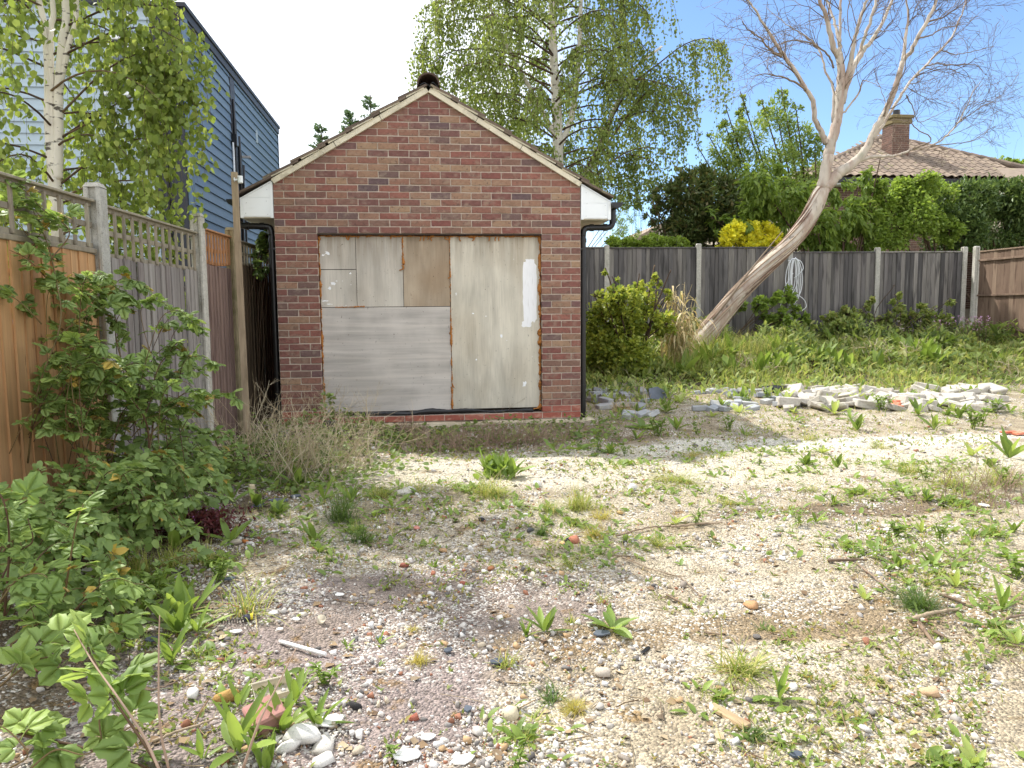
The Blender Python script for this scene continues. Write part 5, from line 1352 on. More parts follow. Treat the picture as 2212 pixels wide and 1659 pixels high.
for a in ((381,1185,85,'dark rosette with one long sideways leaf in front of the red weed',6),(500,1172,72,'spreading upright weed beside the beige and rusty stones',5),(503,1085,70,'tall single leaved weed by the wooden stake',5),(373,1440,85,'toothed grey green weed at the edge of the pink patch',7),
          (613,1580,100,'bright clump of upright leaves beside the broken red brick',10),(688,1572,80,'upright weed right of the bright clump',7),(513,1625,140,'tall upright weed at the bottom left with long oval leaves',8),(575,1672,95,'weed cut by the bottom edge with broad leaves',7),(517,1528,60,'small upright weed behind the ochre stone',5),(440,1640,60,'small weed at the bottom edge left of the tall one',5),
          (1177,1365,75,'lone upright weed with five leaves in the centre gravel',7),(1684,1512,70,'upright weed with a bronzed stem at lower right',6),(677,1168,55,'oval leaved weed left of the gravel mound',5),(248,1262,75,'broad two leaved weed at the edge of the brambles',6),(273,1315,62,'short upright weed in front of the brambles',5),(414,1325,75,'leafy upright weed left of the long grass',7),(352,1345,66,'pair of upright leaves among short weeds at left',6),(640,1520,75,'tall weed behind the bright clump at bottom left',6)):
    weed(a[0], a[1], a[2], a[3], hero=a[4])
gl = 'small leafy weed in the shaded ground at left'
for (x, y, h) in ((555,1096,45),(186,1290,60),(319,1303,58),(236,1315,55),(385,1330,60),(385,1368,55),(426,1365,50),(300,1330,45),(330,1285,40),(210,1330,40),(450,1230,35),(470,1260,40),(160,1320,40),(350,1260,35),(400,1290,40),(575,1345,15),(849,1098,45),(750,1400,22),(820,1390,22),(650,1480,30),(700,1480,40),(545,1600,40),(940,1225,22),(690,1195,30),(560,1160,30),(600,1110,40),(700,1080,40),(760,1085,45),(640,1050,40),(475,1140,40)):
    weed(x, y, h, gl, random.choice(('up', 'up', 'jag', 'stem')), 'small weeds in the shade at left')
gm = 'small bright weed scattered on the sunny gravel'
for (x, y, h) in ((1137,1376,30),(1506,1135,28),(1460,1131,30),(1618,1085,26),(927,1178,26),(1600,1090,20),(1697,1148,26),(1724,1135,24),(1763,1128,26),(1815,1180,30),(1868,1200,34),(1894,1195,34),(1940,1228,34),(1960,1142,26),(1940,1160,30),(2013,1222,34),(2065,1208,30),(2105,1215,26),(2065,1268,30),(2177,1208,40),(2197,1250,40),(2164,1318,44),(2130,1355,40),(2195,1392,34),(2158,1235,30),(1988,1340,36),(1868,1294,26),(1743,1004,26),(1809,1010,24),(1776,978,22),(1835,1563,34),(1900,1470,16),(1118,1660,50),(855,1640,40),(2105,1655,40),(1700,1625,34),(1740,1655,40),(1960,1590,24),(1650,1580,22),(1310,1655,20),(1204,978,40),(1255,972,34),(1290,976,24),(1317,980,28),(1388,925,40),(1280,985,20),(1350,985,16),(1480,1000,16),(1560,985,16),(1640,1005,20),(1700,975,18),(2050,1000,26),(2100,985,30),(2140,1010,30),(2180,990,40),(1990,1150,22),(2030,1170,24),(1850,1150,22),(1780,1160,22),(1830,1230,22),(1990,1180,24),(1920,1180,24),(1960,1260,22),(2100,1160,22),(2150,1160,24),(2190,1150,26),(2110,1290,24),(1400,1100,18),(1350,1170,20),(1440,1165,26),(1330,1410,12),(1480,1380,10),(1260,1450,14),(1180,1130,24),(1800,1090,18),(1900,1080,20),(1940,1060,24),(2000,1080,26),(2070,1060,24),(2130,1070,30),(2180,1060,34),(2000,1040,22),(1100,960,20),(1010,960,22),(1150,945,24),(960,945,26),(1060,940,22),(890,950,20)):
    weed(x, y, h, gm, random.choice(('up', 'pale', 'up', 'flat', 'jag', 'stem', 'jag')), 'small weeds on the sunny gravel')
weed(1322, 1357, 60, 'flattened rosette of withered pale green leaves on the sand', 'flat')
# dense weed clump before the dry heap
p = PG(1075, 1030); nm = NM()
for q in range(70):
    V, F = dock_leaf(r5, r5.uniform(.13, .24), r5.uniform(.018, .028), .1); Rm = euler_leaf(r5, r5.uniform(0, 6.28), r5.uniform(.5, 1.4)); nm.add(V @ Rm.T+np.append(r5.normal(0, .07, 2), 0), F)
root = thing('bushy_weed', p, 'dense dark green bushy weed in front of the dry heap', 'weed'); nm.obj('leaves', LM_DOCK_I, root, True)

# grass tufts
LM_GRASS = leafmat('grass_blade', [(124,148,58),(140,162,66),(108,134,52),(158,172,80),(176,176,104),(190,180,120)], .4, .55)
LM_GRASSD = leafmat('grass_dark', [(74,108,44),(88,122,48),(64,96,40)], .35, .5)
LM_GRASSY = leafmat('grass_yellow', [(176,172,76),(160,160,66),(190,180,96),(150,150,70)], .4, .6)
LM_GRASSDRY = leafmat('grass_dry', [(196,180,134),(178,158,112),(206,194,150)], .25, .7)
def blades(r, n, L, spread, width, lean=(.2, 1.1), droop=.5, seg=4):
    az = r.uniform(0, 6.28, n); ln = r.uniform(*lean, n); l = L*r.uniform(.5, 1.1, n)
    b = np.stack([r.normal(0, spread, n), r.normal(0, spread, n), np.zeros(n)], 1)
    t = np.linspace(0, 1, seg+1); h = np.stack([np.cos(az), np.sin(az), np.zeros(n)], 1); sd = np.stack([-np.sin(az), np.cos(az), np.zeros(n)], 1)
    sl = np.sin(ln)[:, None]; cl = np.cos(ln)[:, None]
    rad = (sl*t+droop*sl*t**2*.6)*l[:, None]; z = (cl*t-droop*sl*t**2.4)*l[:, None]
    mid = b[:, None]+h[:, None]*rad[..., None]+np.array([0, 0, 1.])*z[..., None]
    w = width*(1-t**1.6)*.5+width*.03
    A_ = mid-sd[:, None]*w[None, :, None]; B_ = mid+sd[:, None]*w[None, :, None]
    V = np.stack([A_, B_], 2).reshape(-1, 3)
    base = (np.arange(n)*(seg+1)*2)[:, None]; i = np.arange(seg)[None]*2
    q = np.stack([base+i, base+i+1, base+i+3, base+i+2], -1).reshape(-1, 4)
    return V, np.concatenate([q[:, [0, 1, 2]], q[:, [0, 2, 3]]])
def tuft(px, py, wpx, label, mat, n=110, width=.004, lean=(.2, 1.2), spread=.16, hk=.5, name='grass_tuft', droop=.5, group=None):
    p = PG(px, py); L = wpx*hk*np.linalg.norm(p[:2])/FPX*1.5
    V, F = blades(r5, n, L, L*spread, width, lean, droop)
    o = link(name, np_mesh(name, V, F, mat, True), None, (p[0], p[1], p[2]-.004)); return tag(o, label, 'grass', group)
for a in ((530,1322,150,'long bladed grass tuft with bent yellow ends at the rubbish',LM_GRASS,70,.006,(.3,1.2)),(740,1122,120,'wide dark grass tuft at left centre',LM_GRASSD,240,.0035,(.2,1.1)),(780,1170,95,'tall thin grass tuft below the wide one',LM_GRASSD,120,.0035,(.2,1.1)),
          (1060,1070,120,'bright sunlit grass patch below the bushy weed',LM_GRASS,230,.004,(.4,1.3)),(1250,1098,100,'bright fine grass tuft right of centre',LM_GRASS,280,.0032,(.2,1.1)),(1190,1105,70,'low bright grass left of the fine tuft',LM_GRASS,120,.0035,(.5,1.3)),(1300,1120,70,'low yellow grass right of the fine tuft',LM_GRASSY,120,.0035,(.5,1.3)),(1285,1160,60,'yellow moss like grass before the orange lump',LM_GRASSY,160,.003,(.4,1.3)),
          (1460,1040,130,'flat spreading grass patch on the pale gravel',LM_GRASS,170,.004,(.8,1.45)),(1168,1155,45,'feathery dark green tuft beside a rosette',LM_GRASSD,180,.0025,(.1,1.0)),(1238,1222,80,'spiky grass tuft in the middle of the yard',LM_GRASS,70,.004,(.6,1.4)),(1420,1178,60,'green grass tuft beside the buried twigs',LM_GRASS,90,.0035,(.2,1.1)),
          (1095,1440,75,'sparse bent grass beside the dark slate',LM_GRASS,45,.005,(.3,1.2)),(905,1432,60,'yellow grass tuft at the centre left',LM_GRASSY,120,.0022,(.3,1.1)),(890,1362,40,'small mossy grass tuft by the clinker',LM_GRASSY,80,.002,(.6,1.4)),(1600,1455,140,'largest grass tuft at lower right',LM_GRASS,190,.0045,(.4,1.4)),(1985,1312,100,'dense dark green grass tuft at right',LM_GRASSD,320,.003,(.3,1.3)),
          (1195,1510,80,'thin grass tuft beside the mossy one at bottom',LM_GRASSD,80,.0035,(.5,1.4)),(1243,1533,60,'round yellow green mossy tuft at the bottom centre',LM_GRASSY,240,.0022,(.4,1.4)),(1155,1560,90,'flattened grass lying by the cream stone',LM_GRASS,60,.005,(1.1,1.5)),(1625,1590,70,'short grass tuft at the end of the wood offcut',LM_GRASSD,100,.003,(.5,1.4)),(1650,1360,50,'thin star shaped grass on the gravel',LM_GRASSD,40,.003,(.5,1.4)),
          (1300,1300,60,'wispy upright grass blades in the sand',LM_GRASS,24,.003,(.1,.7)),(1235,1345,45,'little grass tuft right of the lone weed',LM_GRASS,30,.004,(.3,1.2)),(1570,1090,60,'low grass tuft on the right gravel',LM_GRASS,100,.003,(.5,1.4)),(1880,1475,90,'dry fallen grass tuft at lower right',LM_GRASSDRY,60,.002,(.9,1.5)),(1650,1290,30,'tiny grass tuft beside the orange brown stone',LM_GRASSD,30,.003,(.2,1.2)),
          (300,1240,110,'short bright grass strip in front of the brambles',LM_GRASS,170,.004,(.1,.9)),(370,1225,100,'bright grass strip beside the red weed',LM_GRASS,150,.004,(.1,.9)),(440,1215,80,'grass strip near the spreading weed',LM_GRASS,110,.004,(.1,.9)),(820,1075,80,'weedy grass at the edge of the dry heap',LM_GRASS,120,.0035,(.2,1.2)),(900,1060,90,'sparse bright grass on the shadow edge',LM_GRASS,120,.0035,(.5,1.3)),(640,1015,110,'green grass under the dry stems before the garage',LM_GRASS,260,.0035,(.1,1.0)),(700,1000,100,'grass clump under the dry stems nearer the centre',LM_GRASSD,200,.0035,(.1,1.0)),
          (1345,890,80,'rust brown dry grass tuft right of the garage corner',LM_GRASSDRY,200,.004,(.3,1.2)),(1960,1020,90,'low grass patch beside the twiggy bush at right',LM_GRASS,160,.0035,(.5,1.4)),(1750,1060,50,'small grass tuft on the pale gravel strip',LM_GRASS,80,.003,(.5,1.3)),(2060,1050,110,'long grass patch under the twiggy bush',LM_GRASS,200,.0035,(.5,1.4)),(2160,1045,110,'grass patch at the right edge of the yard',LM_GRASS,200,.0035,(.4,1.3)),(1500,985,60,'thin grass patch before the rubble',LM_GRASSY,80,.003,(.6,1.4)),(1900,968,70,'green grass patch on the sunny track',LM_GRASS,90,.003,(.5,1.3)),(1750,950,80,'grass patch on the near side of the rubble',LM_GRASS,90,.003,(.5,1.3))):
    tuft(*a[:4], a[4], a[5], a[6], a[7])
# patchy low grass spreading over the gravel
px_ = []
for (x, y, rx, ry, n_) in ((330,1250,150,40,1500),(250,1340,110,40,800),(480,1190,90,50,700),(600,1080,130,40,1100),(760,1120,120,60,1000),(830,1060,110,35,900),(980,1050,130,30,1100),(1080,1085,150,30,1100),(1250,1110,150,40,1300),(1450,1045,130,22,800),(1300,1170,120,25,600),(1480,1145,100,20,500),(1650,1085,120,22,600),(1850,1040,160,30,1300),(2060,1060,160,45,1900),(2150,1130,100,50,900),(1830,1160,170,35,1000),(2030,1220,160,50,1100),(2160,1330,70,90,700),(1700,1000,200,18,800),(1350,985,150,16,800),(1600,960,200,14,900),(1950,985,200,18,1100),(1000,955,220,16,900),(700,1180,90,40,400),(1560,1460,100,30,300),(1250,1230,90,25,250),(420,1380,100,60,500),(560,1480,120,60,300),(1130,1530,140,40,350),(1700,1560,150,60,350),(2050,1600,160,60,400)):
    n_ = int(n_*.8); a = r5.uniform(0, 6.28, n_); q = np.abs(r5.normal(0, .75, n_))
    for u, v in zip(x+rx*q*np.cos(a), y+ry*q*np.sin(a)): px_.append((u, v))
px_ = np.array(px_); dd = FW+RT*((px_[:, :1]-IW/2)/FPX)-UP*((px_[:, 1:]-IH/2)/FPX); tt = -CAM_H/dd[:, 2]; gxy = dd[:, :2]*tt[:, None]
gxy = gxy[gxy[:, 0] > LF(gxy[:, 1])+.1]; cl_ = np.sin(gxy[:, 0]*9+1)*np.sin(gxy[:, 1]*8+gxy[:, 0]*3)+.4*np.sin(gxy[:, 0]*21)*np.sin(gxy[:, 1]*19); gxy = gxy[((cl_ > .0) & (r5.uniform(0, 1, len(gxy)) < .8)) | (r5.uniform(0, 1, len(gxy)) < .3)]
n = len(gxy); V, F = blades(r5, n, .085, 0., .0032, (.2, 1.35), .5, 3); V = V.reshape(n, -1, 3)*r5.uniform(.35, 1.2, n)[:, None, None]*(.75+.06*gxy[:, 1])[:, None, None]+np.column_stack([gxy, gz(gxy[:, 0], gxy[:, 1])-.004])[:, None, :]
tag(link('low_grass', np_mesh('low_grass', V.reshape(-1, 3), F, LM_GRASS, True)), 'short patchy grass creeping over the gravel', 'grass', None, 'stuff')
k = r5.uniform(0, 1, n) < .13; gx2 = gxy[k]; n = len(gx2); lw = NM()
for c in range(2):
    A = r5.uniform(0, 6.28, n); lw.scatter(leaf_tpl(4, .2, .06, .25, .45), np.column_stack([gx2+r5.normal(0, .012, (n, 2)), gz(gx2[:, 0], gx2[:, 1])]), frames(np.stack([np.cos(A), np.sin(A), r5.uniform(.2, 1.3, n)], 1), rdir(n, r5)*.4+[0, 0, 1]), r5.uniform(.025, .075, n)*(.75+.06*gx2[:, 1]))
tag(lw.obj('seedling_weeds', LM_DOCK_I), 'scattered small leafy seedlings among the low grass', 'ground cover', None, 'stuff')
# clover-like low green cover, tiny scattered sprouts
sp_ = NM(); n = 15000
yy = 1.9+r5.uniform(0, 1, n)**1.2*8.5; xx = .118*yy+r5.uniform(-.75, 1.02, n)*.7*yy
cl = np.sin(xx*2.3+1.2)*np.sin(yy*1.9+.3*xx)+.5*np.sin(5.1*xx+2)*np.sin(4.3*yy)
k = ((cl > .30) & (r5.uniform(0, 1, n) < .75)) | (r5.uniform(0, 1, n) < .05) | ((yy > 6.6) & (r5.uniform(0, 1, n) < .4)); k &= ~((yy > 8.3) & (xx > -1.75) & (xx < 2)); k &= xx > LF(yy)+.1
xx, yy = xx[k], yy[k]; n = len(xx)
for c in range(3):
    A = r5.uniform(0, 6.28, n); d = np.stack([np.cos(A)*.8, np.sin(A)*.8, r5.uniform(.2, 1.2, n)], 1)
    sp_.scatter(T4N, np.stack([xx+r5.normal(0, .008, n), yy+r5.normal(0, .008, n), gz(xx, yy)-.002], 1), frames(d, rdir(n, r5)*.4+[0, 0, 1]), r5.uniform(.015, .045, n)*(.7+.06*yy))
tag(sp_.obj('sprouting_groundcover', leafmat('sprouts', [(120,146,58),(98,126,50),(140,160,70),(150,130,70)], .35)), 'tiny sprouting weeds thinly covering the gravel', 'ground cover', None, 'stuff')
# dry leaf litter and little twigs
lt_ = NM(); n = 2600
yy = 1.9+r5.uniform(0, 1, n)**1.4*6.2; xx = .118*yy+r5.uniform(-1.0, .95, n)*.68*yy; k = (xx > LF(yy)+.1) & (r5.uniform(0, 1, n) < np.where(xx < -.8, 1, .35)); xx, yy = xx[k], yy[k]; n = len(xx)
A = r5.uniform(0, 6.28, n); lt_.scatter(T4, np.stack([xx, yy, gz(xx, yy)+.004], 1), frames(np.stack([np.cos(A), np.sin(A), r5.normal(0, .15, n)], 1), np.array([0, 0, 1])+rdir(n, r5)*.3), r5.uniform(.012, .05, n))
for _ in range(420):
    y = 1.9+r5.uniform(0, 1)**1.3*6; x = .118*y+r5.uniform(-.9, 1.0)*.66*y
    if x < LF(y)+.1: continue
    a = r5.uniform(0, 6.28); L = r5.uniform(.04, .16); d = np.array([math.cos(a), math.sin(a)])*L; q = np.array([(x, y), (x+d[0]*.5+r5.normal(0, .01), y+d[1]*.5+r5.normal(0, .01)), (x+d[0], y+d[1])])
    lt_.tube(np.column_stack([q, gz(q[:, 0], q[:, 1])+.008]), r5.uniform(.001, .0028), 3, False)
tag(lt_.obj('leaf_litter', mk('litter', [(120,98,74),(150,128,98),(96,76,58),(176,158,128),(84,70,58)], 'island', (30,30,30), .15, .9, 0)), 'dry leaf litter and broken twigs on the ground', 'leaf litter', None, 'stuff')

# ------------------------------------------------------------------ dry dead weeds before the garage
M_DRY = mk('dry_stems', [(190,174,144),(168,148,118),(206,194,166),(140,118,96)], 'island', (9,9,9), .1, .9, 0)
M_DRYB = mk('dry_stems_brown', [(150,124,108),(130,106,92),(168,144,124),(114,92,80)], 'island', (9,9,9), .1, .9, 0)
def dry_clump(px, py, w, h, n, label, mat, lean=0.0, lev=2, rad=.0028, name='dead_weed', up=1.0):
    p = PG(px, py); nm = NM(); B = p.copy()
    def stem(q, d, L, r_, l):
        k = 4; pts = [q]
        for _ in range(k): d = unit(d+r5.normal(0, .13, 3)); pts.append(pts[-1]+d*L/k)
        pts = np.array(pts); nm.tube(pts, np.linspace(r_, r_*.45, k+1), 3, False)
        if l > 0:
            for _ in range(r5.integers(2, 4)):
                i = r5.integers(1, k); stem(pts[i], unit(d+rdir(1, r5)[0]*.75), L*r5.uniform(.35, .6), r_*.6, l-1)
    for _ in range(n):
        x, y = r5.normal(0, w*.33), r5.normal(0, .14); stem(np.array([x, y, 0]), unit(np.array([r5.normal(lean, .55), r5.normal(-.1, .4), up])), h*r5.uniform(.5, 1.1), rad*r5.uniform(.7, 1.3), lev)
    root = thing(name, B, label, 'dead weed', 'dead dry weeds in front of the garage'); nm.obj('stems', mat, root)['kind'] = 'stuff'; return root
dry_clump(560, 1000, .5, .7, 44, 'pale dry stems standing left of the garage front', M_DRY)
dry_clump(650, 1040, .6, .65, 56, 'tangle of pale dry stems leaning before the left brick pier', M_DRY, .25)
dry_clump(740, 1020, .45, .65, 44, 'pale dry stems spreading towards the centre of the garage', M_DRY, .3)
dry_clump(700, 930, .35, .6, 16, 'thin dry stems in front of the left brick pier', M_DRY)
dry_clump(960, 975, .5, .24, 90, 'brown heap of fine dead stems before the boarded door', M_DRYB, -.2, 2, .0024)
dry_clump(1060, 965, .5, .26, 100, 'brown heap of fine dead stems right of the first heap', M_DRYB, .0, 2, .0024)
dry_clump(1160, 960, .45, .24, 80, 'brown heap of fine dead stems at the right of the door', M_DRYB, .2, 2, .0024)
dry_clump(880, 940, .4, .22, 50, 'small heap of brown dead stems left of the door middle', M_DRYB, -.2, 2, .0024)
dry_clump(1060, 905, .3, .55, 5, 'single thin dry stalk against the right plywood board', M_DRYB, .1, 2, .0016)
dry_clump(1380, 905, .3, .6, 9, 'bleached dry stalk beside the garage right corner', M_DRY, .2, 2, .003)
dry_clump(2130, 1085, .5, .30, 46, 'dark twiggy dead bush at the right edge of the yard', M_DRYB, .2, 2, .002)
dry_clump(2180, 1400, .35, .09, 34, 'flat mat of dark dead stems at lower right', M_DRYB, .2, 2, .0016, up=.25)
dry_clump(2040, 1210, .5, .08, 30, 'flat mat of brown dead stems among the right hand weeds', M_DRYB, .1, 2, .0016, up=.25)
dry_clump(1330, 950, .35, .12, 40, 'low mat of brown dead stems right of the footing', M_DRYB, .2, 2, .0016, up=.4)

# ------------------------------------------------------------------ brambles
r6 = np.random.default_rng(31)
LM_BR = leafmat('bramble_leaf', [(104,138,70),(118,152,76),(94,126,62),(134,166,84),(110,144,74),(150,180,96)], .42, .5)
LM_BRO = leafmat('bramble_leaf_single', [(114,150,72),(130,166,78),(102,136,64),(148,180,88),(122,158,80)], .42, .5, rnd='obj')
LM_BRY = leafmat('bramble_leaf_spoilt', [(186,160,50),(150,140,60),(120,104,48),(204,176,70)], .3, .6)
M_CANE = mk('bramble_cane', [(96,74,52),(110,92,58),(84,58,48),(120,108,66)], 'island', (30,30,30), .2, .7, 0)
def leaflet(n=7, W=.40):
    V = []; F = []
    for i in range(n+1):
        t = i/n; w = 0 if i in (0, n) else W*math.sin(math.pi*t**.78)**.8
        z0 = -.16*t*t
        if i in (0, n): V.append((0, t, z0)); continue
        s = .035 if i % 2 else -.03
        V.append((0, t, z0)); 
        for sd in (-1, 1):
            V.append((sd*w*.55, t+.05, z0+.05*w/W+.007*(1 if i % 2 else -1))); V.append((sd*(w+s), t+.02+(.05 if i % 2 else 0), z0+.03*w/W-.008))
    # index: 0, then blocks of 5 (mid, L1, L2, R1, R2), last tip
    blk = lambda i: 1+(i-1)*5
    for i in range(0, n):
        for a, b in ((1, 2), (3, 4)):
            if i == 0: m1 = blk(1); F += [(0, m1, m1+a), (0, m1+a, m1+b)]
            elif i == n-1: m0 = blk(i); tip = 1+(n-1)*5; F += [(m0, tip, m0+a), (m0+a, tip, m0+b)]
            else:
                m0, m1 = blk(i), blk(i+1); F += [(m0, m1, m1+a), (m0, m1+a, m0+a), (m0+a, m1+a, m1+b), (m0+a, m1+b, m0+b)]
    return np.array(V, float), np.array(F)
LF1 = leaflet(); LF0 = leaf_tpl(4, .34, .10, .18, .42, ser=.12)
def compound(lf, five=False, r=None):
    """three or five leaflets on a stalk"""
    r = r or r6; Vs = []; Fs = []; n = 0
    specs = [(0, 1.0, .34), (.95, .82, .30), (-.95, .82, .30)]+([(1.9, .62, .28), (-1.9, .62, .28)] if five else [])
    for a, s, off in specs:
        a += r.normal(0, .12); c, sn = math.cos(a), math.sin(a); V = lf[0]*s*.62; tl = r.normal(-.12, .18)
        V = V*np.array([1, 1, 1])+np.stack([0*V[:, 1], 0*V[:, 1], tl*V[:, 1]], 1)
        Rm = np.array([[c, sn, 0], [-sn, c, 0], [0, 0, 1]]); Vs.append(V @ Rm.T+np.array([sn*.05, off+c*.05, 0])); Fs.append(lf[1]+n); n += len(V)
    Vt, Ft = tube_np([(0, 0, 0), (0, .18, .015), (0, .40, 0)], [.009, .008, .006], 3, False); Vs.append(Vt); Fs.append(Ft+n)
    return np.concatenate(Vs), np.concatenate(Fs)
CP1 = [compound(LF1, k % 2) for k in range(4)]; CP0 = [compound(LF0, False) for k in range(4)]
def bramble(name, label, base, canes, leaf, per_m, lod=0, single=0, hangy=.35, group=None, spoilt=0.02):
    B = np.array(base, float); root = thing(name, B, label, 'bramble', group)
    cn = NM(); P_, D_ = [], []
    for cpts, cr_ in canes:
        c = crom(np.asarray(cpts, float), 6); cn.tube(c-B, np.linspace(cr_, cr_*.4, len(c)), 6)
        L = np.linalg.norm(np.diff(c, axis=0), axis=1).sum(); nl = max(2, int(L*per_m)); f = np.sort(r6.uniform(.10, 1, nl))*(len(c)-1); i = np.minimum(f.astype(int), len(c)-2)
        p = c[i]+(c[i+1]-c[i])*(f-i)[:, None]; t = unit(c[i+1]-c[i]); sd = unit(np.cross(t, [0, 0, 1.])+1e-6)*np.where(np.arange(nl) % 2, 1, -1)[:, None]
        d = t*.45+sd*r6.uniform(.4, 1, (nl, 1))+np.array([0, 0, .35])+rdir(nl, r6)*.5
        P_.append(p); D_.append(d)
    P_ = np.concatenate(P_); D_ = np.concatenate(D_); n = len(P_); D_[:, 2] -= hangy*.5
    # stalks tilt the blades towards the light
    nr = np.array([.25, -.15, 1.0])+rdir(n, r6)*.55; sc_ = leaf*r6.uniform(.55, 1.2, n); Rm = frames(D_, nr)
    CP = CP1 if lod else CP0
    order = np.argsort(-sc_/np.linalg.norm(P_, axis=1)); lone = set(order[:single].tolist())
    lv = NM(); sp2 = NM(); w = r6.integers(0, 4, n); bad = r6.uniform(0, 1, n) < spoilt
    keep = np.array([k not in lone for k in range(n)])
    for q in range(4):
        s_ = (w == q) & keep & ~bad; lv.scatter(CP[q], P_[s_]-B, Rm[s_], sc_[s_]); s_ = (w == q) & keep & bad
        if s_.any(): sp2.scatter(CP[q], P_[s_]-B, Rm[s_], sc_[s_])
    cn.obj('canes', M_CANE, root, True)
    if lv.n: lv.obj('leaves', LM_BR, root, True)['kind'] = 'stuff'
    if sp2.n: tag(sp2.obj('spoilt_leaves', LM_BRY, root, True), 'yellow and brown spoilt leaves', None, None, 'stuff')
    for k in lone:
        V, F = CP[w[k]]; V = (V*sc_[k]) @ Rm[k].T; link('leaf', np_mesh('leaf', V, F, LM_BRO, True), root, tuple(P_[k]-B))
    return n
def cane(pts, r_=.004): return ([P(x, y, Y=Y) for x, y, Y in pts], r_)
tot = 0
# tall bramble scrambling up the fence
tot += bramble('bramble', 'tall bramble climbing in front of the orange panel and concrete post', P(300, 1000, Y=4.8)*[1, 1, 0], [
  cane([(318,1050,4.7),(320,930,4.6),(290,870,4.5),(250,830,4.4),(180,800,4.4),(110,760,4.5)], .006), cane([(318,1000,4.7),(330,900,4.8),(300,850,4.8),(240,790,4.9),(170,730,4.9),(90,690,4.8)], .006), cane([(310,900,4.7),(340,800,4.9),(360,770,5.0),(390,740,5.0),(420,800,5.0)], .004),
  cane([(300,860,4.7),(260,770,4.9),(250,700,5.0),(270,660,5.1),(255,640,5.1)], .004), cane([(315,950,4.7),(380,880,4.8),(430,860,4.8),(470,850,4.9)], .004), cane([(60,1000,4.4),(80,850,4.3),(130,700,4.4),(120,600,4.5),(100,520,4.6),(60,430,4.7)], .006), cane([(100,600,4.5),(60,560,4.4),(20,540,4.4)], .004), cane([(110,560,4.5),(150,500,4.6),(90,450,4.6),(40,400,4.6),(0,380,4.5)], .004),
  cane([(120,640,4.5),(160,620,4.7),(200,600,4.9)], .003), cane([(90,700,4.4),(40,650,4.3),(0,630,4.3)], .004), cane([(130,720,4.5),(190,680,4.7),(230,660,4.8)], .003), cane([(60,940,4.3),(130,860,4.4),(200,800,4.6),(250,780,4.7)], .004), cane([(20,980,4.2),(60,900,4.2),(100,870,4.3),(150,880,4.4)], .003), cane([(180,1000,4.6),(200,900,4.7),(170,840,4.7),(140,810,4.7)], .004), cane([(240,1000,4.6),(260,900,4.7),(300,860,4.7),(350,850,4.8),(400,870,4.9)], .004),
  cane([(60,560,4.6),(90,500,4.6),(130,470,4.6),(180,460,4.7)], .003), cane([(70,520,4.6),(30,470,4.6),(10,430,4.5)], .003), cane([(100,480,4.6),(60,440,4.6),(30,420,4.6),(60,380,4.6)], .003), cane([(250,960,4.5),(200,940,4.4),(150,930,4.3),(90,920,4.2)], .003), cane([(300,930,4.6),(330,840,4.7),(290,810,4.7),(250,830,4.7)], .003)], .105, 32, 1, 60, .5, spoilt=.06)
# sprays rising from the tall bramble
ex_ = []
for _ in range(46):
    x0 = r6.uniform(20, 400); y0 = 960+r6.uniform(-40, 60); xt = np.clip(x0+r6.uniform(-90, 130), 10, 470); yt = r6.uniform(600, 880)+max(0, (xt-260))*.75
    if yt > 900: continue
    Yc = r6.uniform(4.2, 5.0) if x0 < 200 else r6.uniform(4.6, 5.2)
    ex_.append(cane([(x0, y0, Yc), ((x0+xt)/2-15, (y0+yt)/2+10, Yc), (xt-10, yt+15, Yc), (xt+30, yt-8, Yc), (xt+62, yt+16, Yc)], .003))
tot += bramble('bramble', 'arching bramble sprays in front of the silvery grey panel', P(300, 960, Y=4.7)*[1, 1, 0], ex_, .10, 19, 1, 30, .5, spoilt=.05)
# low thicket along the fence
low = []
for _ in range(120):
    y0 = r6.uniform(2.9, 5.9); x0 = r6.uniform(-2.05, -1.62 if y0 > 3.8 else -1.35)
    a = r6.uniform(-1.2, 1.2); L = r6.uniform(.25, .55); d = np.array([math.cos(a), math.sin(a)])*L; h = r6.uniform(.12, .42)*(1.25 if x0 < -1.6 else .65); z0 = float(gz(x0, y0)); x0 = max(x0, LF(y0)+.12)
    low.append(([(x0, y0, z0), (x0+d[0]*.3, y0+d[1]*.3, z0+h*.8), (x0+d[0]*.7, y0+d[1]*.7, z0+h*.95), (x0+d[0], y0+d[1], z0+h*.45)], .003))
tot += bramble('bramble', 'dense low bramble thicket covering the ground along the left fence', (-1.6, 4.5, 0), low, .092, 30, 0, 0, .4, spoilt=.05)
# trailing bramble in the foreground
tot += bramble('bramble', 'bramble at the left edge with large drooping leaves', P(60, 1250, Y=3.0)*[1, 1, 0], [
  cane([(10,1330,2.9),(20,1180,2.9),(10,1090,2.9),(-20,1040,2.9)], .005), cane([(135,1320,3.0),(150,1220,3.0),(165,1130,3.0),(180,1090,3.0)], .005), cane([(60,1330,3.0),(70,1230,3.0),(110,1180,3.1),(150,1170,3.1)], .004), cane([(0,1300,2.8),(40,1250,2.8),(90,1240,2.8),(120,1270,2.8)], .004), cane([(0,1200,3.2),(50,1140,3.3),(100,1120,3.3),(150,1140,3.3)], .004), cane([(150,1330,2.9),(210,1270,2.9),(250,1250,2.9),(290,1260,2.9)], .003), cane([(-20,1150,3.0),(30,1100,3.0),(60,1080,3.0)], .004), cane([(0,1420,2.7),(60,1360,2.7),(120,1340,2.7),(200,1350,2.75),(260,1370,2.75)], .004), cane([(20,1400,2.7),(60,1320,2.7),(100,1300,2.7)], .003), cane([(-10,1280,2.9),(30,1200,2.9),(70,1170,2.9),(60,1120,2.9)], .004)], .11, 24, 1, 50, .6, spoilt=.05)
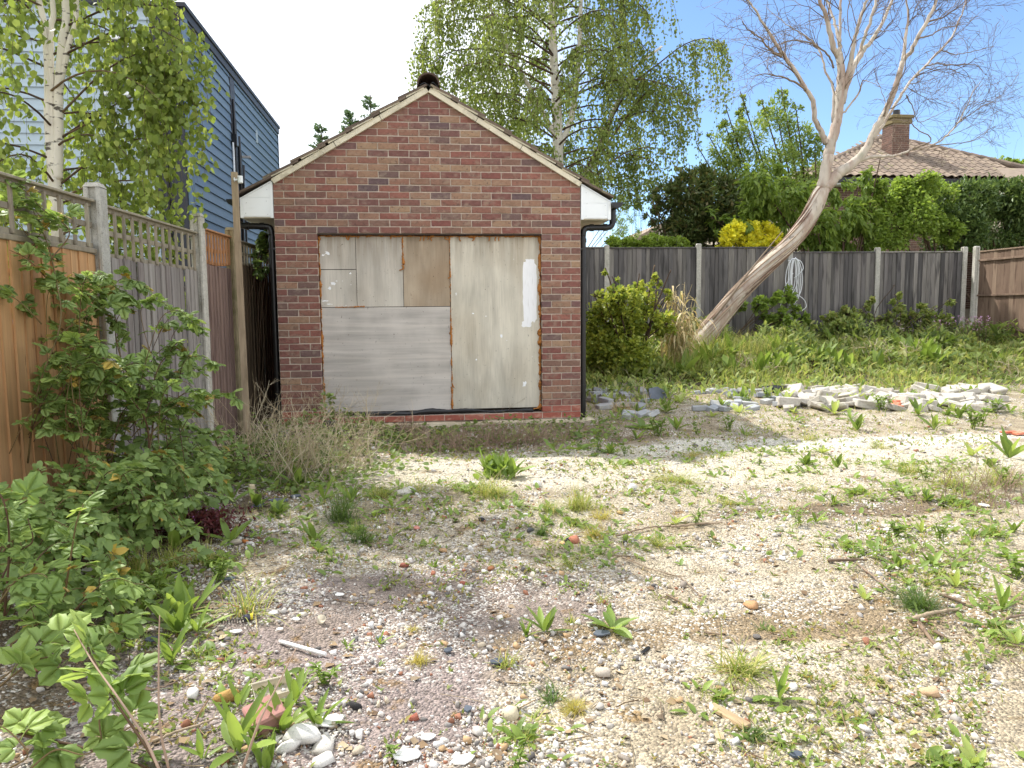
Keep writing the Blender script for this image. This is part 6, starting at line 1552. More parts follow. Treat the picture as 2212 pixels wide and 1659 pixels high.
tot += bramble('bramble', 'trailing bramble runner with big three part leaves in the bottom left corner', P(150, 1600, Y=2.2)*[1, 1, 0], [
  cane([(-30,1560,2.2),(60,1590,2.2),(160,1610,2.2),(260,1640,2.15),(340,1665,2.12)], .0055), cane([(345,1660,2.1),(300,1590,2.15),(240,1500,2.2),(190,1400,2.3),(160,1350,2.35)], .0045), cane([(230,1640,2.15),(215,1550,2.2),(250,1490,2.25),(275,1455,2.3)], .003), cane([(-10,1660,2.1),(40,1600,2.15),(80,1560,2.2),(120,1560,2.2)], .004), cane([(-20,1500,2.4),(40,1450,2.45),(100,1420,2.5),(180,1430,2.5)], .004), cane([(60,1665,2.1),(120,1620,2.12),(180,1630,2.12),(230,1610,2.15)], .003), cane([(0,1470,2.5),(60,1420,2.5),(110,1390,2.5),(150,1400,2.5)], .003), cane([(20,1660,2.08),(60,1630,2.08),(20,1580,2.1),(-20,1560,2.1)], .003)], .135, 16, 1, 60, .3, spoilt=.05)
# lone long dead stems crossing the foreground
for (pts, lab) in (([(345,1665,2.0),(310,1590,2.05),(250,1500,2.1),(200,1430,2.2),(160,1360,2.3)], 'long bare brown stem leaning across the bottom left corner'), ([(365,1665,2.05),(345,1560,2.05),(343,1400,2.1),(345,1330,2.1)], 'thin upright dead stem beside the leaning one'), ([(525,1660,2.0),(560,1560,2.0),(600,1480,2.05),(640,1400,2.1)], 'thin dry stalk slanting up through the bottom weeds')):
    c = crom([P(x, y, Y=Y) for x, y, Y in pts], 6); nm = NM(); nm.tube(c-c[0], np.linspace(.004, .0018, len(c)), 6); tag(nm.obj('withered_plant', M_DRYB, None, True, tuple(c[0])), lab, 'dead plant')
print('bramble leaves', tot)
# low leafy cover between the thicket and the garage
def cover(name, label, n, xr, yr, hmax, leaf, tpl, mat, dens=None, r=None, droop=.2, cat='ground cover'):
    r = r or r6; x = r.uniform(*xr, n); y = r.uniform(*yr, n)
    lump = np.clip(.5+.5*np.sin(x*3.1+1.3*y)*np.sin(y*2.3-.8*x+1)+.35*np.sin(7*x+2)*np.sin(6*y+1), .05, 1.4)
    z = gz(x, y)+hmax(x, y)*lump*r.uniform(0, 1, n)**.7
    k = np.ones(n, bool) if dens is None else r.uniform(0, 1, n) < dens(x, y)
    x, y, z = x[k], y[k], z[k]; n = len(x)
    d = rdir(n, r)*[1, 1, .5]+np.array([0, 0, .5-droop]); nm = NM(); nm.scatter(tpl, np.stack([x, y, z], 1), frames(d, rdir(n, r)*.6+[0, -.1, 1]), leaf*r.uniform(.6, 1.3, n))
    return tag(nm.obj(name, mat), label, cat, None, 'stuff')
cover('low_weeds', 'low mixed weeds between the bramble thicket and the garage', 9500, (-1.95, 2.0), (5.6, 8.38), lambda x, y: .08+.16*sstep(-.4, -1.6, x)+.07*sstep(7.2, 7.9, y), .05, TB, leafmat('low_weed', [(96,128,54),(82,112,48),(112,144,62),(128,150,70)], .35), lambda x, y: np.clip(sstep(.2, -1.2, x)+.5*sstep(6.9, 7.7, y), 0, 1)*(x > LF(y)+.12))
# ------------------------------------------------------------------ overgrown bank at the back
r7 = np.random.default_rng(41)
LM_BK1 = leafmat('bank_leaf', [(126,152,72),(112,140,64),(140,166,80),(156,176,92),(100,124,60),(170,174,104)], .42)
LM_BK2 = leafmat('bank_leaf_dark', [(88,118,58),(100,132,62),(80,108,52),(114,144,70)], .38)
def bankh(x, y): return .10*sstep(9.4, 10.6, y)+.22*sstep(11, 12.6, y)+.34*sstep(13, 14.6, y)
def inview(x, y): return (x > 2.0)*(x < 12.0)*(y < 15.0)*(x < .93*y+.6)
cover('bank_weeds', 'mass of broad leaved weeds covering the bank below the back fence', 20000, (2.0, 12.0), (9.8, 15.0), bankh, .13, TL, LM_BK1, lambda x, y: inview(x, y)*np.clip(.10+.9*sstep(10.4, 12.6, y), 0, 1), r7, -.5)
cover('bank_undergrowth', 'darker small leaved undergrowth on the bank', 24000, (2.0, 12.0), (10.6, 15.05), lambda x, y: bankh(x, y)*.85, .075, TB, LM_BK2, lambda x, y: inview(x, y)*np.clip(.2+.8*sstep(11.4, 13.4, y), 0, 1), r7)
def grass_field(name, label, n, xr, yr, L, width, mat, dens, lean=(.1, .9)):
    x = r7.uniform(*xr, n); y = r7.uniform(*yr, n); k = r7.uniform(0, 1, n) < dens(x, y); x, y = x[k], y[k]; n = len(x)
    V, F = blades(r7, n, L, 0.0, width, lean, .5, 3); V = V.reshape(n, -1, 3); s_ = r7.uniform(.5, 1.2, n)[:, None, None]
    V = V*s_+np.stack([x, y, gz(x, y)-.01], 1)[:, None, :]
    return tag(link(name, np_mesh(name, V.reshape(-1, 3), F, mat, True)), label, 'grass', None, 'stuff')
patch = lambda x, y: np.clip(np.sin(x*1.7+y)*np.sin(y*1.3-.6*x+2)*1.2+.45, .08, 1)
grass_field('bank_grass', 'long green grass through the weeds on the bank', 24000, (2.0, 12.0), (10.0, 15.0), .42, .008, LM_GRASS, lambda x, y: inview(x, y)*patch(x, y)*sstep(9.8, 12, y))
grass_field('yard_grass', 'short patchy grass between the rubble and the gravel', 9000, (1.9, 9.5), (7.4, 11.2), .12, .006, LM_GRASS, lambda x, y: patch(x*1.4, y*1.5)*(x < .93*y+.4)*.8, (.3, 1.3))
grass_field('dry_grass', 'straw coloured dry grass on the bank at right', 5200, (4.5, 12.0), (10.5, 14.8), .40, .006, LM_GRASSDRY, lambda x, y: inview(x, y)*np.clip(.15+.85*np.exp(-((x-9.5)**2/6+(y-13)**2/3)), 0, 1), (.1, 1.3))
# weeds one can tell apart in front of the rubble and on the bank
gb_ = 'leafy weed on the rough ground near the rubble'
for _ in range(95):
    y = r7.uniform(7.3, 11.0); x = r7.uniform(2.1, .9*y+.3)
    me = random.choice(ROS+ROSP+JAG+STM); h = float(r7.uniform(.12, .24))
    tag(link('broad_leaf_weed', me, None, (x, y, float(gz(x, y))), (0, 0, float(r7.uniform(0, 6.28))), None, h), gb_, 'weed', 'weeds on the rough ground near the rubble')
gd_ = 'large leafy dock plant on the bank under the back fence'
for _ in range(46):
    y = r7.uniform(11.6, 14.4); x = r7.uniform(4.2, min(11.4, .9*y+.2))
    tag(link('dock_plant', random.choice(ROS), None, (x, y, float(gz(x, y))), (0, 0, float(r7.uniform(0, 6.28))), None, float(r7.uniform(.35, .6))), gd_, 'weed', 'dock plants on the bank')

# long grass hiding the foot of the leaning trunk
for (px, Yg, L_, lab) in ((1500, 12.9, .8, 'long grass before the foot of the leaning trunk'), (1560, 12.9, .75, 'long grass right of the foot of the leaning trunk'), (1610, 13.2, .7, 'long feathery grass under the leaning trunk'), (1470, 12.4, .6, 'long grass at the foot of the dry reeds'), (1670, 13.6, .6, 'long grass below the white cable')):
    c = P(px, 740, Y=Yg); V, F = blades(r7, 420, L_, .24, .008, (.1, .8), .7); o = link('grass_tuft', np_mesh('grass_tuft', V, F, LM_GRASS, True), None, (c[0], Yg, float(gz(c[0], Yg)))); tag(o, lab, 'grass')
# bright shrub beside the garage
LM_SH2 = leafmat('leaf_yellowgreen', [(150,166,56),(134,156,52),(166,178,66),(112,140,48),(92,122,44)], .42)
leafy('leafy_shrub', 'bushy yellow green shrub between the garage downpipe and the dry reeds', 'shrub', (3.6, 12.6, .2), [(x, y, 12.4, q) for x, y, q in ((1300,690,38),(1350,655,34),(1390,645,30),(1340,715,52),(1400,700,36),(1295,755,46),(1360,770,46),(1325,605,9),(1330,635,18),(1420,608,12),(1285,640,14),(1310,655,24),(1440,640,12),(1440,700,26),(1290,800,34),(1380,800,34),(1446,590,7),(1380,600,8),(1310,585,6),(1412,580,6))], 12000, .07, T4, LM_SH2, .0, .35, .03, r7, up=.2)
for i, (lst, n, lab, yb_) in enumerate((([(1560,680,12),(1600,665,14),(1640,655,16),(1680,650,16),(1700,640,18),(1720,670,16),(1705,610,9),(1690,690,20),(1650,690,16),(1740,690,12)], 1900, 'bramble growing over the fence foot behind the leaning trunk', 14.8),
                                       ([(1790,690,14),(1830,680,16),(1870,672,14),(1850,700,18),(1810,710,16),(1900,690,14),(1880,650,8)], 1700, 'bramble mound at the fence foot right of the white cable', 14.7),
                                       ([(1915,690,14),(1940,660,12),(1930,620,8),(1960,690,16),(1990,670,12),(2010,690,14),(2035,700,16),(1935,640,8),(2060,690,12),(2050,650,7)], 1700, 'sprawling weeds at the fence foot before the corner', 14.5))):
    c0_ = P(lst[0][0], lst[0][1], Y=yb_)
    leafy('fence_bramble', lab, 'bramble', (c0_[0], yb_, .4), [(x, y, yb_, q) for x, y, q in lst], n, .085, TB, LM_BK1 if i else LM_SHRUB, .1, .3, .01, r7)
# dry reeds
rp_ = PG(1462, 768); rp_ = np.array([P(1462, 740, Y=12.6)[0], 12.6, float(gz(4.4, 12.6))])
reed = thing('reed_clump', rp_, 'clump of bleached dry reeds left of the leaning trunk', 'reeds')
nm = NM()
for _ in range(70):
    a = r7.uniform(0, 6.28); b0_ = np.append(r7.normal(0, .12, 2), 0); H = r7.uniform(.7, 1.5); ln = r7.normal(0, .12, 2)
    nm.tube(crom([b0_, b0_+[ln[0]*.5, ln[1]*.5, H*.5], b0_+[ln[0]*1.6, ln[1]*1.6, H]], 3), np.linspace(.007, .003, 7), 4)
    for q in range(r7.integers(3, 6)):
        t = r7.uniform(.3, 1); p = b0_+np.array([ln[0]*1.6*t*t, ln[1]*1.6*t*t, H*t]); az = r7.uniform(0, 6.28); h_ = np.array([math.cos(az), math.sin(az), 0]); L = r7.uniform(.2, .5)
        tt = np.linspace(0, 1, 5)[:, None]; mid = p+h_*L*tt*.8+np.array([0, 0, 1.])*(L*.5*tt-L*.95*tt**2.3); sd = np.array([-h_[1], h_[0], 0])*.016; w_t = np.sin(np.pi*np.clip(tt*.9+.1, 0, 1))
        V = np.concatenate([mid-sd*w_t, mid+sd*w_t]); k = np.arange(4); F = np.concatenate([np.stack([k, k+1, k+6], 1), np.stack([k, k+6, k+5], 1)]); nm.add(V, F)
nm.obj('reeds', leafmat('reed', [(206,190,140),(190,172,120),(216,204,164),(170,160,104),(160,164,110)], .25, .6), reed, True)['kind'] = 'stuff'
# broad dark plant before the pale gravel board, purple flowers, red weeds
bp_ = np.array([*P(2150, 760, Y=13.6)[:2], 0]); bp_[2] = float(gz(bp_[0], bp_[1])); root = thing('burdock_plant', bp_, 'dark broad leaved plant standing before the pale gravel board', 'weed')
nm = NM(); nm.tube([(0, 0, 0), (.02, 0, .35), (.0, 0, .55)], [.012, .01, .006], 6); nm.obj('stalk', LM_BK2, root, True)
for q in range(9):
    V, F = dock_leaf(r7, r7.uniform(.2, .3), .065, .1); Rm = euler_leaf(r7, q*2.4, r7.uniform(.2, 1.1)); link('leaf', np_mesh('leaf', V @ Rm.T, F, LM_BK2, True), root, (0, 0, float(.12+q*.045)))
def flowers(px, py, Y, w, h, n, label, col, leafm):
    c = P(px, py, Y=Y); c[2] = float(gz(c[0], Y)); root = thing('flowering_weed', c, label, 'flower'); nm = NM(); st_ = NM(); fl = NM()
    for _ in range(n):
        b_ = np.append(r7.normal(0, w*.4, 2)*[1, .5], 0); H = h*r7.uniform(.6, 1.05); tp_ = b_+np.array([r7.normal(0, .05), r7.normal(0, .05), H]); st_.tube([b_, (b_+tp_)/2+r7.normal(0, .01, 3), tp_], .003, 3, False)
        d = rdir(7, r7)*[1, 1, .3]+[0, 0, .1]; nm.scatter(TB, b_+(tp_-b_)*r7.uniform(.2, .9, (7, 1)), frames(d, rdir(7, r7)*.5+[0, 0, 1]), r7.uniform(.05, .09, 7))
        k = 6; d = rdir(k, r7)*[1, 1, .4]+[0, 0, .3]; fl.scatter(T4, np.repeat(tp_[None], k, 0)+r7.normal(0, .012, (k, 3)), frames(d, rdir(k, r7)+[0, 0, 1]), r7.uniform(.018, .03, k))
    nm.obj('leaves', leafm, root)['kind'] = 'stuff'; st_.obj('stalks', M_DRYB, root)['kind'] = 'stuff'; fl.obj('petals', leafmat('petal_'+label[:6], col, .3), root)['kind'] = 'stuff'
flowers(2088, 735, 13.9, .8, .6, 60, 'mauve flowered plants at the corner of the fences', [(196,156,204),(180,140,192),(212,176,214)], LM_BK2)
flowers(1962, 712, 14.2, .5, .5, 10, 'few pale flowers on tall weeds before the grey fence', [(220,220,214),(206,190,206)], LM_BK1)
LM_RED = leafmat('weed_red', [(96,44,52),(82,36,44),(112,56,58),(74,60,48)], .3)
for (px, py, w, h, lab) in ((430,1155,.24,.13,'dark purple red weed beside the brambles'), (1778,792,.34,.22,'dull red weed patch in the middle of the bank')):
    p = PG(px, py) if py > 1000 else np.array([*P(px, py+6, Y=12.4)[:2], float(gz(8, 12.4))]); root = thing('red_weed', p, lab, 'weed'); nm = NM(); n = 1500
    b_ = np.stack([r7.normal(0, w*.42, n), r7.normal(0, w*.25, n), h*r7.uniform(0, 1, n)], 1); nm.scatter(T4N, b_, frames(rdir(n, r7)+[0, 0, .4], rdir(n, r7)), r7.uniform(.02, .045, n)); nm.obj('foliage', LM_RED, root)['kind'] = 'stuff'
    if px < 1000:
        fl = NM(); k = 26; fl.scatter(T4, np.stack([r7.normal(0, w*.5, k), r7.normal(0, w*.3, k), r7.uniform(h*.7, h*1.3, k)], 1), frames(rdir(k, r7), rdir(k, r7)), r7.uniform(.010, .016, k)); fl.obj('petals', leafmat('petal_violet', [(176,110,190),(160,90,176)], .3), root)['kind'] = 'stuff'
# dead pale branches on the bank
for (px, py, Y, L, lab) in ((1610,765,12.3,.5,'bleached forked twig standing on the bank left of the rubble'), (1645,800,11.8,.55,'bleached dead branch lying on the bank above the rubble'), (1890,760,12.6,.8,'pale tangle of dead stalks on the right of the bank'), (1980,770,12.4,.75,'pale dead stalks beside the mauve flowers'), (1860,700,13.6,.5,'dry broken stalks at the fence foot right of the cable'), (2195,820,11.2,.7,'bleached stalks at the right edge before the gravel board')):
    c = P(px, py, Y=Y); c[2] = float(gz(c[0], Y))+.05; nm = NM()
    def br(q, d, L_, rr, l):
        pts = [q]
        for _ in range(4): d = unit(d+r7.normal(0, .3, 3)); pts.append(pts[-1]+d*L_/4)
        nm.tube(np.array(pts), np.linspace(rr, rr*.5, 5), 4)
        if l:
            for _ in range(3): br(pts[r7.integers(1, 4)], unit(d+rdir(1, r7)[0]), L_*.6, rr*.6, l-1)
    for _ in range(4): br(np.append(r7.normal(0, .1, 2), 0), unit(np.array([r7.normal(.3, .8), r7.normal(0, .5), .7])), L*.6, .007, 2)
    root = thing('dead_branch', c, lab, 'branch'); nm.obj('twigs', M_DRY, root)['kind'] = 'stuff'
# ivy hanging over the shaded panel
leafy('ivy', 'ivy hanging over the trellis in the gap beside the garage', 'ivy', (-1.95, 9.2, 0), [(572,520,9.0,14),(565,548,9.0,12),(556,575,8.9,12),(578,545,9.1,12),(562,595,8.9,9),(580,505,9.2,10),(575,575,9.0,9)], 900, .055, TB, LM_BK2, .3, .3, .006, r7, yj=.15)

# ------------------------------------------------------------------ rubble
M_PAVER = mk('paver', [(160,162,164),(146,150,154),(172,172,170),(134,138,144)], 'obj', (16,16,16), .2, .92, .4, bs=(90,90,90), dirt=dict(c=(188,184,172), s=(7,7,7), t=.55, k=.15, a=.5))
M_RUB = mk('rubble_white', [(190,184,172),(174,168,156),(202,196,186),(160,154,144)], 'obj', (12,12,12), .18, .95, .5, bs=(60,60,60), dirt=dict(c=(140,128,108), s=(6,6,6), t=.56, k=.12, a=.5))
M_RUBRED = mk('rubble_red', [(190,104,76),(176,92,68),(204,124,96)], 'obj', (12,12,12), .2, .95, .4, dirt=dict(c=(214,180,156), s=(6,6,6), t=.55, k=.12, a=.5))
pav = []
for _ in range(3):
    m = MB(); m.cbox(-.1, .1, -.05, .05, -.03, .03, .006, .0015); pav.append(m.mesh('paver', M_PAVER))
def pile(n, x0, x1, y0, y1, lab, grp, lay=2):
    for k in range(n):
        q = PG(r7.uniform(x0, x1), r7.uniform(y0, y1)); z = q[2]+.028+(.055 if r7.uniform() < .3*(lay > 1) else 0)
        tag(link('paving_block', random.choice(pav), None, (q[0], q[1], z), (float(r7.normal(0, .16)), float(r7.normal(0, .16)), float(r7.uniform(0, 3.14)))), lab, 'paving block', grp)
pile(30, 1272, 1400, 846, 884, 'grey concrete paving block in the heap beside the garage', 'paving blocks beside the garage')
pile(4, 1345, 1420, 893, 903, 'grey paving block in front of the heap beside the garage', 'paving blocks in front of the heap')
pile(26, 1505, 1720, 848, 888, 'grey paving block lying flat below the leaning tree', 'paving blocks below the leaning tree', 1)
RB = []
for q in range(8):
    m = MB(); a, b, c = r7.uniform(.35, .6), r7.uniform(.25, .45), r7.uniform(.10, .24); m.cbox(-a, a, -b, b, -c, c, .04, .07)
    m2 = MB(); m2.v = list(m.v); m2.f = list(m.f); RB.append((m.mesh('rubble', M_RUB), m2.mesh('rubble', M_RUBRED)))
for k in range(110):
    q = PG(r7.uniform(1690, 2150), r7.uniform(842, 888)); w = float(r7.uniform(.12, .34)); tag(link('rubble_chunk', random.choice(RB)[0], None, (q[0], q[1], q[2]+w*.15), (float(r7.normal(0, .22)), float(r7.normal(0, .22)), float(r7.uniform(0, 6))), None, (w, w, w)), 'pale broken concrete chunk in the rubble strip', 'rubble', 'pale concrete rubble')
for k in range(15):
    q = PG(r7.uniform(1868, 1950), r7.uniform(862, 888)); w = float(r7.uniform(.08, .18)); tag(link('brick_fragment', random.choice(RB)[1], None, (q[0], q[1], q[2]+w*.2), (float(r7.normal(0, .4)), float(r7.normal(0, .4)), float(r7.uniform(0, 6))), None, w), 'orange red brick fragment in the middle of the rubble', 'brick fragment', 'red brick fragments in the rubble')
for k, (x, y) in enumerate(((2178, 938), (2200, 940))):
    q = PG(x, y); tag(link('brick_fragment', RB[k][1], None, (q[0], q[1], q[2]+.02), (0, 0, .3*k), None, (.16, .1, .06)), ('left', 'right')[k]+' of two red brick bits at the right edge of the track', 'brick fragment')
q = PG(1425, 862); m = MB(); m.prism([(-.16, 0), (.12, -.02), (.17, .12), (.02, .2), (-.13, .16)], lambda p: (p[0], 0, p[1]), lambda p: (p[0], .02, p[1])); tag(m.obj('slate_slab', mk('slate', [(96,102,112)], None, (9,9,9), .2, .6, .2), None, (q[0], q[1], q[2]), (-.6, .1, .3)), 'blue grey slab leaning beside the paving heap', 'slab')

# ------------------------------------------------------------------ litter and small things
def crumple(name, px, py, w, mat, label, cat, h=.5, sub=3, flat=.5, rot=0.0):
    """a crumpled bag: a ball of folded film"""
    V, F = stone_tpl(r7, sub, flat); V = V*(1+.45*r7.uniform(-1, 1, (len(V), 1)))
    q = PG(px, py); me = np_mesh(name, V*w, F, mat, False); return tag(link(name, me, None, (q[0], q[1], q[2]+w*flat*.3), (0, 0, rot), None, (1, .7, h)), label, cat)
crumple('plastic_bag', 1668, 848, .36, M_BLACKP, 'crumpled black plastic bag on the rubble', 'bag', .45)
crumple('plastic_bag', 82, 1284, .16, mk('navy_film', [(36,42,58)], None, (9,9,9), .3, .4, .1), 'dark blue black plastic lying under the left bramble', 'bag', .5)
crumple('plastic_bag', 232, 1190, .08, mk('blue_film', [(110,130,160)], None, (9,9,9), .3, .4, .1), 'scrap of blue grey plastic under the brambles', 'bag', .6)
def rod(name, a, b, r_, mat, label, cat, lift=.01, n=8, bend=0.0, taper=1.0):
    p, q = PG(*a), PG(*b); p[2] += lift; q[2] += lift; mid = (p+q)/2+np.append(r7.normal(0, bend, 2), bend*.3)
    c = crom([p, mid, q], 8); c = c+r7.normal(0, bend*.05, c.shape); nm = NM(); nm.tube(c-p, np.linspace(r_, r_*taper, len(c)), n); return tag(nm.obj(name, mat, None, True, tuple(p)), label, cat)
p, q = PG(603, 1391), PG(704, 1421); m = MB(); d = q-p; m.tube([(0, 0, .012), tuple(d*.06+[0, 0, .012]), tuple(d*.97+[0, 0, .014]), tuple(d+[0, 0, .014])], [.003, .0075, .0075, .007], 8); tag(m.obj('plastic_rod', mk('white_plastic', [(226,226,222)], None, (30,30,30), .08, .4, 0), None, tuple(p)), 'white pointed plastic rod lying on the pink ground', 'plastic rod')
M_STICK = mk('stick_wood', [(122,102,84),(140,122,104),(104,86,72),(160,142,120)], 'obj', (30,30,30), .3, .9, .3)
for a, b, r_, lab, bd in (((1345,1208),(1465,1250),.004,'long thin curved twig on the open sand',.02),((1465,1250),(1520,1305),.003,'thin twig end trailing down the sand',.02),((1788,1216),(1872,1214),.009,'thick dark stick among the right hand weeds',.02),((1850,1222),(1936,1290),.006,'grey stick pointing down from the thick one',.02),((1330,1162),(1450,1140),.006,'half buried root left of the buried twigs',.03),((1450,1142),(1560,1133),.009,'forked driftwood stick by the green tuft',.02),((1965,1345),(2075,1320),.010,'gnarled driftwood under the dark grass tuft',.03),((1985,1352),(2020,1400),.010,'short thick driftwood piece under the gnarled one',.01),((2020,1370),(2045,1385),.008,'broken stub of wood beside the driftwood',.01),((2030,1290),(2085,1310),.008,'pale dead stalk right of the dark tuft',.01),((2160,1350),(2212,1335),.008,'pale stick at the right edge',.02),((1520,1372),(1560,1378),.004,'short red brown twig on the white gravel',.005),((1440,1290),(1490,1315),.006,'short split twig beside a white stone',.005),((1180,1090),(1165,1060),.004,'upright twig at the edge of the bright grass',.005),((1850,1410),(1760,1420),.003,'thin dark twig at the right of the largest tuft',.02),((330,1610),(470,1560),.005,'brown runner stem crossing the bottom left ground',.03),((140,1490),(215,1470),.006,'peeled pale twig under the corner bramble',.01),((270,1500),(420,1460),.004,'long brown stem on the pink ground',.03)):
    rod('stick', a, b, r_, M_STICK, lab, 'stick', .012, 6, bd, .6)
def plank(px, py, L, W, H, rz, mat, label, cat='wood', name='wood_offcut', rx=0.0, lift=0.0):
    q = PG(px, py); m = MB(); m.cbox(-L/2, L/2, -W/2, W/2, 0, H, .002, .002); return tag(m.obj(name, mat, None, (q[0], q[1], q[2]+lift), (rx, 0, rz)), label, cat)
M_OFF = mk('offcut_wood', [(176,152,116),(158,136,106)], 'obj', (9,60,60), .25, .85, .3)
plank(1573, 1550, .16, .036, .012, -1.15, M_OFF, 'bleached wood offcut lying on the gravel at lower right')
q = PG(543, 1072); m = MB(); m.cbox(-.02, .02, -.015, .015, -.02, .085, .003); tag(m.obj('wooden_stake', mk('stake', [(196,180,150)], None, (30,30,6), .25, .85, .3), None, tuple(q), (.05, .08, .3)), 'short sawn wooden stake upright in the weeds before the dry stems', 'stake')
plank(1394, 1409, .06, .018, .006, .85, M_BLACKP, 'black plastic strip lying on the open sand', 'plastic', 'plastic_strip', 0, .006)
def shard(px, py, w, mat, label, cat='shard', name='slate_shard', rz=0.0, tilt=.1, th=.006):
    q = PG(px, py); n = 7; pts = [(w*.5*math.cos(a)*random.uniform(.7, 1.1), w*.3*math.sin(a)*random.uniform(.7, 1.1)) for a in np.linspace(0, 6.28, n, endpoint=False)]
    m = MB(); m.prism(pts, lambda p: (p[0], p[1], 0), lambda p: (p[0]*.97, p[1]*.97, th)); return tag(m.obj(name, mat, None, (q[0], q[1], q[2]+.012), (tilt, tilt*.5, rz)), label, cat)
M_SLATE = mk('slate_bits', [(84,92,104),(70,76,86),(104,110,118)], 'obj', (9,9,9), .2, .55, .2)
for a in ((968,1412,.05,'small dark slate shard left of the bent grass',.9),(1075,1436,.075,'rounded dark slate piece under the bent grass',.2),(493,1256,.07,'blue grey slate strip behind the long grass',.5),(330,1388,.07,'pale blue grey slate by the bramble edge',.1),(600,1085,.14,'dark wet slate patch left of the grass tufts',.2),(560,1095,.12,'dark slate flake beside the wet patch',.5),(640,1075,.10,'grey slate flake near the dry stems',.8),(1720,1640,.05,'grey slate chip at the bottom edge',.3),(820,1385,.04,'bluish slate chip in the centre left gravel',.3),(1010,1540,.05,'clear grey glass shard in the centre gravel',1.2),(1300,1375,.09,'grey weathered wood chip beside the withered rosette',.5)):
    shard(a[0], a[1], a[2], M_SLATE, a[3], rz=a[4])
M_WSH = mk('white_shards', [(226,224,218),(212,208,200)], 'obj', (20,20,20), .1, .6, .1)
for a in ((715,1566,.11,'white broken board shard at the bottom left of centre',.6),(675,1046,.10,'white plastic scraps at the foot of the dry stems',.1),(690,1042,.07,'second white scrap beside the dry stems',.9),(735,1290,.05,'white flake on the pink ground',.3),(590,1330,.045,'white paper flake right of the long grass',.4),(640,1343,.04,'silvery flake right of the white paper flake',-.4),(510,1370,.05,'silver foil scrap below the spiral',.2),(277,1370,.06,'white torn plastic below the brambles',.6),(605,1365,.03,'small white chip above the plastic rod',.5),(588,913,.05,'white paper scrap by the left garage corner',.4),(195,1235,.09,'white crushed packaging at the edge of the brambles',.3),(925,1600,.06,'white plaster flake at the bottom centre',.4),(880,1640,.10,'white plaster piece at the bottom edge',.2),(2125,1095,.10,'white flat stone under the twiggy bush',.2),(1000,1650,.08,'pale board piece cut by the bottom edge',.5)):
    shard(a[0], a[1], a[2], M_WSH, a[3], 'scrap', 'white_scrap', a[4], .15, .003)
# half brick, tray, cup, spiral, cylinder, wires, cap, pot, block
q = PG(577, 1562); m = MB(); m.cbox(-.06, .05, -.05, .05, 0, .06, .006, .006); tag(m.obj('half_brick', mk('pink_brick', [(168,124,116)], None, (20,20,20), .2, .95, .5, dirt=dict(c=(150,96,90), s=(12,12,12), t=.5, k=.2, a=.6, rw=False)), None, tuple(q), (.25, -.15, .5)), 'pinkish broken half brick beside the bright clump of leaves', 'brick')
M_CLEAR = mk('clear_film', [(214,206,188)], None, (30,30,30), .1, .25, .2, trans=.5, spec=.6)
q = PG(592, 1500); m = MB(); a_, b_ = .065, .045
for (x0, x1, y0, y1) in ((-a_, a_, -b_, -b_+.002), (-a_, a_, b_-.002, b_), (-a_, -a_+.002, -b_+.002, b_-.002), (a_-.002, a_, -b_+.002, b_-.002)): m.box(x0, x1, y0, y1, .001, .03)
m.box(-a_-.006, a_+.006, -b_-.006, -b_, .029, .031); m.box(-a_-.006, a_+.006, b_, b_+.006, .029, .031); m.box(-a_, a_, -b_, b_, 0, .0009)
tag(m.obj('plastic_tray', M_CLEAR, None, tuple(q), (.12, -.05, .35)), 'clear plastic food tray half full of sand', 'tray')
q = PG(692, 1345); m = MB(); m.tube([(0, 0, 0), (.003, 0, .028)], [.013, .018], 14, False); tag(m.obj('plastic_cup', M_CLEAR, None, tuple(q), (.3, .2, 0), True), 'little clear plastic cup on the pink ground', 'cup')
q, q2 = PG(437, 1352), PG(530, 1345); t = np.linspace(0, 1, 220); d = q2-q; perp = np.array([0, 0, 1.]); sdv = unit(np.cross(d, perp)); c = d*t[:, None]+perp*(.012+.011*np.sin(t*2*np.pi*15))[:, None]+sdv*(.011*np.cos(t*2*np.pi*15))[:, None]
nm = NM(); nm.tube(c, .0013, 4); tag(nm.obj('spiral_binding', mk('spiral', [(60,60,62)], None, (9,9,9), .2, .35, 0, metal=.6), None, True, tuple(q)), 'grey spiral wire binding lying by the long grass', 'spiral')
q = PG(537, 1340); cyl = thing('small_canister', q, 'small dark canister with yellow band beside the spiral', 'canister', None, .4)
m = MB(); m.tube([(-.02, 0, .014), (.006, 0, .014)], .013, 14); m.obj('body', mk('canister_body', [(70,70,86)], None, (9,9,9), .2, .4, 0), cyl)
m = MB(); m.tube([(.006, 0, .014), (.016, 0, .014)], .0135, 14); m.obj('yellow_band', mk('yellow_band', [(216,200,60)], None, (9,9,9), .1, .4, 0), cyl)
for k, (c_, lab) in enumerate((((206,190,140), 'pale loop of thin electrical wire by the rubbish'), ((130,150,120), 'greenish loop of thin wire by the rubbish'), ((170,110,80), 'brown loop of thin wire by the rubbish'))):
    q = PG(485+k*9, 1330-k*4); t = np.linspace(0, 1, 26); c = np.stack([.03*np.sin(t*7+k), .02*np.cos(t*5+k*2), .012+.02*np.abs(np.sin(t*6+k))], 1); nm = NM(); nm.tube(c, .0014, 4); tag(nm.obj('wire_loop', mk('wire%d' % k, [c_], None, (9,9,9), .1, .5, 0), None, True, tuple(q)), lab, 'wire')
q = PG(1226, 1172); m = MB(); m.tube([(0, 0, 0), (0, 0, .022)], .018, 18); m.tube([(0, 0, .022), (0, 0, .026)], [.018, .015], 18); tag(m.obj('bottle_cap', M_BLACKP, None, tuple(q), (.5, .3, 0)), 'ribbed black bottle cap behind the orange brick lump', 'bottle cap')
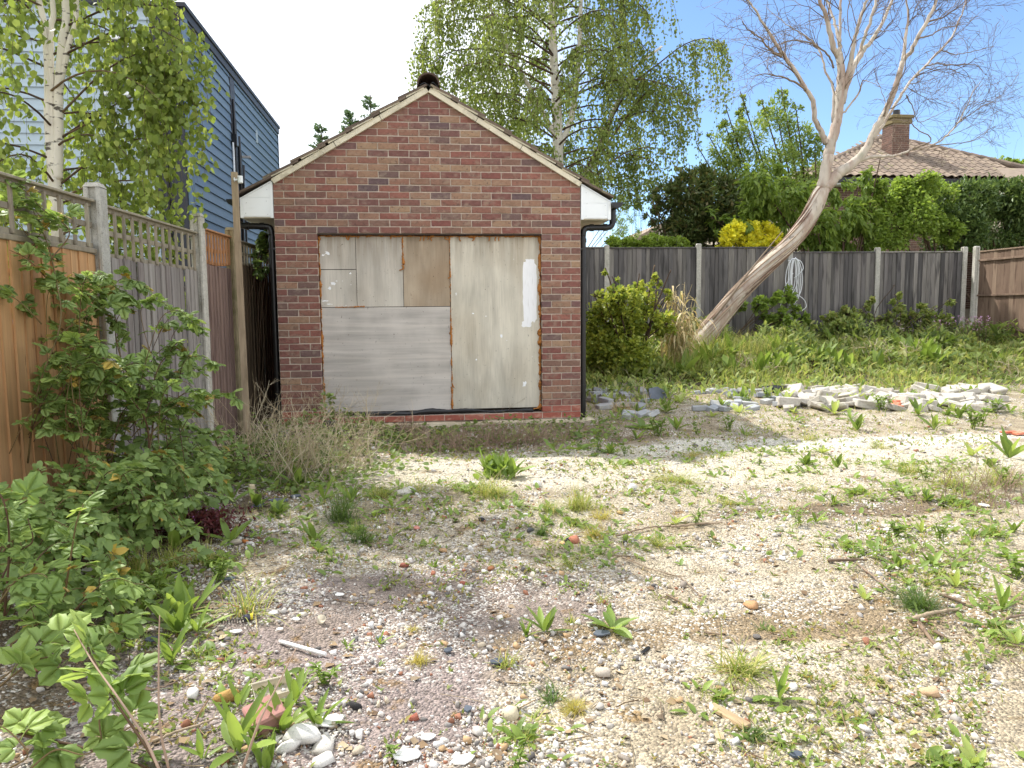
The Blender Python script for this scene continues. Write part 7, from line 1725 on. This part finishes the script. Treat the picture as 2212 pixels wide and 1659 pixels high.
q = PG(712, 912); q = np.array([P(712, 905, Y=8.2)[0], 8.25, float(gz(-1.1, 8.25))]); pot = thing('plant_pot', q, 'small dark plant pot with a bramble shoot before the left board', 'plant pot'); m = MB(); m.tube([(0, 0, 0), (0, 0, .08), (0, 0, .081), (0, 0, .10)], [.045, .062, .068, .07], 18); m.obj('pot', mk('pot', [(62,66,74)], None, (9,9,9), .2, .5, 0), pot)
nm = NM(); n = 16; nm.scatter(CP0[0], np.stack([r7.normal(0, .03, n), r7.normal(0, .02, n), r7.uniform(.1, .36, n)], 1), frames(rdir(n, r7)+[0, 0, .3], rdir(n, r7)*.5+[0, 0, 1]), r7.uniform(.07, .11, n)); nm.tube([(0, 0, .05), (.01, 0, .2), (-.01, 0, .36)], .003, 4); nm.obj('shoot', LM_BR, pot, True)['kind'] = 'stuff'
plank(602, 946, .2, .1, .05, .1, M_PAVER, 'single grey paving block by the left garage corner', 'paving block', 'paving_block')
stone(600, 935, .16, 'rough grey stone behind the paving block at the garage corner', solid('greybeige', (186,174,158)), None, .5)
# white cable coiled on the fence post
cq = np.array([7.66, 15.06, 2.28]); nm = NM(); 
for k in range(7):
    t = np.linspace(0, 1, 30); w = r7.uniform(.06, .16); h = r7.uniform(.4, 1.1); ph = r7.uniform(-.3, .3)
    c = np.stack([w*np.sin(2*np.pi*t+ph)+r7.normal(0, .03), -.03-.03*np.sin(np.pi*t)-.01*k+0*t, -h*.5*(1-np.cos(2*np.pi*t))], 1); nm.tube(c, .009, 5)
for xs in ([(0, 0, 0), (.16, -.03, -.05), (.22, -.04, -.2), (.12, -.05, -.32), (.02, -.05, -.4)], [(.05, -.04, -.7), (.25, -.05, -.85), (.3, -.05, -1.0), (.15, -.06, -1.08), (.05, -.06, -.9)], [(0, -.05, -.3), (-.18, -.06, -.6), (-.28, -.08, -1.0)], [(.05, -.05, -.8), (.1, -.06, -1.2), (.04, -.06, -1.45)], [(-.12, -.04, -.05), (0, -.05, -.02), (.05, -.05, .02)]): nm.tube(crom(xs, 8), .009, 5)
cb_ = thing('hanging_cable', cq, 'white cable hung in loops on a back fence post', 'cable'); nm.obj('cable', mk('white_cable', [(226,228,230)], None, (9,9,9), .06, .45, 0), cb_, True)
